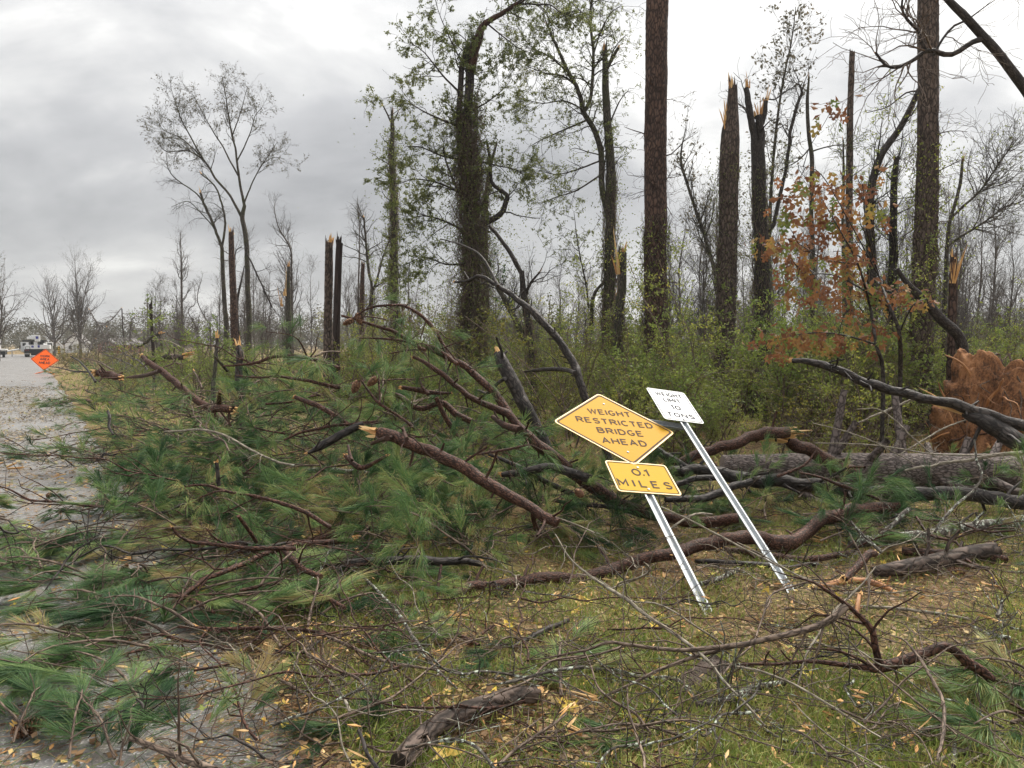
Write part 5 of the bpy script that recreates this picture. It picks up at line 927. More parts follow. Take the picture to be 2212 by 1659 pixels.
for k_, (reg, pts, mode, lab) in enumerate([
    ('z7', [(620, 690, 10), (760, 630, 16), (880, 580, 16), (980, 535, 10)], (10.2, 10.6), 'greenish pale stick leaning toward the root mound'),
    ('z7', [(330, 690, 6), (500, 730, 7), (700, 800, 8), (860, 880, 8), (1000, 960, 6)], (8.4, 8.2), 'thin pale twig hanging across the undergrowth by the trunk'),
    ('z7', [(620, 600, 7), (760, 600, 9), (880, 680, 10), (980, 780, 10), (1130, 910, 8)], (8.6, 8.4), 'pale bowed twig in front of the root mound'),
    ('z7', [(880, 905, 8), (1040, 810, 12), (1200, 720, 12), (1330, 670, 10)], (8.4, 8.8), 'pale straight twig crossing the root mound'),
    ('z7', [(350, 820, 7), (600, 825, 9), (850, 850, 10), (1100, 890, 10), (1400, 900, 12), (1700, 880, 12)], (8.3, 8.1), 'long thin pale twig running above the fallen trunk'),
    ('z7', [(930, 1000, 14), (1150, 960, 20), (1350, 930, 22), (1550, 900, 26), (1712, 880, 28)], (8.2, 8.), 'greenish branch laid along the top of the fallen trunk'),
    ('z7', [(1385, 800, 12), (1400, 920, 14), (1440, 1030, 14), (1380, 1130, 16), (1290, 1210, 18), (1200, 1300, 18), (1130, 1400, 16)], (7.2, 6.6), 'crooked lichen twig hanging in front of the fallen trunk'),
    ('z7', [(580, 1330, 16), (650, 1410, 20), (720, 1480, 22), (780, 1530, 20)], (6.6, 6.4), 'dark stick slanting down behind the lichen log'),
    ('z7', [(960, 1250, 30), (880, 1330, 32), (800, 1400, 30), (740, 1460, 24)], (7.2, 6.9), 'dark stub reaching down from the limb to the lichen log'),
    ('z6', [(60, 940, 9), (180, 985, 11), (300, 1030, 11), (400, 1075, 8)], (6.1, 6.), 'short white twig left of the sign posts'),
    ('z6', [(510, 1440, 12), (640, 1390, 14), (740, 1340, 15), (760, 1300, 13), (725, 1270, 9)], (5.6, 5.7), 'hooked pale twig left of the front post'),
    ('z6', [(880, 1060, 10), (960, 1000, 16), (1060, 955, 18), (1170, 955, 14)], (6.3, 6.5), 'pale forked twig between the two posts'),
    ('z6', [(830, 905, 7), (1000, 980, 12), (1150, 1060, 14), (1300, 1140, 14), (1480, 1230, 14), (1640, 1310, 12), (1825, 1390, 10)], (5.7, 5.3), 'long brown twig passing in front of the white post'),
    ('z6', [(1500, 1640, 12), (1540, 1500, 13), (1640, 1440, 14), (1825, 1390, 14)], (4.6, 5.), 'bent brown twig right of the front post foot'),
    ('z6', [(1090, 1410, 34), (1180, 1390, 40), (1260, 1350, 38), (1330, 1310, 34)], 'g', 'short lichen-blotched stick between the post feet'),
    ('b4', [(0, 20, 8), (220, 130, 10), (420, 250, 12), (600, 330, 12)], (5.1, 4.9), 'slanting twig across the white post foot'),
    ('b4', [(820, -40, 10), (900, 110, 14), (950, 230, 16), (960, 380, 16), (940, 520, 12)], (5.1, 4.7), 'hanging brown twig near the stripped orange branch'),
    ('b4', [(1010, 200, 10), (860, 380, 16), (700, 530, 18), (600, 690, 18), (500, 850, 16), (440, 1080, 12)], (4.5, 3.9), 'pale thin twig slanting over the right foreground'),
    ('b4', [(740, 500, 14), (900, 490, 22), (1100, 495, 26), (1300, 520, 26), (1520, 545, 24), (1700, 580, 18)], 'g', 'straight greenish stick lying across the right grass'),
    ('b4', [(1890, 560, 30), (1920, 500, 26), (1930, 430, 16)], (4.4, 4.5), 'crooked lichen stub at the right edge'),
    ('b4', [(1900, 590, 26), (1990, 640, 24), (2087, 665, 22)], 'g', 'lichen stick lying at the right edge'),
    ('b4', [(1700, 620, 20), (1790, 670, 30), (1880, 700, 32), (1990, 720, 26)], 'g', 'mottled grey stick right of the arched branch'),
    ('b4', [(1110, 690, 8), (1220, 740, 14), (1320, 850, 20), (1400, 980, 24), (1480, 1120, 26), (1510, 1280, 26), (1490, 1450, 24), (1460, 1600, 20)], (3.9, 2.9), 'long bowed grey twig at the lower right'),
    ('b4', [(0, 920, 16), (200, 970, 18), (450, 1070, 18), (700, 1220, 18), (900, 1350, 16), (1050, 1440, 12)], (3.7, 3.1), 'straight pale twig crossing the lower right grass'),
    ('b4', [(700, 600, 10), (850, 770, 12), (1000, 930, 14), (1200, 1090, 16), (1400, 1250, 16), (1600, 1420, 12)], (4.1, 3.2), 'reddish twig crossing below the arched branch'),
    ('b4', [(400, 1170, 10), (560, 1330, 12), (750, 1480, 14), (950, 1600, 14), (1060, 1660, 12)], (3.2, 2.8), 'thin pale twig at the bottom right of centre'),
    ('b4', [(60, 1230, 20), (180, 1350, 24), (300, 1440, 26), (440, 1490, 22)], 'g', 'lichen-blotched stick at the bottom right of centre'),
    ('b3', [(500, 1080, 12), (510, 1240, 16), (560, 1420, 20), (610, 1560, 22), (620, 1680, 20)], (3.3, 2.75), 'brown twig hanging at the bottom centre'),
    ('b3', [(1540, 430, 10), (1490, 540, 12), (1440, 680, 14), (1400, 770, 14), (1280, 880, 14), (1190, 980, 12)], (4.4, 3.7), 'bent grey twig in the right foreground grass'),
    ('b3', [(700, 1340, 22), (830, 1320, 26), (930, 1270, 24), (800, 1255, 22), (600, 1370, 20)], 'g', 'curled dark twig at the lower centre'),
    ('b3', [(1240, 1285, 16), (1340, 1200, 18), (1430, 1120, 20), (1470, 1020, 16)], (3.4, 3.5), 'dark twig curving up beside the knobbly lichen stick'),
    ('b2', [(-60, 800, 24), (130, 830, 30), (220, 790, 26), (290, 740, 20)], 'g', 'dark curved stick left of the lower centre'),
    ('b2', [(1010, 780, 14), (1130, 885, 16), (1220, 790, 16), (1290, 690, 15), (1310, 600, 12)], (3.95, 4.1), 'forked upright brown twig in the lower centre'),
    ('b2', [(520, 1105, 20), (680, 1122, 22), (800, 1128, 20)], 'g', 'short reddish stick by the lower asphalt'),
    ('b2', [(1500, 1060, 14), (1700, 1030, 18), (1880, 980, 22), (2050, 945, 24), (2212, 930, 24)], (3.3, 3.4), 'lichen-striped stick above the foreground log'),
    ('b2', [(1480, 1160, 16), (1650, 1090, 18), (1830, 1010, 18), (1960, 890, 18), (2212, 840, 16)], (3.3, 3.75), 'brown branchlet crossing above the foreground log'),
    ('b2', [(1590, 1640, 26), (1700, 1540, 26), (1850, 1430, 24), (2000, 1330, 20), (2080, 1265, 14)], (2.85, 3.2), 'slanting brown stick right of the foreground log'),
    ('b1', [(0, 300, 8), (150, 315, 12), (280, 300, 14), (400, 270, 14)], 'g', 'slim dark stick on the needles at the left edge'),
    ('b1', [(-60, 230, 22), (100, 232, 24), (270, 230, 22)], 'g', 'dark stick half hidden in needles at the left edge'),
    ('b1', [(660, 185, 12), (800, 180, 14), (980, 168, 14), (1080, 160, 10)], 'g', 'whitish stick lying left of the red forked branch'),
    ('b1', [(1010, 1340, 20), (1040, 1270, 24), (1030, 1200, 20), (985, 1160, 14)], (3.05, 3.1), 'dark hooked twig at the foreground asphalt'),
    ('b1', [(1800, 840, 16), (1880, 930, 20), (2000, 1000, 22), (2130, 1070, 22), (2250, 1140, 20)], (3.7, 3.4), 'brown twig slanting onto the foreground asphalt'),
    ('b1', [(0, 1025, 8), (150, 1028, 10), (300, 1000, 12), (400, 960, 10)], 'g', 'thin bowed twig on the left asphalt'),
    ('b1', [(-20, 695, 18), (100, 670, 18), (260, 655, 16), (420, 660, 12)], 'g', 'brown stick at the left edge over the asphalt'),
    ('z8', [(870, 810, 12), (960, 785, 14), (1050, 800, 16), (1110, 860, 16)], 'g', 'dark bent stick at the road patch'),
    ('z8', [(0, 1060, 14), (30, 1090, 18), (130, 1100, 14), (60, 1010, 8)], (4.9, 5.), 'small dark crossed twig at the left edge'),
    ('z8', [(780, 215, 18), (795, 270, 22), (790, 330, 20), (820, 390, 14)], (8., 7.8), 'black curved stick standing in the mid-left needles'),
    ('z8', [(520, 1020, 8), (640, 1010, 10), (760, 1015, 8)], 'g', 'thin stick at the upper edge of the left boughs'),
]):
    mt = 'lichen_bark' if 'lichen' in lab or 'mottled' in lab else 'pale_twig' if ('pale' in lab or 'white' in lab or 'greenish' in lab) else 'dark_bark' if 'dark' in lab or 'black' in lab else 'twig_bark'
    branch(lab, reg, pts, mode, mt, 'fallen_twig', seed=100 + k_, tw=5, twl=(.08, .3), sides=7, cat='twig', step=.03)

for k_, (pts, mode, lab) in enumerate([
    ([(780, 705, 7), (815, 770, 10), (860, 840, 12), (915, 960, 13), (960, 1060, 14)], (58, 56), 'snapped grey tree leaning right beneath the many-stemmed bare tree'),
    ([(1060, 690, 6), (985, 780, 9), (900, 840, 10), (830, 930, 12), (790, 1040, 12)], (60, 57), 'long fallen grey tree leaning left beside the thin far pole'),
    ([(1175, 770, 5), (1150, 790, 9), (1135, 860, 11), (1132, 980, 12)], (62, 62), 'crooked snapped sapling right of the thin far pole'),
    ([(560, 1010, 6), (640, 930, 9), (720, 990, 11), (800, 1060, 12)], (52, 48), 'arched grey fallen stem in the left distance'),
    ([(930, 860, 5), (940, 950, 9), (930, 1060, 11)], (48, 47), 'pale upright broken stem in the left distance'),
    ([(840, 960, 5), (960, 930, 8), (1080, 960, 9), (1180, 1040, 9)], (44, 42), 'low bowed grey stem in the left distance'),
    ([(1230, 905, 4), (1200, 990, 8), (1120, 1060, 10), (1040, 1100, 11)], (40, 36), 'slanting grey fallen limb left of the lone pole'),
    ([(1040, 1060, 9), (1120, 1110, 11), (1220, 1160, 12), (1290, 1230, 12)], (28, 24), 'grey limb sloping down toward the broken log'),
    ([(880, 1090, 5), (960, 1110, 9), (1060, 1150, 10), (1160, 1200, 10)], (27, 24), 'thin grey limb lying left of the broken log'),
    ([(1420, 1210, 8), (1470, 1190, 14), (1540, 1170, 14), (1590, 1190, 10)], (22, 22), 'shredded pale limb under the broken log'),
    ([(720, 1130, 8), (820, 1150, 12), (900, 1180, 14), (980, 1230, 14)], (23, 21), 'dark limb lying behind the curled log end'),
    ([(1690, 1240, 12), (1730, 1310, 16), (1760, 1390, 16)], (15, 14), 'short grey broken stem right of the snapped reddish trunk')]):
    branch(lab, 'z1', pts, mode, 'far_bark' if k_ < 9 else 'twig_bark', 'fallen_tree', seed=200 + k_, tw=30 if k_ < 9 else 10, twl=(.6, 2.) if k_ < 7 else (.3, .9), sides=8, cat='fallen tree', step=.15, ends=(.2, 0))

# ================================================================== POLES, SIGNS, TRUCKS, HOUSES
def pole(label, reg, pts, d, seed, brk, lean=0):
    p, R = to3(pts, d, reg); b = p[-1].copy(); z0 = tz(b[0], b[1]) - .2; p = np.vstack([p, [b[0], b[1], z0]]); R = np.append(R, R[-1])
    base = p[-1] + np.array([0, 0, .2]); r = empty('utility_pole', base); tag(r, label, 'pole'); f = catmull(np.column_stack([p, R]), .15); g = Geo(); tube(g, f[:, :3], f[:, 3], 16, .02, seed); link('shaft', g.mesh('shaft', MAT['pole_wood'], base), r)
    g = Geo(); splinters(g, np.random.default_rng(seed), p[0], norm(p[0] - p[1]), R[0] * .95, brk, 12); link('broken_top', g.mesh('broken_top', MAT['pole_wood'], base, False), r)
    return r
pole('dark smooth broken pole beside the snapped grey pine trunk', 'z2', [(1157, 1050, 36), (1150, 1200, 38), (1140, 1580, 40)], 19.3, 301, .35)
pole('dark broken pole standing alone left of the snapped trees', 'z1', [(1312, 670, 26), (1322, 850, 28), (1337, 1095, 30)], 31, 302, .5)
pole('thin far pole in the left distance', 'z1', [(1062, 700, 9), (1070, 850, 10), (1085, 1030, 11)], 62, 303, .1)

def rpoly(pts, r, n=5):
    """rounded convex polygon in 2-D"""
    out = []; m_ = len(pts)
    for i_ in range(m_):
        p = np.array(pts[i_], float); a = norm(np.array(pts[i_ - 1]) - p); b_ = norm(np.array(pts[(i_ + 1) % m_]) - p)
        half = math.acos(np.clip(a @ b_, -1, 1)) / 2; t_ = r / math.tan(half); c = p + norm(a + b_) * (r / math.sin(half))
        s = p + a * t_ - c; e = p + b_ * t_ - c; a0 = math.atan2(s[1], s[0]); a1 = math.atan2(e[1], e[0]); da = (a1 - a0 + math.pi) % (2 * math.pi) - math.pi
        for q in range(n + 1): th = a0 + da * q / n; out.append(c + r * np.array([math.cos(th), math.sin(th)]))
    return np.array(out)
def slab(poly, y0, y1):
    """plate in the local x-z plane, front at y0"""
    n = len(poly); c = poly.mean(0); g = Geo()
    v = np.vstack([np.column_stack([poly[:, 0], np.full(n, y0), poly[:, 1]]), np.column_stack([poly[:, 0], np.full(n, y1), poly[:, 1]]), [[c[0], y0, c[1]]], [[c[0], y1, c[1]]]])
    i_ = np.arange(n); j_ = (i_ + 1) % n
    g.add(v, [np.stack([i_, j_, np.full(n, 2 * n)], -1), np.stack([j_ + n, i_ + n, np.full(n, 2 * n + 1)], -1), np.stack([i_, i_ + n, j_ + n, j_], -1)]); return g
def ringm(p0, p1, y):
    n = len(p0); g = Geo(); i_ = np.arange(n); j_ = (i_ + 1) % n
    g.add(np.vstack([np.column_stack([p0[:, 0], np.full(n, y), p0[:, 1]]), np.column_stack([p1[:, 0], np.full(n, y), p1[:, 1]])]), np.stack([i_, j_, j_ + n, i_ + n], -1)); return g
def _arc(cx, cy, rx, ry, a0, a1, n=9): return [(cx + rx * math.cos(rad(a0 + (a1 - a0) * k / n)), cy + ry * math.sin(rad(a0 + (a1 - a0) * k / n))) for k in range(n + 1)]
_S = _arc(.33, .755, .27, .245, 22, 180, 9) + [(.07, .70)] + [(.12, .60), (.30, .53), (.52, .45), (.61, .35)] + _arc(.33, .25, .28, .25, 0, -155, 9)
GLYPH = {'A': (.72, [[(0, 0), (.36, 1), (.72, 0)], [(.13, .33), (.59, .33)]]), 'B': (.64, [[(0, 0), (0, 1), (.36, 1)] + _arc(.36, .77, .24, .23, 90, -90) + [(0, .54)], [(.36, .54)] + _arc(.36, .27, .28, .27, 90, -90) + [(0, 0)]]),
    'C': (.64, [_arc(.34, .5, .34, .5, 48, 312, 16)]), 'D': (.66, [[(0, 0), (0, 1), (.26, 1)] + _arc(.26, .5, .4, .5, 90, -90, 12) + [(0, 0)]]), 'E': (.56, [[(.56, 1), (0, 1), (0, 0), (.56, 0)], [(0, .52), (.46, .52)]]),
    'G': (.68, [_arc(.35, .5, .35, .5, 50, 318, 16) + [(.64, .42), (.38, .42)]]), 'H': (.64, [[(0, 0), (0, 1)], [(.64, 0), (.64, 1)], [(0, .52), (.64, .52)]]), 'I': (.0, [[(0, 0), (0, 1)]]), 'K': (.64, [[(0, 0), (0, 1)], [(.62, 1), (0, .38)], [(.22, .58), (.66, 0)]]),
    'L': (.52, [[(0, 1), (0, 0), (.52, 0)]]), 'M': (.80, [[(0, 0), (0, 1), (.40, .28), (.80, 1), (.80, 0)]]), 'N': (.66, [[(0, 0), (0, 1), (.66, 0), (.66, 1)]]), 'O': (.72, [_arc(.36, .5, .36, .5, 0, 360, 20)]), '0': (.62, [_arc(.31, .5, .31, .5, 0, 360, 20)]),
    'R': (.64, [[(0, 0), (0, 1), (.36, 1)] + _arc(.36, .75, .26, .25, 90, -90) + [(0, .5)], [(.34, .5), (.66, 0)]]), 'S': (.64, [_S]), 'T': (.62, [[(0, 1), (.62, 1)], [(.31, 1), (.31, 0)]]), 'W': (.96, [[(0, 1), (.24, 0), (.48, .95), (.72, 0), (.96, 1)]]), '1': (.16, [[(-.06, .8), (.16, 1), (.16, 0)]]), '.': (.0, [[(0, .0), (0, .17)]])}
def text(s, x0, x1, z0, z1, y, mat, parent, bold=.155, space=.34):
    """capital letters in even highway strokes, one mesh a line"""
    H = z1 - z0; w_ = bold; X = 0.; runs = []
    for ch in s:
        gw, st = GLYPH[ch]
        for pl in st: runs.append([(X + p[0], p[1]) for p in pl])
        X += gw + space
    tot = X - space; kx = (x1 - x0 - w_ * H) / tot; g = Geo(); lay = 0
    for pl in runs:
        q = np.array([(x0 + w_ * H / 2 + p[0] * kx, z0 + w_ * H / 2 + p[1] * H * (1 - w_)) for p in pl]); n = len(q); closed = np.linalg.norm(q[0] - q[-1]) < 1e-6
        seg = norm(np.diff(q, axis=0)); L, R = [], []
        for i_ in range(n):
            a = seg[i_ - 1] if i_ > 0 else (seg[-1] if closed else seg[0]); b_ = seg[i_] if i_ < n - 1 else (seg[0] if closed else seg[-1]); t_ = norm(a + b_); nn_ = np.array([-t_[1], t_[0]]); m_ = w_ * H / 2 / max(.42, abs(nn_ @ np.array([-a[1], a[0]]))); L.append(q[i_] + nn_ * m_); R.append(q[i_] - nn_ * m_)
        if not closed: L[0] = L[0] - seg[0] * w_ * H * .0; 
        v = np.array([[p[0], y - lay * 2e-5, p[1]] for p in L + R]); k_ = np.arange(n - 1); g.add(v, np.stack([k_, k_ + n, k_ + n + 1, k_ + 1], -1)); lay += 1
    return link('lettering', g.mesh('lettering', MAT[mat], smooth=False), parent)
def channel(path_a, path_b, xdir, wdt=.085, dep=.026, th=.004):
    """U-channel between two points; flanges face -n"""
    a, b_ = np.asarray(path_a, float), np.asarray(path_b, float); ax = norm(b_ - a); xd = norm(xdir - ax * (xdir @ ax)); nd_ = np.cross(ax, xd)
    h = wdt / 2; prof = [(-h, 0), (-h * .62, 0), (-h * .36, dep), (h * .36, dep), (h * .62, 0), (h, 0)]; prof2 = [(-h, th), (-h * .62 - th * .6, th), (-h * .36 - th, dep + th), (h * .36 + th, dep + th), (h * .62 + th * .6, th), (h, th)]
    loop = prof + prof2[::-1]; n = len(loop); g = Geo()
    v = np.array([e + xd * p[0] + nd_ * p[1] for e in (a, b_) for p in loop]); i_ = np.arange(n); j_ = (i_ + 1) % n
    q = [np.stack([i_, j_, j_ + n, i_ + n], -1)]; capq = np.array([[k, k + 1, n - 2 - k, n - 1 - k] for k in range(5)]); q.append(np.vstack([capq[:, ::-1], capq + n])); g.add(v, q); return g
def bolts(parent, pts):
    for (x, z_) in pts:
        an = np.linspace(0, 2 * np.pi, 8, endpoint=False); g = slab(np.column_stack([np.cos(an), np.sin(an)]) * .011 + np.array([x, z_]), -.011, -.001); link('bolt', g.mesh('bolt', MAT['steel'], smooth=False), parent)

def mat4(R, t): return Matrix([[R[0][0], R[0][1], R[0][2], t[0]], [R[1][0], R[1][1], R[1][2], t[1]], [R[2][0], R[2][1], R[2][2], t[2]], [0, 0, 0, 1]])
ws = empty('warning_sign'); ws.matrix_world = mat4(RP, TP); tag(ws, 'yellow diamond weight warning sign with mileage plate, pushed over on its post', 'road sign')
link('post', channel((-.015, .004, -1.85), (-.015, .004, 1.33), np.array([1., 0, 0])).mesh('post', MAT['steel'], smooth=False), ws)
h_ = .914 / math.sqrt(2); dc = np.array([-.02, .8235])
dsq = lambda s: [(dc[0], dc[1] + h_ * s), (dc[0] + h_ * s, dc[1]), (dc[0], dc[1] - h_ * s), (dc[0] - h_ * s, dc[1])]
pn = link('diamond_panel', slab(rpoly(dsq(1), .045)[::-1], -.004, -.001).mesh('diamond_panel', MAT['sign_yellow'], smooth=False), ws)
link('edge', ringm(rpoly(dsq(.998), .045)[::-1], rpoly(dsq(.968), .036)[::-1], -.0056).mesh('edge', MAT['sign_yellow_rim']), pn)
link('border', ringm(rpoly(dsq(.955), .035)[::-1], rpoly(dsq(.918), .026)[::-1], -.0056).mesh('border', MAT['sign_ink']), pn)
for s_, x0, x1, z0, z1 in (('WEIGHT', -.242, .228, .213, .313), ('RESTRICTED', -.41, .41, .035, .135), ('BRIDGE', -.236, .248, -.135, -.035), ('AHEAD', -.238, .229, -.31, -.209)): text(s_, dc[0] + x0 + .02, dc[0] + x1 + .02, dc[1] + z0, dc[1] + z1, -.0066, 'sign_ink', pn)
bolts(pn, [(dc[0], dc[1] + .43), (dc[0], dc[1] - .43)])
rect = lambda w_, hh: [(-w_, hh), (w_, hh), (w_, -hh), (-w_, -hh)]
pp = link('mileage_plate', slab(rpoly(rect(.305, .2285), .035)[::-1], -.004, -.001).mesh('mileage_plate', MAT['plate_yellow'], smooth=False), ws); pp['label'] = 'small yellow plate reading 0.1 miles'
link('edge', ringm(rpoly(rect(.3045, .228), .035)[::-1], rpoly(rect(.292, .2155), .026)[::-1], -.0056).mesh('edge', MAT['sign_yellow_rim']), pp)
link('border', ringm(rpoly(rect(.287, .2105), .026)[::-1], rpoly(rect(.279, .2025), .02)[::-1], -.0056).mesh('border', MAT['sign_ink']), pp)
text('0.1', -.084, .082, .025, .128, -.0066, 'sign_ink', pp, space=.24); text('MILES', -.271, .252, -.147, -.043, -.0066, 'sign_ink', pp, space=.62)
bolts(pp, [(0, .15), (0, -.17)])
wl = empty('weight_limit_sign'); wl.matrix_world = mat4(RW, TW); tag(wl, 'white weight limit sign pushed over on its long galvanised post', 'road sign')
link('post', channel((-.01, .004, -2.85), (-.01, .004, .27), np.array([1., 0, 0])).mesh('post', MAT['steel'], smooth=False), wl)
A_ = np.array(RW) @ np.array([0.02, .06, -.30]) + np.array(TW); B_ = P(1185 * 1. + 0, 810, 7.95) if False else P((2160 + .28933 * 1180) / 1.8228, (1500 + .28933 * 520) / 1.8228, 7.98)
inv = np.array(RW).T; a2, b2 = inv @ (A_ - TW), inv @ (B_ - TW)
link('brace', channel(a2, b2, np.array([0, 0, 1.]), .085, .034).mesh('brace', MAT['steel'], smooth=False), wl)
pw = link('panel', slab(rpoly(rect(.2285, .305), .035)[::-1], -.004, -.001).mesh('panel', MAT['sign_white'], smooth=False), wl)
link('border', ringm(rpoly(rect(.214, .29), .026)[::-1], rpoly(rect(.206, .282), .02)[::-1], -.0056).mesh('border', MAT['sign_ink_black']), pw)
for s_, x0, x1, z0, z1 in (('WEIGHT', -.152, .165, .164, .242), ('LIMIT', -.1, .105, .052, .131), ('10', -.056, .05, -.095, -.006), ('TONS', -.164, .153, -.24, -.156)): text(s_, x0, x1, z0, z1, -.0066, 'sign_ink_black', pw)
bolts(pw, [(0, .27), (0, -.27)])

# work sign on the road edge
d = 44.; c_ = P(96.9, 777, d); az = math.atan2(c_[0], c_[1]); r = empty('work_sign'); tag(r, 'orange diamond work area sign leaning back on a low stand', 'road sign')
r.matrix_world = Matrix.Translation(Vector(c_)) @ Matrix.Rotation(-az, 4, 'Z') @ Matrix.Rotation(rad(-28), 4, 'X') @ Matrix.Rotation(rad(5), 4, 'Y')
dq = lambda s: [(0, .7 * s), (.7 * s, 0), (0, -.7 * s), (-.7 * s, 0)]
pn = link('panel', slab(rpoly(dq(1), .03)[::-1], -.004, .0).mesh('panel', MAT['sign_orange'], smooth=False), r)
link('border', ringm(rpoly(dq(.965), .03)[::-1], rpoly(dq(.925), .03)[::-1], -.012).mesh('border', MAT['black_paint']), pn)
for s_, x0, x1, z0, z1 in (('WORK', -.24, .24, .15, .30), ('AREA', -.24, .23, -.05, .10), ('AHEAD', -.29, .28, -.28, -.12)): text(s_, x0, x1, z0, z1, -.014, 'black_paint', pn, .17)
inv4 = r.matrix_world.inverted(); gz = tz(c_[0], c_[1]) + .02
def wp(dx, dy, zz): return np.array(inv4 @ Vector((c_[0] + dx * math.cos(az) + dy * math.sin(az), c_[1] - dx * math.sin(az) + dy * math.cos(az), zz)))
for dx, dy in ((-.62, -.1), (.42, -.1), (-.45, .7), (.45, .7)):
    g = Geo(); tube(g, np.array([wp(0, .25, gz + .16), wp(dx * .5, .25 * .5 + dy * .5, gz + .1), wp(dx, dy, gz)]), np.array([.028, .026, .026]), 6, 0); link('leg', g.mesh('leg', MAT['orange_rim']), r)
g = Geo(); tube(g, np.array([wp(0, .25, gz + .1), wp(0, .2, gz + .3), wp(0, .35, gz + .9)]), np.array([.05, .03, .02]), 8, 0); link('mast', g.mesh('mast', MAT['grey_paint']), r)

def boxes(name, parent, mat, lst):
    g = Geo()
    for c, s in lst: box(g, c, s)
    o_ = link(name, g.mesh(name, MAT[mat], smooth=False), parent)
    bv = o_.modifiers.new('bevel', 'BEVEL'); bv.width = .02; bv.segments = 2; bv.limit_method = 'ANGLE'
    return o_
# utility truck: local x right, y away from the camera, z up
K_ = .003862; d = 97.; c_ = P(76.7, 772, d); r = empty('utility_truck', (c_[0], c_[1], 0.02)); r.rotation_euler = (0, 0, math.atan2(-c_[0], c_[1]) * .9); tag(r, 'white utility bucket truck seen from behind with its doors open', 'truck')
def zb(x0, y0, x1, y1, dep, yo=0.): return ((((x0 + x1) / 2 - 1160) * K_, yo + dep / 2, (1055 - (y0 + y1) / 2) * K_), ((x1 - x0) * K_, dep, (y1 - y0) * K_))
boxes('chassis', r, 'black_paint', [zb(850, 800, 1450, 930, 5.6, .1), zb(1030, 900, 1330, 1000, 5., .4)]); boxes('bumper', r, 'grey_paint', [zb(850, 925, 1000, 965, .3, -.05)])
bd_ = boxes('body', r, 'white_paint', [zb(872, 655, 1570, 790, 3.4, 0), zb(900, 560, 985, 660, 3., .3), zb(1380, 600, 1420, 660, 3., .2)]); boxes('logo_panel', bd_, 'blue_paint', [zb(1055, 680, 1122, 745, .02, -.03), zb(1232, 665, 1290, 745, .02, -.03)])
boxes('cab', r, 'white_paint', [zb(900, 560, 1430, 790, 1.6, 3.6)]); boxes('rear_window', r, 'dark_glass', [zb(985, 548, 1118, 655, .03, 3.56)]); boxes('rear_window', r, 'dark_glass', [zb(1232, 548, 1375, 650, .03, 3.56)]); boxes('roof_rack', r, 'black_paint', [zb(805, 500, 1470, 548, 3.4, .2)])
boxes('boom_pedestal', r, 'white_paint', [zb(1120, 545, 1228, 782, .5, .3)]); boxes('boom', r, 'white_paint', [zb(1062, 332, 1158, 478, 3.6, .3)]); bk = boxes('bucket', r, 'white_paint', [zb(1156, 342, 1305, 545, .8, -.2)]); boxes('bucket_mark', bk, 'blue_paint', [zb(1185, 375, 1262, 462, .02, -.225)]); boxes('winch', r, 'white_paint', [zb(930, 392, 1070, 470, .7, .3), zb(1005, 352, 1035, 395, .2, .5)])
for (x0, x1, wx0, wx1) in ((702, 872, 758, 862), (1455, 1640, 1472, 1602)):
    dr = boxes('door', r, 'white_paint', [zb(x0, 565, x1, 598, .08, 3.3), zb(x0, 690, x1, 880, .08, 3.3), zb(x0, 598, wx0, 690, .08, 3.3), zb(wx1, 598, x1, 690, .08, 3.3)]); boxes('window', dr, 'dark_glass', [zb(wx0, 598, wx1, 690, .02, 3.33)])
    boxes('mirror', dr, 'black_paint', [zb(x0 - 40 if x0 < 1000 else x1 - 10, 690, x0 - 5 if x0 < 1000 else x1 + 25, 800, .12, 3.2)])
boxes('tail_board', r, 'white_paint', [zb(905, 725, 1008, 788, .03, -.06)]); boxes('tail_board_frame', r, 'black_paint', [zb(890, 712, 1022, 800, .03, -.02)])
for x in (905, 965, 1390, 1420): boxes('tail_light', r, 'red_lens', [zb(x - 14, 812, x + 14, 838, .03, .06)])
for x in (895, 1410):
    for yy in (.6, 4.4):
        an = np.linspace(0, 2 * np.pi, 20, endpoint=False); g = Geo(); cx_ = (x - 1160) * K_
        ring = np.array([[cx_ + sx_, yy + math.cos(a) * rr_, .43 + math.sin(a) * rr_] for sx_, rr_ in ((-.14, .25), (-.14, .43), (.14, .43), (.14, .25)) for a in an]); i_ = np.arange(20); j_ = (i_ + 1) % 20
        g.add(ring, np.vstack([np.stack([q * 20 + i_, q * 20 + j_, ((q + 1) % 4) * 20 + j_, ((q + 1) % 4) * 20 + i_], -1) for q in range(4)])); wh_ = link('wheel', g.mesh('wheel', MAT['tyre']), r)
        g = slab(np.column_stack([np.cos(an), np.sin(an)]) * .25, -.09, .09); v_ = g.v[0]; g.v[0] = np.column_stack([v_[:, 1] + cx_, v_[:, 0] + yy, v_[:, 2] + .43]); link('rim', g.mesh('rim', MAT['grey_paint'], smooth=False), wh_)
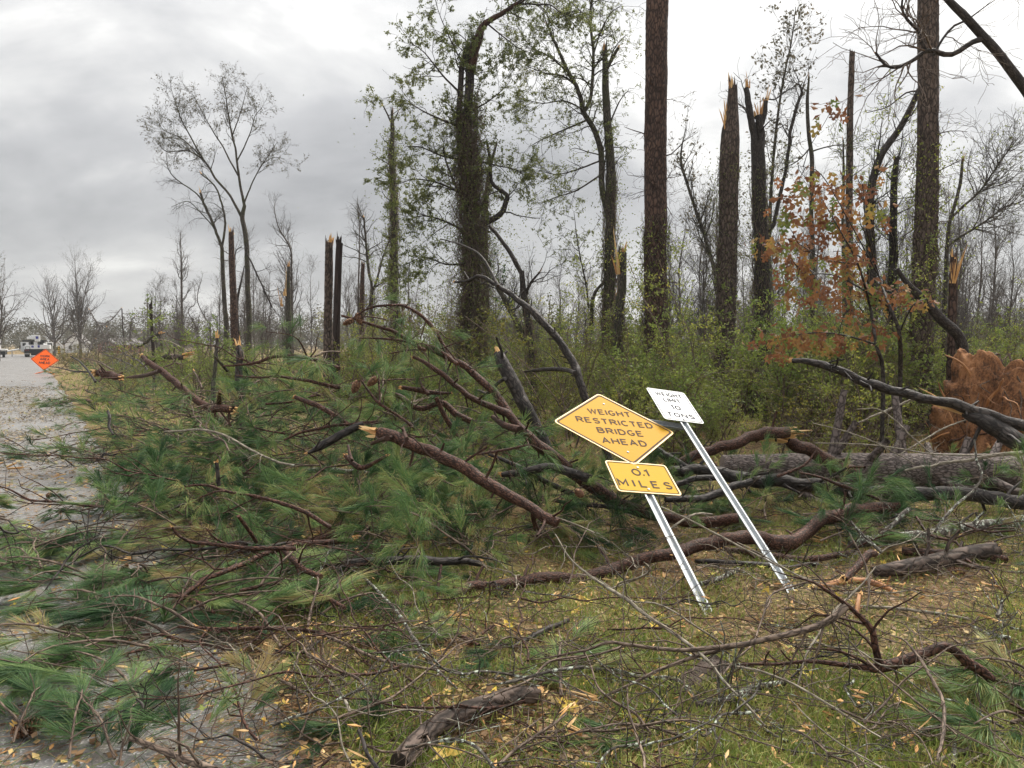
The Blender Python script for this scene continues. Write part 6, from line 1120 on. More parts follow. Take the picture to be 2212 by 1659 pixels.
# trailer truck cut by the left edge
c_ = P(0, 773, 92.); r = empty('flatbed_trailer', (c_[0], c_[1], 0.02)); r.rotation_euler = (0, 0, math.atan2(-c_[0], c_[1]) * .9); tag(r, 'white and dark trailer end cut by the left picture edge', 'trailer')
boxes('bed', r, 'white_paint', [((-.5, 2., .98), (2.3, 4.2, .12))]); boxes('skirt', r, 'black_paint', [((-.5, 1.9, .62), (2.1, 4., .5))]); boxes('tail_frame', r, 'grey_paint', [((-.5, -.15, .84), (2.3, .1, .12))]); boxes('mast', r, 'white_paint', [((-.05, .6, 1.6), (.3, .3, 1.2)), ((-.05, .6, 2.2), (.2, .2, .25))])
for x in (-1.3, .35): boxes('wheel', r, 'tyre', [((x, .7, .33), (.25, .66, .66))])
c_ = P(38, 762, 100.); r = empty('boom_arm', (c_[0], c_[1], 0)); r.rotation_euler = (0, 0, .5); tag(r, 'pale fallen boom lying on supports beside the trucks', 'boom')
g = Geo(); tube(g, np.array([[-1.4, 0, .7], [0, 0, .95], [1.4, 0, 1.2]]), np.array([.09, .09, .09]), 8, 0); link('arm', g.mesh('arm', MAT['white_paint']), r); boxes('support', r, 'grey_paint', [((-.6, 0, .38), (.1, .1, .76)), ((1., 0, .5), (.1, .1, 1.))])

def house(label, px_, py_, d, w_, hw, hg, wallmat, rot, roofmat='roof_grey'):
    c = P(px_, py_, d); b = (c[0], c[1], tz(c[0], c[1])); r = empty('house', b); r.rotation_euler = (0, 0, rot); tag(r, label, 'house'); L = w_ * 1.3
    g = Geo(); v = np.array([[x, y, z_] for y in (0, L) for (x, z_) in ((-w_ / 2, 0), (w_ / 2, 0), (w_ / 2, hw), (0, hw + hg), (-w_ / 2, hw))]); g.add(v, [np.array([[0, 1, 2, 4], [5, 9, 7, 6], [1, 6, 7, 2], [0, 4, 9, 5]]), np.array([[4, 2, 3], [9, 8, 7]])]); link('wall', g.mesh('wall', MAT[wallmat], smooth=False), r)
    g = Geo(); e = .3
    for s in (-1, 1):
        a = np.array([s * (w_ / 2 + e), -e, hw - hg * e / (w_ / 2)]); q = np.array([[a[0], -e, a[2]], [0, -e, hw + hg], [0, L + e, hw + hg], [a[0], L + e, a[2]]]); up_ = np.array([0, 0, .14]); g.add(np.vstack([q + [0, 0, .02], q + up_]), np.array([[0, 1, 2, 3], [4, 7, 6, 5], [0, 4, 5, 1], [1, 5, 6, 2], [2, 6, 7, 3], [3, 7, 4, 0]]))
    link('roof', g.mesh('roof', MAT[roofmat], smooth=False), r)
    for x in (-w_ * .22, w_ * .22): wi = boxes('window', r, 'dark_glass', [((x, -.03, hw * .55), (w_ * .14, .05, hw * .35))]); boxes('frame', wi, 'white_paint', [((x, -.02, hw * .36), (w_ * .18, .08, .08)), ((x, -.02, hw * .74), (w_ * .18, .08, .08))])
    boxes('door', r, 'grey_paint', [((0, -.03, hw * .4), (w_ * .13, .05, hw * .8))])
house('small white gabled shed behind the truck and the striped marker', 118, 770, 150, 2.0, 1.6, 1.2, 'white_paint', .45)
house('pale house half hidden by the bare branches, left distance', 162, 770, 150, 3.4, 2.1, 1.9, 'white_paint', .3)
house('low brick house behind the leaning branches, left distance', 232, 768, 150, 5., 1.7, 1.1, 'brick_red', -.4)
for lab, px_, mat_, stripes in (('yellow and black striped marker behind the work sign', 128, 'marker_yellow', True), ('white marker panel on a post behind the work sign', 134, 'white_paint', False)):
    c = P(px_, 757, 84); r = empty('marker_post', (c[0], c[1], tz(c[0], c[1]))); r.rotation_euler = (0, 0, math.atan2(-c[0], c[1])); tag(r, lab, 'road marker')
    boxes('post', r, 'grey_paint', [((0, .03, .65), (.07, .04, 1.3))]); zc = 1.08 if stripes else 1.2; pn = boxes('panel', r, mat_, [((0, 0, zc), (.30, .02, .85))])
    if stripes:
        g = Geo()
        for q in range(4):
            z0 = zc - .42 + q * .21; g.add(np.array([[-.15, -.014, z0], [.15, -.014, z0 + .12], [.15, -.014, z0 + .2], [-.15, -.014, z0 + .08]]), np.array([[0, 1, 2, 3]]))
        link('stripes', g.mesh('stripes', MAT['black_paint']), pn)
    else: boxes('stripe', pn, 'grey_paint', [((0, -.012, zc), (.08, .01, .8))])

# ================================================================== ROOT MOUND
c_ = P(2130, 875, 12.2); b_ = np.array([c_[0], c_[1], tz(c_[0], c_[1])]); r = empty('root_mound', b_); tag(r, 'torn-up root plate of red clay standing at the right edge', 'root mound')
nu, nv = 120, 70; uu = np.linspace(0, 2 * np.pi, nu, endpoint=False); vv = np.linspace(-.25, np.pi / 2, nv); UU, VV = np.meshgrid(uu, vv); dirs = np.stack([np.cos(UU) * np.cos(VV), np.sin(UU) * np.cos(VV), np.sin(VV)], -1)
rr_ = 1 + .7 * (fbm(dirs * 2.2 + 5, 2, 21) - .5) + .28 * (fbm(dirs * 4.5, 2, 22) - .5) + .24 * (fbm(dirs * 9, 3, 23) - .5); dirs = np.sign(dirs) * np.abs(dirs) ** .72; v = dirs * rr_[..., None] * np.array([.86, .5, 1.5]) + np.array([.25, 0, .05])
i = np.arange(nv - 1)[:, None] * nu; j = np.arange(nu)[None]; g = Geo(); g.add(v, np.stack([i + j, i + (j + 1) % nu, i + nu + (j + 1) % nu, i + nu + j], -1).reshape(-1, 4)); link('clay', g.mesh('clay', MAT['clay']), r)
rng = np.random.default_rng(31)
for q in range(30):
    a = rng.uniform(0, 2 * np.pi); el_ = rng.uniform(.1, 1.4); dr_ = np.array([math.cos(a) * math.cos(el_), -abs(math.sin(a)) * math.cos(el_) - .15, math.sin(el_)]); p0 = dr_ * np.array([1.1, .65, 1.5]); ln = rng.uniform(.35, .9); pts = [p0 * .8]
    cur = norm(dr_ + rng.normal(size=3) * .3)
    for s in range(5): cur = norm(cur + rng.normal(size=3) * .35 + np.array([0, 0, -.12])); pts.append(pts[-1] + cur * ln / 5)
    pts = np.array(pts); pts[:, 2] = np.maximum(pts[:, 2], .02); R0 = rng.uniform(.010, .035); f = catmull(np.column_stack([pts, np.linspace(R0, R0 * .3, 6)]), .06); g = Geo(); tube(g, f[:, :3], f[:, 3], 7, .1, q); link('root', g.mesh('root', MAT['red_wood' if q % 3 == 0 else 'branch_bark']), r)
for q in range(34):
    a = rng.uniform(np.pi * .95, np.pi * 2.05); el_ = rng.uniform(.5, 1.5); p0 = np.array([math.cos(a) * math.cos(el_) * 1.05 + .25, math.sin(a) * math.cos(el_) * .66, math.sin(el_) * 1.75]); pts = [p0]
    for s_ in range(6): pts.append(pts[-1] + np.array([rng.normal() * .07, -.035 - abs(rng.normal()) * .03, -rng.uniform(.05, .2)]))
    pts = np.array(pts); pts[:, 2] = np.maximum(pts[:, 2], .03); R0 = rng.uniform(.006, .018); f = catmull(np.column_stack([pts, np.linspace(R0, R0 * .4, 7)]), .07); g = Geo(); tube(g, f[:, :3], f[:, 3], 6, .1, q); link('root', g.mesh('root', MAT['branch_bark' if q % 2 else 'twig_bark']), r)
n = 60; a = rng.uniform(0, 2 * np.pi, n); e_ = rng.uniform(.0, 1.5, n); p0 = np.stack([np.cos(a) * np.cos(e_) * 1.2, np.sin(a) * np.cos(e_) * .75, np.sin(e_) * 1.6], -1); dn = norm(p0 * .5 + np.array([0, -.3, -.9]) + rng.normal(size=(n, 3)) * .5); ln = rng.uniform(.1, .45, n)[:, None]
pp_ = np.stack([p0 * .92, p0 * .92 + dn * ln * .5 + rng.normal(size=(n, 3)) * .03, p0 * .92 + dn * ln + rng.normal(size=(n, 3)) * .05], 1); g = Geo(); tubes(g, pp_, np.tile([.005, .004, .002], (n, 1)), 3); link('root_hairs', g.mesh('root_hairs', MAT['red_wood']), r)['kind'] = 'stuff'

# ================================================================== OAK SAPLING
def leaf_mesh(name, outline, mat, bend, cup, tint=.5):
    o_ = np.array(outline, float); full = np.vstack([o_, (o_ * [-1, 1])[::-1][1:-1]]); n = len(full); v = np.column_stack([full[:, 0], full[:, 1], -bend * full[:, 1] ** 2 + cup * np.abs(full[:, 0])]); mid = np.array([[0, .35, -bend * .35 ** 2 - .02], [0, .7, -bend * .49 - .02]])
    g = Geo(); m1, m2 = n, n + 1; f = []
    for q in range(n): f.append([q, (q + 1) % n, m1 if (full[q, 1] + full[(q + 1) % n, 1]) / 2 < .52 else m2])
    g.add(np.vstack([v, mid]), np.array(f), tint); return g.mesh(name, MAT[mat], smooth=False)
OAK = [(0, 0), (.04, .12), (.16, .2), (.1, .3), (.3, .38), (.36, .48), (.14, .52), (.34, .7), (.3, .78), (.11, .74), (.13, .92), (0, 1)]
STAR = [(0, 0), (.1, .12), (.34, .02), (.26, .26), (.5, .42), (.24, .46), (.16, .62), (.14, .8), (0, 1)]
OVAL = [(0, 0), (.12, .15), (.22, .35), (.24, .5), (.2, .7), (.1, .88), (0, 1)]
oakm = [leaf_mesh('leaf', OAK, 'oak_leaf', bd_2, cp, .42 + .16 * k) for k, (bd_2, cp) in enumerate([(.1, .1), (.35, .3), (-.2, .4)])]
rng = np.random.default_rng(61); D0 = 11.3
stems = [[(970, 1640, 18), (940, 1500, 15), (912, 1330, 12), (860, 1150, 9), (780, 1000, 6), (700, 860, 4)], [(1045, 1640, 20), (1040, 1450, 17), (1000, 1340, 14), (950, 1200, 10), (900, 1000, 7), (880, 800, 4)], [(1000, 1340, 10), (880, 1260, 8), (760, 1200, 6), (620, 1180, 4), (540, 1080, 3)], [(940, 1500, 9), (800, 1460, 7), (660, 1450, 5), (480, 1480, 3)], [(860, 1150, 7), (720, 1130, 5), (600, 1060, 3)], [(950, 1200, 7), (820, 960, 5), (700, 760, 4), (600, 720, 2)], [(1040, 1450, 8), (1100, 1330, 6), (1160, 1300, 3)]]
bs = to3([stems[0][0]], D0, 'z4')[0][0]; b_ = np.array([bs[0], bs[1], tz(bs[0], bs[1])]); r = empty('oak_sapling', b_); tag(r, 'young oak with orange-brown autumn leaves before the tall pines', 'tree'); SP = []
for k_, st in enumerate(stems):
    p, R = to3([(s[0], s[1], s[2], rng.normal() * .15) for s in st], D0, 'z4')
    if k_ < 2: p = np.vstack([[p[0][0], p[0][1], tz(p[0][0], p[0][1]) - .1], p]); R = np.append(R[0] * 1.1, R)
    f = catmull(np.column_stack([p, R]), .08); g = Geo(); tube(g, f[:, :3], f[:, 3], 8, .08, k_); link('trunk' if k_ < 2 else 'limb', g.mesh('limb', MAT['dark_bark'], b_), r); SP.append(f[:, :3])
SPA = np.vstack(SP); cl_ = [(620, 790), (700, 770), (570, 860), (740, 860), (690, 930), (760, 960), (600, 940), (820, 900), (880, 780), (960, 930), (640, 1060), (560, 1060), (720, 1020), (800, 1010), (600, 1130), (680, 1140), (820, 1100), (760, 1130), (850, 1150), (700, 1250), (780, 1240), (880, 1250), (960, 1270), (1000, 1290), (560, 1260), (620, 1290), (480, 1480), (540, 1470), (600, 1465), (660, 1460), (720, 1470), (800, 1480), (880, 1440), (940, 1480), (530, 1530), (780, 1310), (830, 1390), (1060, 1290), (1130, 1310), (745, 480), (500, 1090), (470, 1060), (560, 1160)]
g = Geo(); tws = []; nleaf = 0
for (cx_, cy_) in cl_:
    c = to3([(cx_, cy_, 4, rng.normal() * .35)], D0, 'z4')[0][0]; nb_ = SPA[np.argmin(np.linalg.norm(SPA - c, axis=1))]; tws.append(np.stack([nb_, nb_ * .6 + c * .4 + rng.normal(size=3) * .05, nb_ * .25 + c * .75 + rng.normal(size=3) * .05, c]))
    for q in range(7):
        if nleaf >= 300: break
        p = c + rng.normal(size=3) * np.array([.13, .14, .09]); lf = link('leaf', oakm[rng.integers(3)], r, p - b_, (rng.uniform(-2.0, -.7), rng.uniform(-.8, .8), rng.uniform(-.9, .9) + (math.pi if rng.uniform() < .4 else 0)), rng.uniform(.15, .23)); nleaf += 1
gl = Geo()
for k_ in range(420):
    (cx_, cy_) = cl_[rng.integers(len(cl_))]; c = to3([(cx_, cy_, 4, rng.normal() * .35)], D0, 'z4')[0][0] + rng.normal(size=3) * np.array([.15, .15, .08])
    leaves(gl, rng, c[None], .13, .4, .3, np.array([rng.beta(2, 3)]), .6)
link('foliage', gl.mesh('foliage', MAT['oak_mass'], b_, False), r)['kind'] = 'stuff'
tubes(g, np.array(tws), np.tile([.007, .005, .004, .003], (len(tws), 1)), 5); link('twigs', g.mesh('twigs', MAT['dark_bark'], b_), r)['kind'] = 'stuff'

# ================================================================== PINE BOUGHS
def bough_geo(seed, L=.75, shoots=7, nn=85, flat=.55, width=.0021, nlen=.2, droop=.1, tint=.45, flat2=None, open_=.45):
    rng = np.random.default_rng(seed); k = 9; t_ = np.linspace(0, 1, k)
    main = np.column_stack([t_ * L, (fbm(np.stack([t_ * 2.5, t_ * 0 + seed], -1), 2, seed) - .5) * .25 * L * t_, .03 + .10 * np.sin(t_ * 2.6)]); R = np.interp(t_, [0, 1], [.0095, .004])
    gs, gn = Geo(), Geo(); tube(gs, main, R, 6, .1, seed)
    p1, r1 = sprout(rng, main[None], R[None], shoots, .25, .95, (30, 60), (.12, .38), 5, .02, .15, .6, .003); p1[..., 2] = np.maximum(p1[..., 2] * flat + .02, .012); tubes(gs, p1, r1, 5)
    tips = [(a[-1], norm(a[-1] - a[-2])) for a in p1] + [(main[-1], norm(main[-1] - main[-2]))]
    for tp, dr_ in tips: tuft(gn, rng, tp, dr_, int(nn * rng.uniform(.5, 1.2)), nlen * rng.uniform(.7, 1.2), rng.uniform(.09, .2), width, np.clip(tint + rng.normal() * .2, .02, .98), droop, open_ * rng.uniform(.6, 1.25))
    for gg in (gn,):
        for q in range(len(gg.v)): gg.v[q][:, 2] = np.where(gg.v[q][:, 2] < .005, .005 + np.abs(gg.v[q][:, 2]) * .12, gg.v[q][:, 2] * (flat2 if flat2 else flat + .25))
    return gs, gn
BG = [bough_geo(400 + k, .45 + .08 * (k % 5), 7 + k % 4, 150, .42, width=.0028, nlen=.23, droop=.22, flat2=.5, open_=.38, tint=(.30, .5, .62, .4, .7, .35, .55, .25)[k % 8]) for k in range(16)]
BA = [bough_geo(430 + k, .6 + .08 * (k % 4), 4 + k % 4, 80, 1.0, width=.0030, droop=.9, open_=.36, tint=(.3, .5, .6, .4)[k % 4]) for k in range(11)]
BF = [bough_geo(460 + k, .7, 8, 34, .7, width=.0045, tint=(.3, .42, .5)[k]) for k in range(3)]
def data_pair(gp): return gp[0].mesh('stem', MAT['twig_bark']), gp[1].mesh('needles', MAT['pine_needles'], smooth=False)
DG, DA = [data_pair(x) for x in BG], [data_pair(x) for x in BA]
BLOBS = [(-1.7, 8.9, 2.0, 1.4, 1.8, 1.), (-2.9, 9.9, 1.7, 1.4, 1.75, .9), (-.3, 7.5, 1.5, 1.0, .85, .8), (.6, 7.4, 1.1, .7, .65, .6), (-4.6, 12.5, 2.1, 1.8, .95, .6), (-1., 6.6, 1.6, .9, .45, .6), (2.7, 8.3, 1.6, .7, .45, .3), (-2.6, 7.4, 1.6, 1.0, .6, .7), (-3.6, 8.6, 1.2, 1.2, .6, .5), (-4., 10., 1.3, 1.2, .75, .6), (-3.1, 7.4, 1.2, .9, .4, .5), (-.4, 9.4, 1.4, .9, 1.5, .5), (1.4, 8.0, 1.3, .7, .3, 1.0), (3.4, 7.5, 1.5, .6, .2, .8), (4.8, 7.6, 1.2, .6, .22, .5), (.4, 7.5, 1.0, .6, .5, .9), (-.9, 6.9, .9, .6, .5, 1.2), (-.1, 6.9, .8, .5, .4, 1.2), (-1.9, 6.6, 1., .6, .35, .8)]
rng = np.random.default_rng(91); cand = []
def inpoly(x, y, poly):
    c = False; n = len(poly)
    for i_ in range(n):
        (x1, y1), (x2, y2) = poly[i_], poly[i_ - 1]
        if (y1 > y) != (y2 > y) and x < (x2 - x1) * (y - y1) / (y2 - y1) + x1: c = not c
    return c
def scatter_poly(poly, n, rng):
    xs = [p[0] for p in poly]; ys = [p[1] for p in poly]; out = []
    # even spread on the ground inside the patch
    for _ in range(n * 60):
        if len(out) >= n: break
        x, y = rng.uniform(min(xs), max(xs)), rng.uniform(min(ys), max(ys))
        if not inpoly(x, y, poly): continue
        p = G(x, y)
        if rng.uniform() < min(1., (p[1] / 9.) ** 1.2 + .12): out.append(p)
    return out
POLY = [([(-60, 1125), (330, 1120), (700, 1120), (830, 1300), (800, 1420), (500, 1440), (300, 1470), (90, 1480), (120, 1390), (-40, 1290)], 70, (.0, .10)),
        ([(130, 800), (450, 830), (800, 900), (1000, 1000), (700, 1125), (340, 1090), (350, 1040), (0, 1010), (150, 960)], 78, (.0, .16)),
        ([(700, 1080), (1350, 1060), (1500, 1200), (1000, 1290), (800, 1300)], 8, (.0, .12)),
        ([(1300, 1010), (2212, 1020), (2260, 1240), (1600, 1250)], 20, (.0, .2)),
        ([(620, 1300), (1400, 1320), (2212, 1420), (2260, 1659), (700, 1659), (560, 1420)], 4, (.0, .05)),
        ([(105, 775), (200, 785), (420, 800), (330, 860), (130, 820)], 46, (.0, .35)),
        ([(0, 990), (200, 1000), (330, 1020), (100, 1030)], 7, (.0, .03))]
for poly, n, (l0, l1) in POLY:
    for p in scatter_poly(poly, n, rng): cand.append((p[0], p[1], rng.uniform(l0, l1), False, rng.uniform(.65, 1.15)))
bw = np.array([b[5] * b[2] * b[3] for b in BLOBS]); bw /= bw.sum()
for _ in range(310):
    b = BLOBS[rng.choice(len(BLOBS), p=bw)]; th, q = rng.uniform(0, 6.28), math.sqrt(rng.uniform()); x, y = b[0] + math.cos(th) * q * b[2], b[1] + math.sin(th) * q * b[3]
    cand.append((x, y, b[4] * (1 - q * q) * rng.uniform(.25, 1.05), True, rng.uniform(.7, 1.15)))
# hand-set boughs nearest the camera: pixel, heading, lean, size
HAND = [(260, 1700, 95, .45, .62), (150, 1690, 115, .35, .66), (60, 1640, 150, .2, .7), (250, 1690, 135, .2, .7), (330, 1600, 150, .15, .95), (30, 1655, 100, .3, .65), (380, 1420, 175, .05, 1.), (300, 1360, 170, .05, 1.05), (200, 1280, 170, .05, 1.1), (520, 1440, 240, .1, .7), (2260, 1500, 185, .15, 1.15), (2240, 1600, 200, .2, 1.0), (520, 1640, 95, .5, .6), (950, 1560, 200, .0, .7), (1500, 1620, 190, .05, .8)]
def dist(c): return c[1]
def to_px(x, y, z_):
    v = np.array([x, y, z_]) - CAM; dp = v @ FW; return CX + F * v[0] / dp, CY - F * (v @ UP) / dp
def blocks_sign(c):
    if not clear_of_signs(np.array([[c[0], c[1], tz(c[0], c[1]) + c[2] + .1]]), .55)[0]: return True
    u_, v_ = to_px(c[0], c[1], tz(c[0], c[1]) + c[2] + .08); return 1130 < u_ < 1760 and 820 < v_ < 1330 and c[1] < 8.2 and (c[2] > .34 or c[1] < 7.0)
cand = [c for c in cand if not blocks_sign(c)]
cand.sort(key=dist)
cand = cand
near, far_ = cand[:285], cand[285:]; print('boughs', len(cand))
near_n = 0
def put_bough(x, y, z, airy, size, rz, lean, k):
    st, nd_ = (DA if airy else DG)[k % (len(DA) if airy else len(DG))]; r = link('pine_bough', st, None, (x, y, z)); r.rotation_euler = (rng.uniform(-.25, .25) if airy else rng.uniform(-.12, .12), -lean, rz); r.scale = (size,) * 3
    s_ = float(sdist(x, y)); onroad = s_ < .1
    lab, gr = (('green pine bough dropped on the asphalt', 'boughs on the road') if onroad else ('pine bough caught up in the tangled brush heap', 'boughs in the heap') if airy else ('green pine bough lying on the roadside litter', 'boughs on the roadside'))
    tag(r, lab, 'bough', gr); link('needles', nd_, r)['kind'] = 'stuff'
for k, (px_, py_, hd, lean, sz_) in enumerate(HAND):
    p = G(px_, py_); put_bough(p[0], p[1], surf(p[0], p[1]) + .02, False, sz_, rad(hd), lean, k)
for k, (x, y, lf, airy, sz_) in enumerate(near):
    put_bough(x, y, surf(x, y) + .01 + lf, airy, sz_, rng.uniform(0, 6.28), rng.uniform(-.5, .7) if airy else rng.uniform(-.05, .12), k)
g1, g2 = Geo(), Geo()
for k, (x, y, lf, airy, sz_) in enumerate(far_ + [(RE[0] + RU[0] * t_ + RN[0] * s_, RE[1] + RU[1] * t_ + RN[1] * s_, h2, False, 1.2) for t_, s_, h2 in zip(rng.uniform(14, 48, 110), rng.uniform(.2, 6, 110) , rng.uniform(0, .35, 110))]):
    M = np.array(Matrix.Translation((x, y, surf(x, y) + lf)) @ Matrix.Rotation(rng.uniform(0, 6.28), 4, 'Z') @ Matrix.Rotation(rng.uniform(-.4, .4), 4, 'Y') @ Matrix.Scale(sz_ * 1.15, 4)); gs, gn = BF[k % 3]; g1.merge(gs, M); g2.merge(gn, M, rng.uniform(-.12, .12))
o_ = tag(link('bough_litter', g2.mesh('bough_litter', MAT['needle_mass'], smooth=False)), 'mass of pine boughs in the brush farther off', 'boughs', None, 'stuff'); link('stems', g1.mesh('stems', MAT['twig_bark']), o_)['kind'] = 'stuff'

# ================================================================== CONES
def cone_mesh(seed):
    rng = np.random.default_rng(seed); g = Geo(); n = 90
    for q in range(n):
        t_ = q / n; th = q * 2.39996; rr_ = .030 * math.sin(math.pi * min(1, t_ * .8 + .17)) ** .7; x = t_ * .105; c = np.array([x, math.cos(th) * rr_ * .55, math.sin(th) * rr_ * .55]); out = np.array([.35, math.cos(th), math.sin(th)]); tip = np.array([x + .008, math.cos(th) * rr_, math.sin(th) * rr_]); s = np.cross(norm(out), [1, 0, 0]) * .008
        up_ = np.array([.004, 0, 0]); g.add(np.array([c - s * .6, c + s * .6, tip + s, tip - s, tip + up_, c + up_ * 1.5]), [np.array([[0, 1, 2, 3]]), np.array([[3, 2, 4], [0, 3, 5], [2, 1, 5], [4, 5, 3], [2, 5, 4]])], rng.uniform(.1, .9))
    return g.mesh('pine_cone', MAT['pine_cone'], smooth=False)
cm = [cone_mesh(k) for k in range(2)]
for k_, (px_, py_, dd, lab, rot, s) in enumerate([(255, 1278, None, 'brown pine cone standing among the lower left needles', (0, -1., .6), 1.1), (250, 1290, None, 'second pine cone tucked under the standing one', (0, -.2, 2.), 1.), (25, 1635, None, 'dark pine cone in the bottom left corner', (0, -.3, .4), 1.3), (128, 1396, None, 'small dark pine cone on the left asphalt', (0, 0, 1.), .7), (815, 815, 7.5, 'upper of the two cones hanging in the brush heap', (0, .6, 2.6), 1.3), (775, 822, 7.5, 'lower of the two cones hanging in the brush heap', (0, .9, 2.4), 1.4), (2085, 1243, None, 'reddish cone lying right of the stripped branch', (0, 0, 2.8), 1.2), (770, 676, 8.4, 'cone on the arching bough above the heap', (0, 1.2, 0), 1.2), (765, 690, 8.4, 'lower cone on the arching bough above the heap', (0, .4, 3.), 1.2), (255, 1050, None, 'dark cone lying on the mid-left road litter', (0, 0, .5), 1.), (105, 1090, None, 'dark cone lying on the bare road patch', (0, 0, 2.), 1.), (1245, 1060, 6.5, 'cone under the mileage plate in the needles', (0, .5, 1.), 1.2)]):
    p = G(px_, py_) if dd is None else P(px_, py_, dd); z_ = surf(p[0], p[1]) + .03 if dd is None else p[2]; tag(link('pine_cone', cm[k_ % 2], None, (p[0], p[1], z_), rot, s), lab, 'pine cone')

# ================================================================== LEAVES, CHIPS, TWIGS, STRAW, GRASS
lm_ = [leaf_mesh('fallen_leaf', STAR, 'fallen_leaf', .3, .25, .78), leaf_mesh('fallen_leaf', STAR, 'fallen_leaf', -.2, .4, .62), leaf_mesh('fallen_leaf', OVAL, 'fallen_leaf', .3, .5, .45), leaf_mesh('fallen_leaf', OAK, 'fallen_leaf', .25, .35, .3), leaf_mesh('fallen_leaf', STAR, 'fallen_leaf', .1, .1, .95), leaf_mesh('fallen_leaf', OVAL, 'fallen_leaf', .5, .2, .7)]
rng = np.random.default_rng(17); LP = [([(560, 1300), (1400, 1250), (2260, 1200), (2260, 1700), (450, 1700)], 225), ([(-40, 1130), (700, 1130), (650, 1500), (300, 1640), (-40, 1640)], 55), ([(0, 1000), (900, 950), (1300, 1250), (700, 1150), (0, 1120)], 18)]
for poly, n in LP:
    for p in scatter_poly(poly, n, rng):
        k = rng.choice(6, p=[.24, .2, .18, .12, .12, .14]); onroad = sdist(p[0], p[1]) < 0
        o_ = link('fallen_leaf', lm_[k], None, (p[0], p[1], surf(p[0], p[1]) + rng.uniform(.015, .06)), (rng.uniform(-.5, .5), rng.uniform(-.5, .5), rng.uniform(0, 6.28)), rng.uniform(.045, .105)); kind_ = ('pointed yellow', 'pointed golden', 'oval tan', 'lobed brown', 'pointed yellow-green', 'oval yellow')[k]
        tag(o_, f'fallen {kind_} leaf on the ' + ('littered asphalt' if onroad else 'roadside grass and straw'), 'leaf', f'{kind_} leaves on the ' + ('asphalt' if onroad else 'roadside'))
for k_, (px_, py_, s) in enumerate([(1795, 1300, .12), (1660, 1285, .14), (1640, 1240, .09), (960, 1645, .15), (735, 1030, .11), (690, 1040, .1), (705, 1050, .1), (185, 1165, .12), (1100, 1265, .12), (160, 1480, .13), (170, 1550, .12), (445, 1290, .14), (125, 1556, .1)]):
    p = G(px_, py_); tag(link('fallen_leaf', lm_[(0, 5, 1)[k_ % 3]], None, (p[0], p[1], surf(p[0], p[1]) + .07), (rng.uniform(-.9, -.1), rng.uniform(-.4, .4), rng.uniform(0, 6.28)), s), 'large bright yellow leaf lying on top of the debris', 'leaf', 'large yellow leaves on the debris')

chipm = []
for q in range(5):
    rr2 = np.random.default_rng(500 + q); g = Geo(); splinters(g, rr2, np.array([0, 0, 0.]), np.array([1., 0, .02]), .016, .17, 5); chipm.append(g.mesh('wood_splinter', MAT['raw_wood'], smooth=False))
for k_, (px_, py_, s, lab) in enumerate([(215, 968, 1.7, 'long pale plank-like splinter on the needles by the road'), (20, 1030, 2.4, 'orange slab of bark at the left edge of the road'), (140, 1040, 1.2, 'orange chip near the bark slab on the road'), (810, 1030, 1.5, 'pale chip under the stout broken limb'), (1115, 1195, 1.4, 'orange chip behind the sinuous limb'), (870, 1195, 1.5, 'orange chip among needles left of centre'), (930, 1240, 1.4, 'reddish chip beside the dark straight branch'), (1385, 1175, 1.6, 'bright splinter left of the front post'), (1590, 1205, 2.2, 'orange torn slab between the posts'), (1780, 1180, 1.6, 'bright upright splinter right of the white post'), (1920, 1185, 2.2, 'pale torn wedge on the dark log'), (1900, 1270, 1., 'orange chip by the grey log'), (1250, 1545, 1.4, 'curled orange bark chip beside the foreground log'), (1960, 1630, 2.2, 'pale split block in the bottom right corner'), (490, 1265, .9, 'tan chip beside the lower left cone'), (450, 1400, 1.1, 'brown bark flake in the left foreground')]):
    p = G(px_, py_); tag(link('wood_splinter', chipm[k_ % 5], None, (p[0], p[1], surf(p[0], p[1]) + .05), (rng.uniform(-.2, .2), rng.uniform(-.3, .1), rng.uniform(0, 6.28)), s), lab, 'splinter')
rng = np.random.default_rng(23)
for p in scatter_poly([(60, 800), (700, 860), (1300, 1050), (2212, 1150), (2260, 1640), (900, 1640), (0, 1250)], 170, rng): tag(link('wood_splinter', chipm[rng.integers(5)], None, (p[0], p[1], surf(p[0], p[1]) + rng.uniform(.02, .12)), (rng.uniform(-.3, .3), rng.uniform(-.4, .2), rng.uniform(0, 6.28)), rng.uniform(.3, 1.2)), 'small torn wood chip lying in the storm debris', 'splinter', 'small wood chips in the debris')
g = Geo(); bark_ = np.array([[-.06, -.03, 0], [.06, -.035, 0], [.07, .03, .01], [-.05, .03, .012], [-.05, 0, .03], [.06, 0, .034]]); 
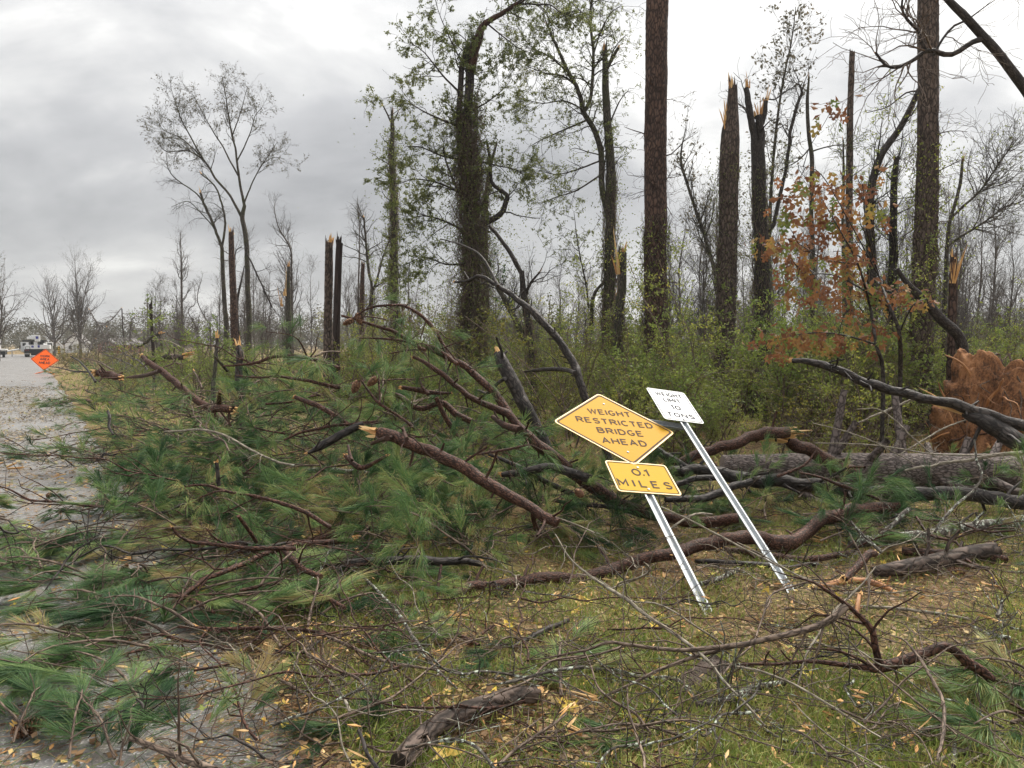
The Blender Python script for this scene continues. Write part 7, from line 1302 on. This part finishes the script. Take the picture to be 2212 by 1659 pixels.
for lab, px_, py_, s, rz in (('curved dark bark plate lying in the grass, lower centre right', 1505, 1478, 2.2, .6), ('small dark bark flake on the foreground asphalt', 335, 1500, 1.0, .5)):
    g = Geo(); n = 12; a = np.linspace(-.9, .9, n); xs = np.linspace(-.09, .09, 9); v = np.array([[x, math.sin(t_) * .045, math.cos(t_) * .045 - .02 + .006 * math.sin(x * 60 + t_ * 5)] for x in xs for t_ in a]); v = np.vstack([v, v * [1, .82, .82] - [0, 0, .004]]); i = np.arange(8)[:, None] * n; j = np.arange(n - 1)[None]; f = np.stack([i + j, i + j + 1, i + n + j + 1, i + n + j], -1).reshape(-1, 4); m_ = 9 * n
    edge_ = [[q, q + 1, q + 1 + m_, q + m_] for q in range(n - 1)] + [[m_ - n + q + 1, m_ - n + q, 2 * m_ - n + q, 2 * m_ - n + q + 1] for q in range(n - 1)] + [[(q + 1) * n, q * n, q * n + m_, (q + 1) * n + m_] for q in range(8)] + [[q * n + n - 1, (q + 1) * n + n - 1, (q + 1) * n + n - 1 + m_, q * n + n - 1 + m_] for q in range(8)]
    g.add(v, np.vstack([f, f[:, ::-1] + m_, np.array(edge_)])); p = G(px_, py_); tag(link('bark_plate', g.mesh('bark_plate', MAT['pine_bark']), None, (p[0], p[1], surf(p[0], p[1]) + .02), (0, -.2, rz), s), lab, 'bark')

def ground_pts(n, rng, xr=(-7, 9), yr=(2.2, 16), dens=None):
    out = []
    while sum(len(o_) for o_ in out) < n:
        m_ = n * 3; y = yr[0] + (yr[1] - yr[0]) * rng.uniform(size=m_) ** 1.7; x = rng.uniform(-1, 1, m_) * (y * .72 + .6)
        keep = rng.uniform(size=m_) < (dens(x, y) if dens else 1); out.append(np.column_stack([x, y])[keep])
    return np.vstack(out)[:n]
def zsurf(x, y):
    s = sdist(x, y); z = terr(x, y); return np.where((s < 0) & (s > -ROADW), np.maximum(z, .006 + .05 * np.sin(np.pi * (1 + s / ROADW))), z)
patch = lambda x, y, sc_, sd: fbm(np.stack([x, y], -1) * sc_, 3, sd)
# leaf litter
rng = np.random.default_rng(33); q = ground_pts(42000, rng, dens=lambda x, y: np.where(sdist(x, y) > 0, .55 + .45 * patch(x, y, 1.2, 2), .18 * sstep(.35, .6, patch(x, y, .9, 4)) + .05)); n = len(q); z_ = zsurf(q[:, 0], q[:, 1]); g = Geo(); pos = np.column_stack([q, z_ + rng.uniform(.004, .035, n)])
th = rng.uniform(0, 6.28, n); d_ = np.stack([np.cos(th), np.sin(th), rng.normal(size=n) * .25], -1); sd_ = np.stack([-np.sin(th), np.cos(th), rng.normal(size=n) * .35], -1); L = rng.uniform(.015, .055, n)[:, None]; wd = L * rng.uniform(.2, .45, (n, 1)); v = np.stack([pos, pos + d_ * L * .4 + sd_ * wd, pos + d_ * L, pos + d_ * L * .5 - sd_ * wd], 1); b4 = (np.arange(n) * 4)[:, None]
g.add(v.reshape(-1, 3), b4 + np.array([[0, 1, 2, 3]]), np.repeat(rng.beta(1.4, 2.6, n) * .95, 4)); tag(link('leaf_litter', g.mesh('leaf_litter', MAT['litter_leaf'], smooth=False)), 'small fallen leaves scattered over grass and road', 'leaves', None, 'stuff')
# pine straw
rng = np.random.default_rng(34); q = ground_pts(60000, rng, dens=lambda x, y: np.where(sdist(x, y) > 0, sstep(.25, .55, patch(x, y, 1.1, 7)), .4 * sstep(.42, .6, patch(x, y, .8, 8)))); n = len(q); z_ = zsurf(q[:, 0], q[:, 1]); th = rng.normal(size=n) * .8 + 2.6 + patch(q[:, 0], q[:, 1], .7, 9) * 4; d_ = np.stack([np.cos(th), np.sin(th), rng.normal(size=n) * .08 + .04], -1)
g = Geo(); needles(g, rng, np.column_stack([q, z_ + rng.uniform(.004, .02, n)]), d_, .17, .0022, .05, .1); tag(link('pine_straw', g.mesh('pine_straw', MAT['pine_straw'], smooth=False)), 'orange-brown pine straw drifted over road edge and grass', 'pine straw', None, 'stuff')
# loose green needles shed on the ground
rng = np.random.default_rng(35); q = ground_pts(14000, rng, dens=lambda x, y: np.clip(.25 + 1.2 * np.exp(-((x + 1.6) / 3.2) ** 2) * (y < 13), 0, 1)); n = len(q); z_ = zsurf(q[:, 0], q[:, 1]); th = rng.uniform(0, 6.28, n); d_ = np.stack([np.cos(th), np.sin(th), rng.normal(size=n) * .15 + .08], -1)
g = Geo(); needles(g, rng, np.column_stack([q, z_ + rng.uniform(.005, .04, n)]), d_, .17, .0022, .05, .1, rng.beta(2, 2, n)); tag(link('needle_litter', g.mesh('needle_litter', MAT['needle_mass'], smooth=False)), 'loose green pine needles shed on the ground', 'pine needles', None, 'stuff')
# grass
rng = np.random.default_rng(36); q = ground_pts(80000, rng, yr=(2.2, 13), dens=lambda x, y: np.where(sdist(x, y) > .15, .12 + .88 * sstep(.36, .56, patch(x, y, 1.4, 11)), 0)); n = len(q); z_ = terr(q[:, 0], q[:, 1]); th = rng.uniform(0, 6.28, n); tl = rng.uniform(.15, .9, n); d_ = np.stack([np.cos(th) * tl, np.sin(th) * tl, np.ones(n)], -1)
g = Geo(); needles(g, rng, np.column_stack([q, z_ - .005]), d_, .15, .0048, .1, .9, np.clip(rng.beta(1.6, 2.2, n) + (patch(q[:, 0], q[:, 1], 2., 12) - .5) * .6, 0, 1)); tag(link('grass', g.mesh('grass', MAT['grass_blade'], smooth=False)), 'thin yellow-green grass on the roadside verge', 'grass', None, 'stuff')
# far verge grass in clumps
rng = np.random.default_rng(39); y = rng.uniform(11, 46, 16000); x = rng.uniform(-1, 1, 16000) * y * .75; ok = sdist(x, y) > .3; q = np.column_stack([x, y])[ok]; n = len(q); d_ = np.column_stack([rng.normal(size=(n, 2)) * .5, np.ones(n)]); g = Geo(); needles(g, rng, np.column_stack([q, terr(q[:, 0], q[:, 1])]), d_, .3, .02, .2, .6, rng.beta(2, 2, n)); tag(link('far_grass', g.mesh('far_grass', MAT['grass_blade'], smooth=False)), 'rough grass farther back along the verge', 'grass', None, 'stuff')
# fine twig litter
rng = np.random.default_rng(37); q = ground_pts(5200, rng, dens=lambda x, y: np.where(sdist(x, y) > -.2, .9, .07)); n = len(q); z_ = zsurf(q[:, 0], q[:, 1]) + rng.exponential(.03, n) + .006; th = rng.uniform(0, 6.28, n); d_ = np.stack([np.cos(th), np.sin(th), rng.normal(size=n) * .12], -1); ln = rng.uniform(.1, .5, n)[:, None]; pts = np.zeros((n, 5, 3)); pts[:, 0] = np.column_stack([q, z_])
for k in range(1, 5): d_ = norm(d_ + rng.normal(size=(n, 3)) * np.array([.25, .25, .08])); pts[:, k] = pts[:, k - 1] + d_ * ln / 4; pts[:, k, 2] = np.maximum(pts[:, k, 2], zsurf(pts[:, k, 0], pts[:, k, 1]) + .004)
g = Geo(); R0 = rng.uniform(.0018, .005, n)[:, None]; tubes(g, pts, R0 * np.linspace(1, .5, 5)[None], 4, rng.uniform(0, 1, n)); tag(link('twig_litter', g.mesh('twig_litter', MAT['twig_bark'])), 'fine broken twigs littering the ground', 'twigs', None, 'stuff')
# wood chips too small to pick apart
rng = np.random.default_rng(44); q = ground_pts(2600, rng, dens=lambda x, y: np.where(sdist(x, y) > 0, .9, .25)); n = len(q); z_ = zsurf(q[:, 0], q[:, 1]) + rng.exponential(.03, n) + .01; th = rng.uniform(0, 6.28, n); d_ = norm(np.stack([np.cos(th), np.sin(th), rng.normal(size=n) * .3], -1)); L = rng.uniform(.02, .09, n)[:, None]; c0 = np.column_stack([q, z_]); pts = np.stack([c0 - d_ * L / 2, c0, c0 + d_ * L / 2], 1)
g = Geo(); R0 = rng.uniform(.003, .011, n)[:, None]; tubes(g, pts, R0 * np.array([[.3, 1., .2]]), 4, rng.uniform(0, 1, n)); tag(link('chip_litter', g.mesh('chip_litter', MAT['raw_wood'], smooth=False)), 'small pale wood chips flecking the debris', 'wood chips', None, 'stuff')
# medium twigs, one by one
rng = np.random.default_rng(38); tmesh = []
for k in range(8):
    k2 = 9; t_ = np.linspace(0, 1, k2); L = rng.uniform(.6, 1.2); main = np.column_stack([t_ * L, np.cumsum(rng.normal(size=k2)) * .03, .02 + np.abs(np.cumsum(rng.normal(size=k2)) * .03)]); R = np.linspace(.0075, .003, k2); g = Geo(); tube(g, catmull(main, .05), np.interp(np.linspace(0, 1, len(catmull(main, .05))), t_, R), 6, .1, k); p1, r1 = sprout(rng, main[None], R[None], 7, .1, .95, (30, 65), (.15, .45), 5, .02, .25, .7, .002); p1[..., 2] = np.abs(p1[..., 2]) + .004; tubes(g, p1, r1, 4); p2, r2 = sprout(rng, p1, r1, 10, .2, 1, (30, 65), (.06, .2), 4, 0, .25, .7, .0016); p2[..., 2] = np.abs(p2[..., 2]) + .004; tubes(g, p2, r2, 3); tmesh.append(g.mesh('twig', MAT[('twig_bark', 'branch_bark', 'twig_bark', 'pale_twig', 'branch_bark', 'lichen_bark', 'twig_bark', 'dark_bark')[k]]))
tl_ = [('brown', 'reddish', 'brown', 'pale', 'reddish', 'lichen-spotted', 'brown', 'dark')[k] for k in range(8)]
for poly, n in (([(300, 1050), (1300, 1050), (2260, 1200), (2260, 1690), (500, 1690)], 165), ([(120, 800), (900, 860), (1300, 1050), (600, 1150), (0, 1150)], 60), ([(0, 1120), (600, 1120), (600, 1500), (0, 1600)], 8)):
    for p in scatter_poly(poly, n, rng):
        k = rng.integers(8); o_ = link('twig', tmesh[k], None, (p[0], p[1], surf(p[0], p[1]) + rng.uniform(.01, .12)), (rng.uniform(-.2, .2), rng.uniform(-.35, .05), rng.uniform(0, 6.28)), rng.uniform(.5, 1.05)); tag(o_, f'branching {tl_[k]} twig dropped in the storm debris', 'twig', f'{tl_[k]} twigs in the debris')
rng = np.random.default_rng(55)
for k in range(64):
    b = BLOBS[rng.choice(len(BLOBS), p=bw)]; th, q_ = rng.uniform(0, 6.28), math.sqrt(rng.uniform()); x, y = b[0] + math.cos(th) * q_ * b[2], b[1] + math.sin(th) * q_ * b[3]; lf = b[4] * (1 - q_ * q_) * rng.uniform(.5, 1.1)
    if blocks_sign((x, y, lf)) or (-1.2 < x < 2.9 and 5.6 < y < 9.2): continue
    o_ = link('heap_stick', tmesh[(1, 4, 0, 7)[k % 4]], None, (x, y, surf(x, y) + lf + .03), (rng.uniform(-.4, .4), rng.uniform(-.28, .3), rng.uniform(0, 6.28)), rng.uniform(1.2, 1.9)); nm_ = ('reddish', 'reddish', 'brown', 'dark')[k % 4]; tag(o_, f'{nm_} bare branch poking out of the pine brush heap', 'branch', f'{nm_} bare branches in the heap')
# storm litter drifted over the road beyond the near patch
rng = np.random.default_rng(41); n = 60000; t_ = 5 + 34 * rng.uniform(size=n) ** 1.4; s_ = -ROADW * rng.uniform(size=n) ** .8; x = RE[0] + RU[0] * t_ + RN[0] * s_; y = RE[1] + RU[1] * t_ + RN[1] * s_
ok = rng.uniform(size=n) < .05 + .95 * sstep(.25, .45, patch(x, y, .5, 14)) * (t_ < 33) * np.clip((t_ - 6) / 4, 0, 1); x, y = x[ok], y[ok]; n = len(x); pos = np.column_stack([x, y, zsurf(x, y) + .003 + rng.uniform(0, .02, n)]); th = rng.uniform(0, 6.28, n); d_ = np.stack([np.cos(th), np.sin(th), rng.normal(size=n) * .3], -1); sd_ = np.stack([-np.sin(th), np.cos(th), rng.normal(size=n) * .3], -1); L = rng.uniform(.025, .11, n)[:, None]; wd = L * rng.uniform(.08, .3, (n, 1))
v = np.stack([pos, pos + d_ * L * .4 + sd_ * wd, pos + d_ * L, pos + d_ * L * .5 - sd_ * wd], 1); v[..., 2] = np.maximum(v[..., 2], zsurf(v[..., 0], v[..., 1]) + .002); g = Geo(); g.add(v.reshape(-1, 3), (np.arange(n) * 4)[:, None] + np.array([[0, 1, 2, 3]]), np.repeat(rng.uniform(0, 1, n), 4)); tag(link('road_litter', g.mesh('road_litter', MAT['road_debris'], smooth=False)), 'brown leaf and twig litter drifted over the road', 'litter', None, 'stuff')

# ================================================================== HAZE
g = Geo(); box(g, (0, 950, 24), (2400, 2300, 54)); hz = link('haze', g.mesh('haze', None, smooth=False)); tag(hz, 'thin damp haze over the whole roadside', 'haze', None, 'stuff')
m = bpy.data.materials.new('haze'); m.use_nodes = True; m.node_tree.nodes.clear(); t = NT(m.node_tree)
pv_ = t.n('ShaderNodeVolumePrincipled', {'Color': (.86, .89, .93, 1), 'Density': .00045, 'Anisotropy': .2}); m.node_tree.links.new(pv_.outputs[0], t.n('ShaderNodeOutputMaterial').inputs['Volume']); hz.data.materials.clear(); hz.data.materials.append(m)
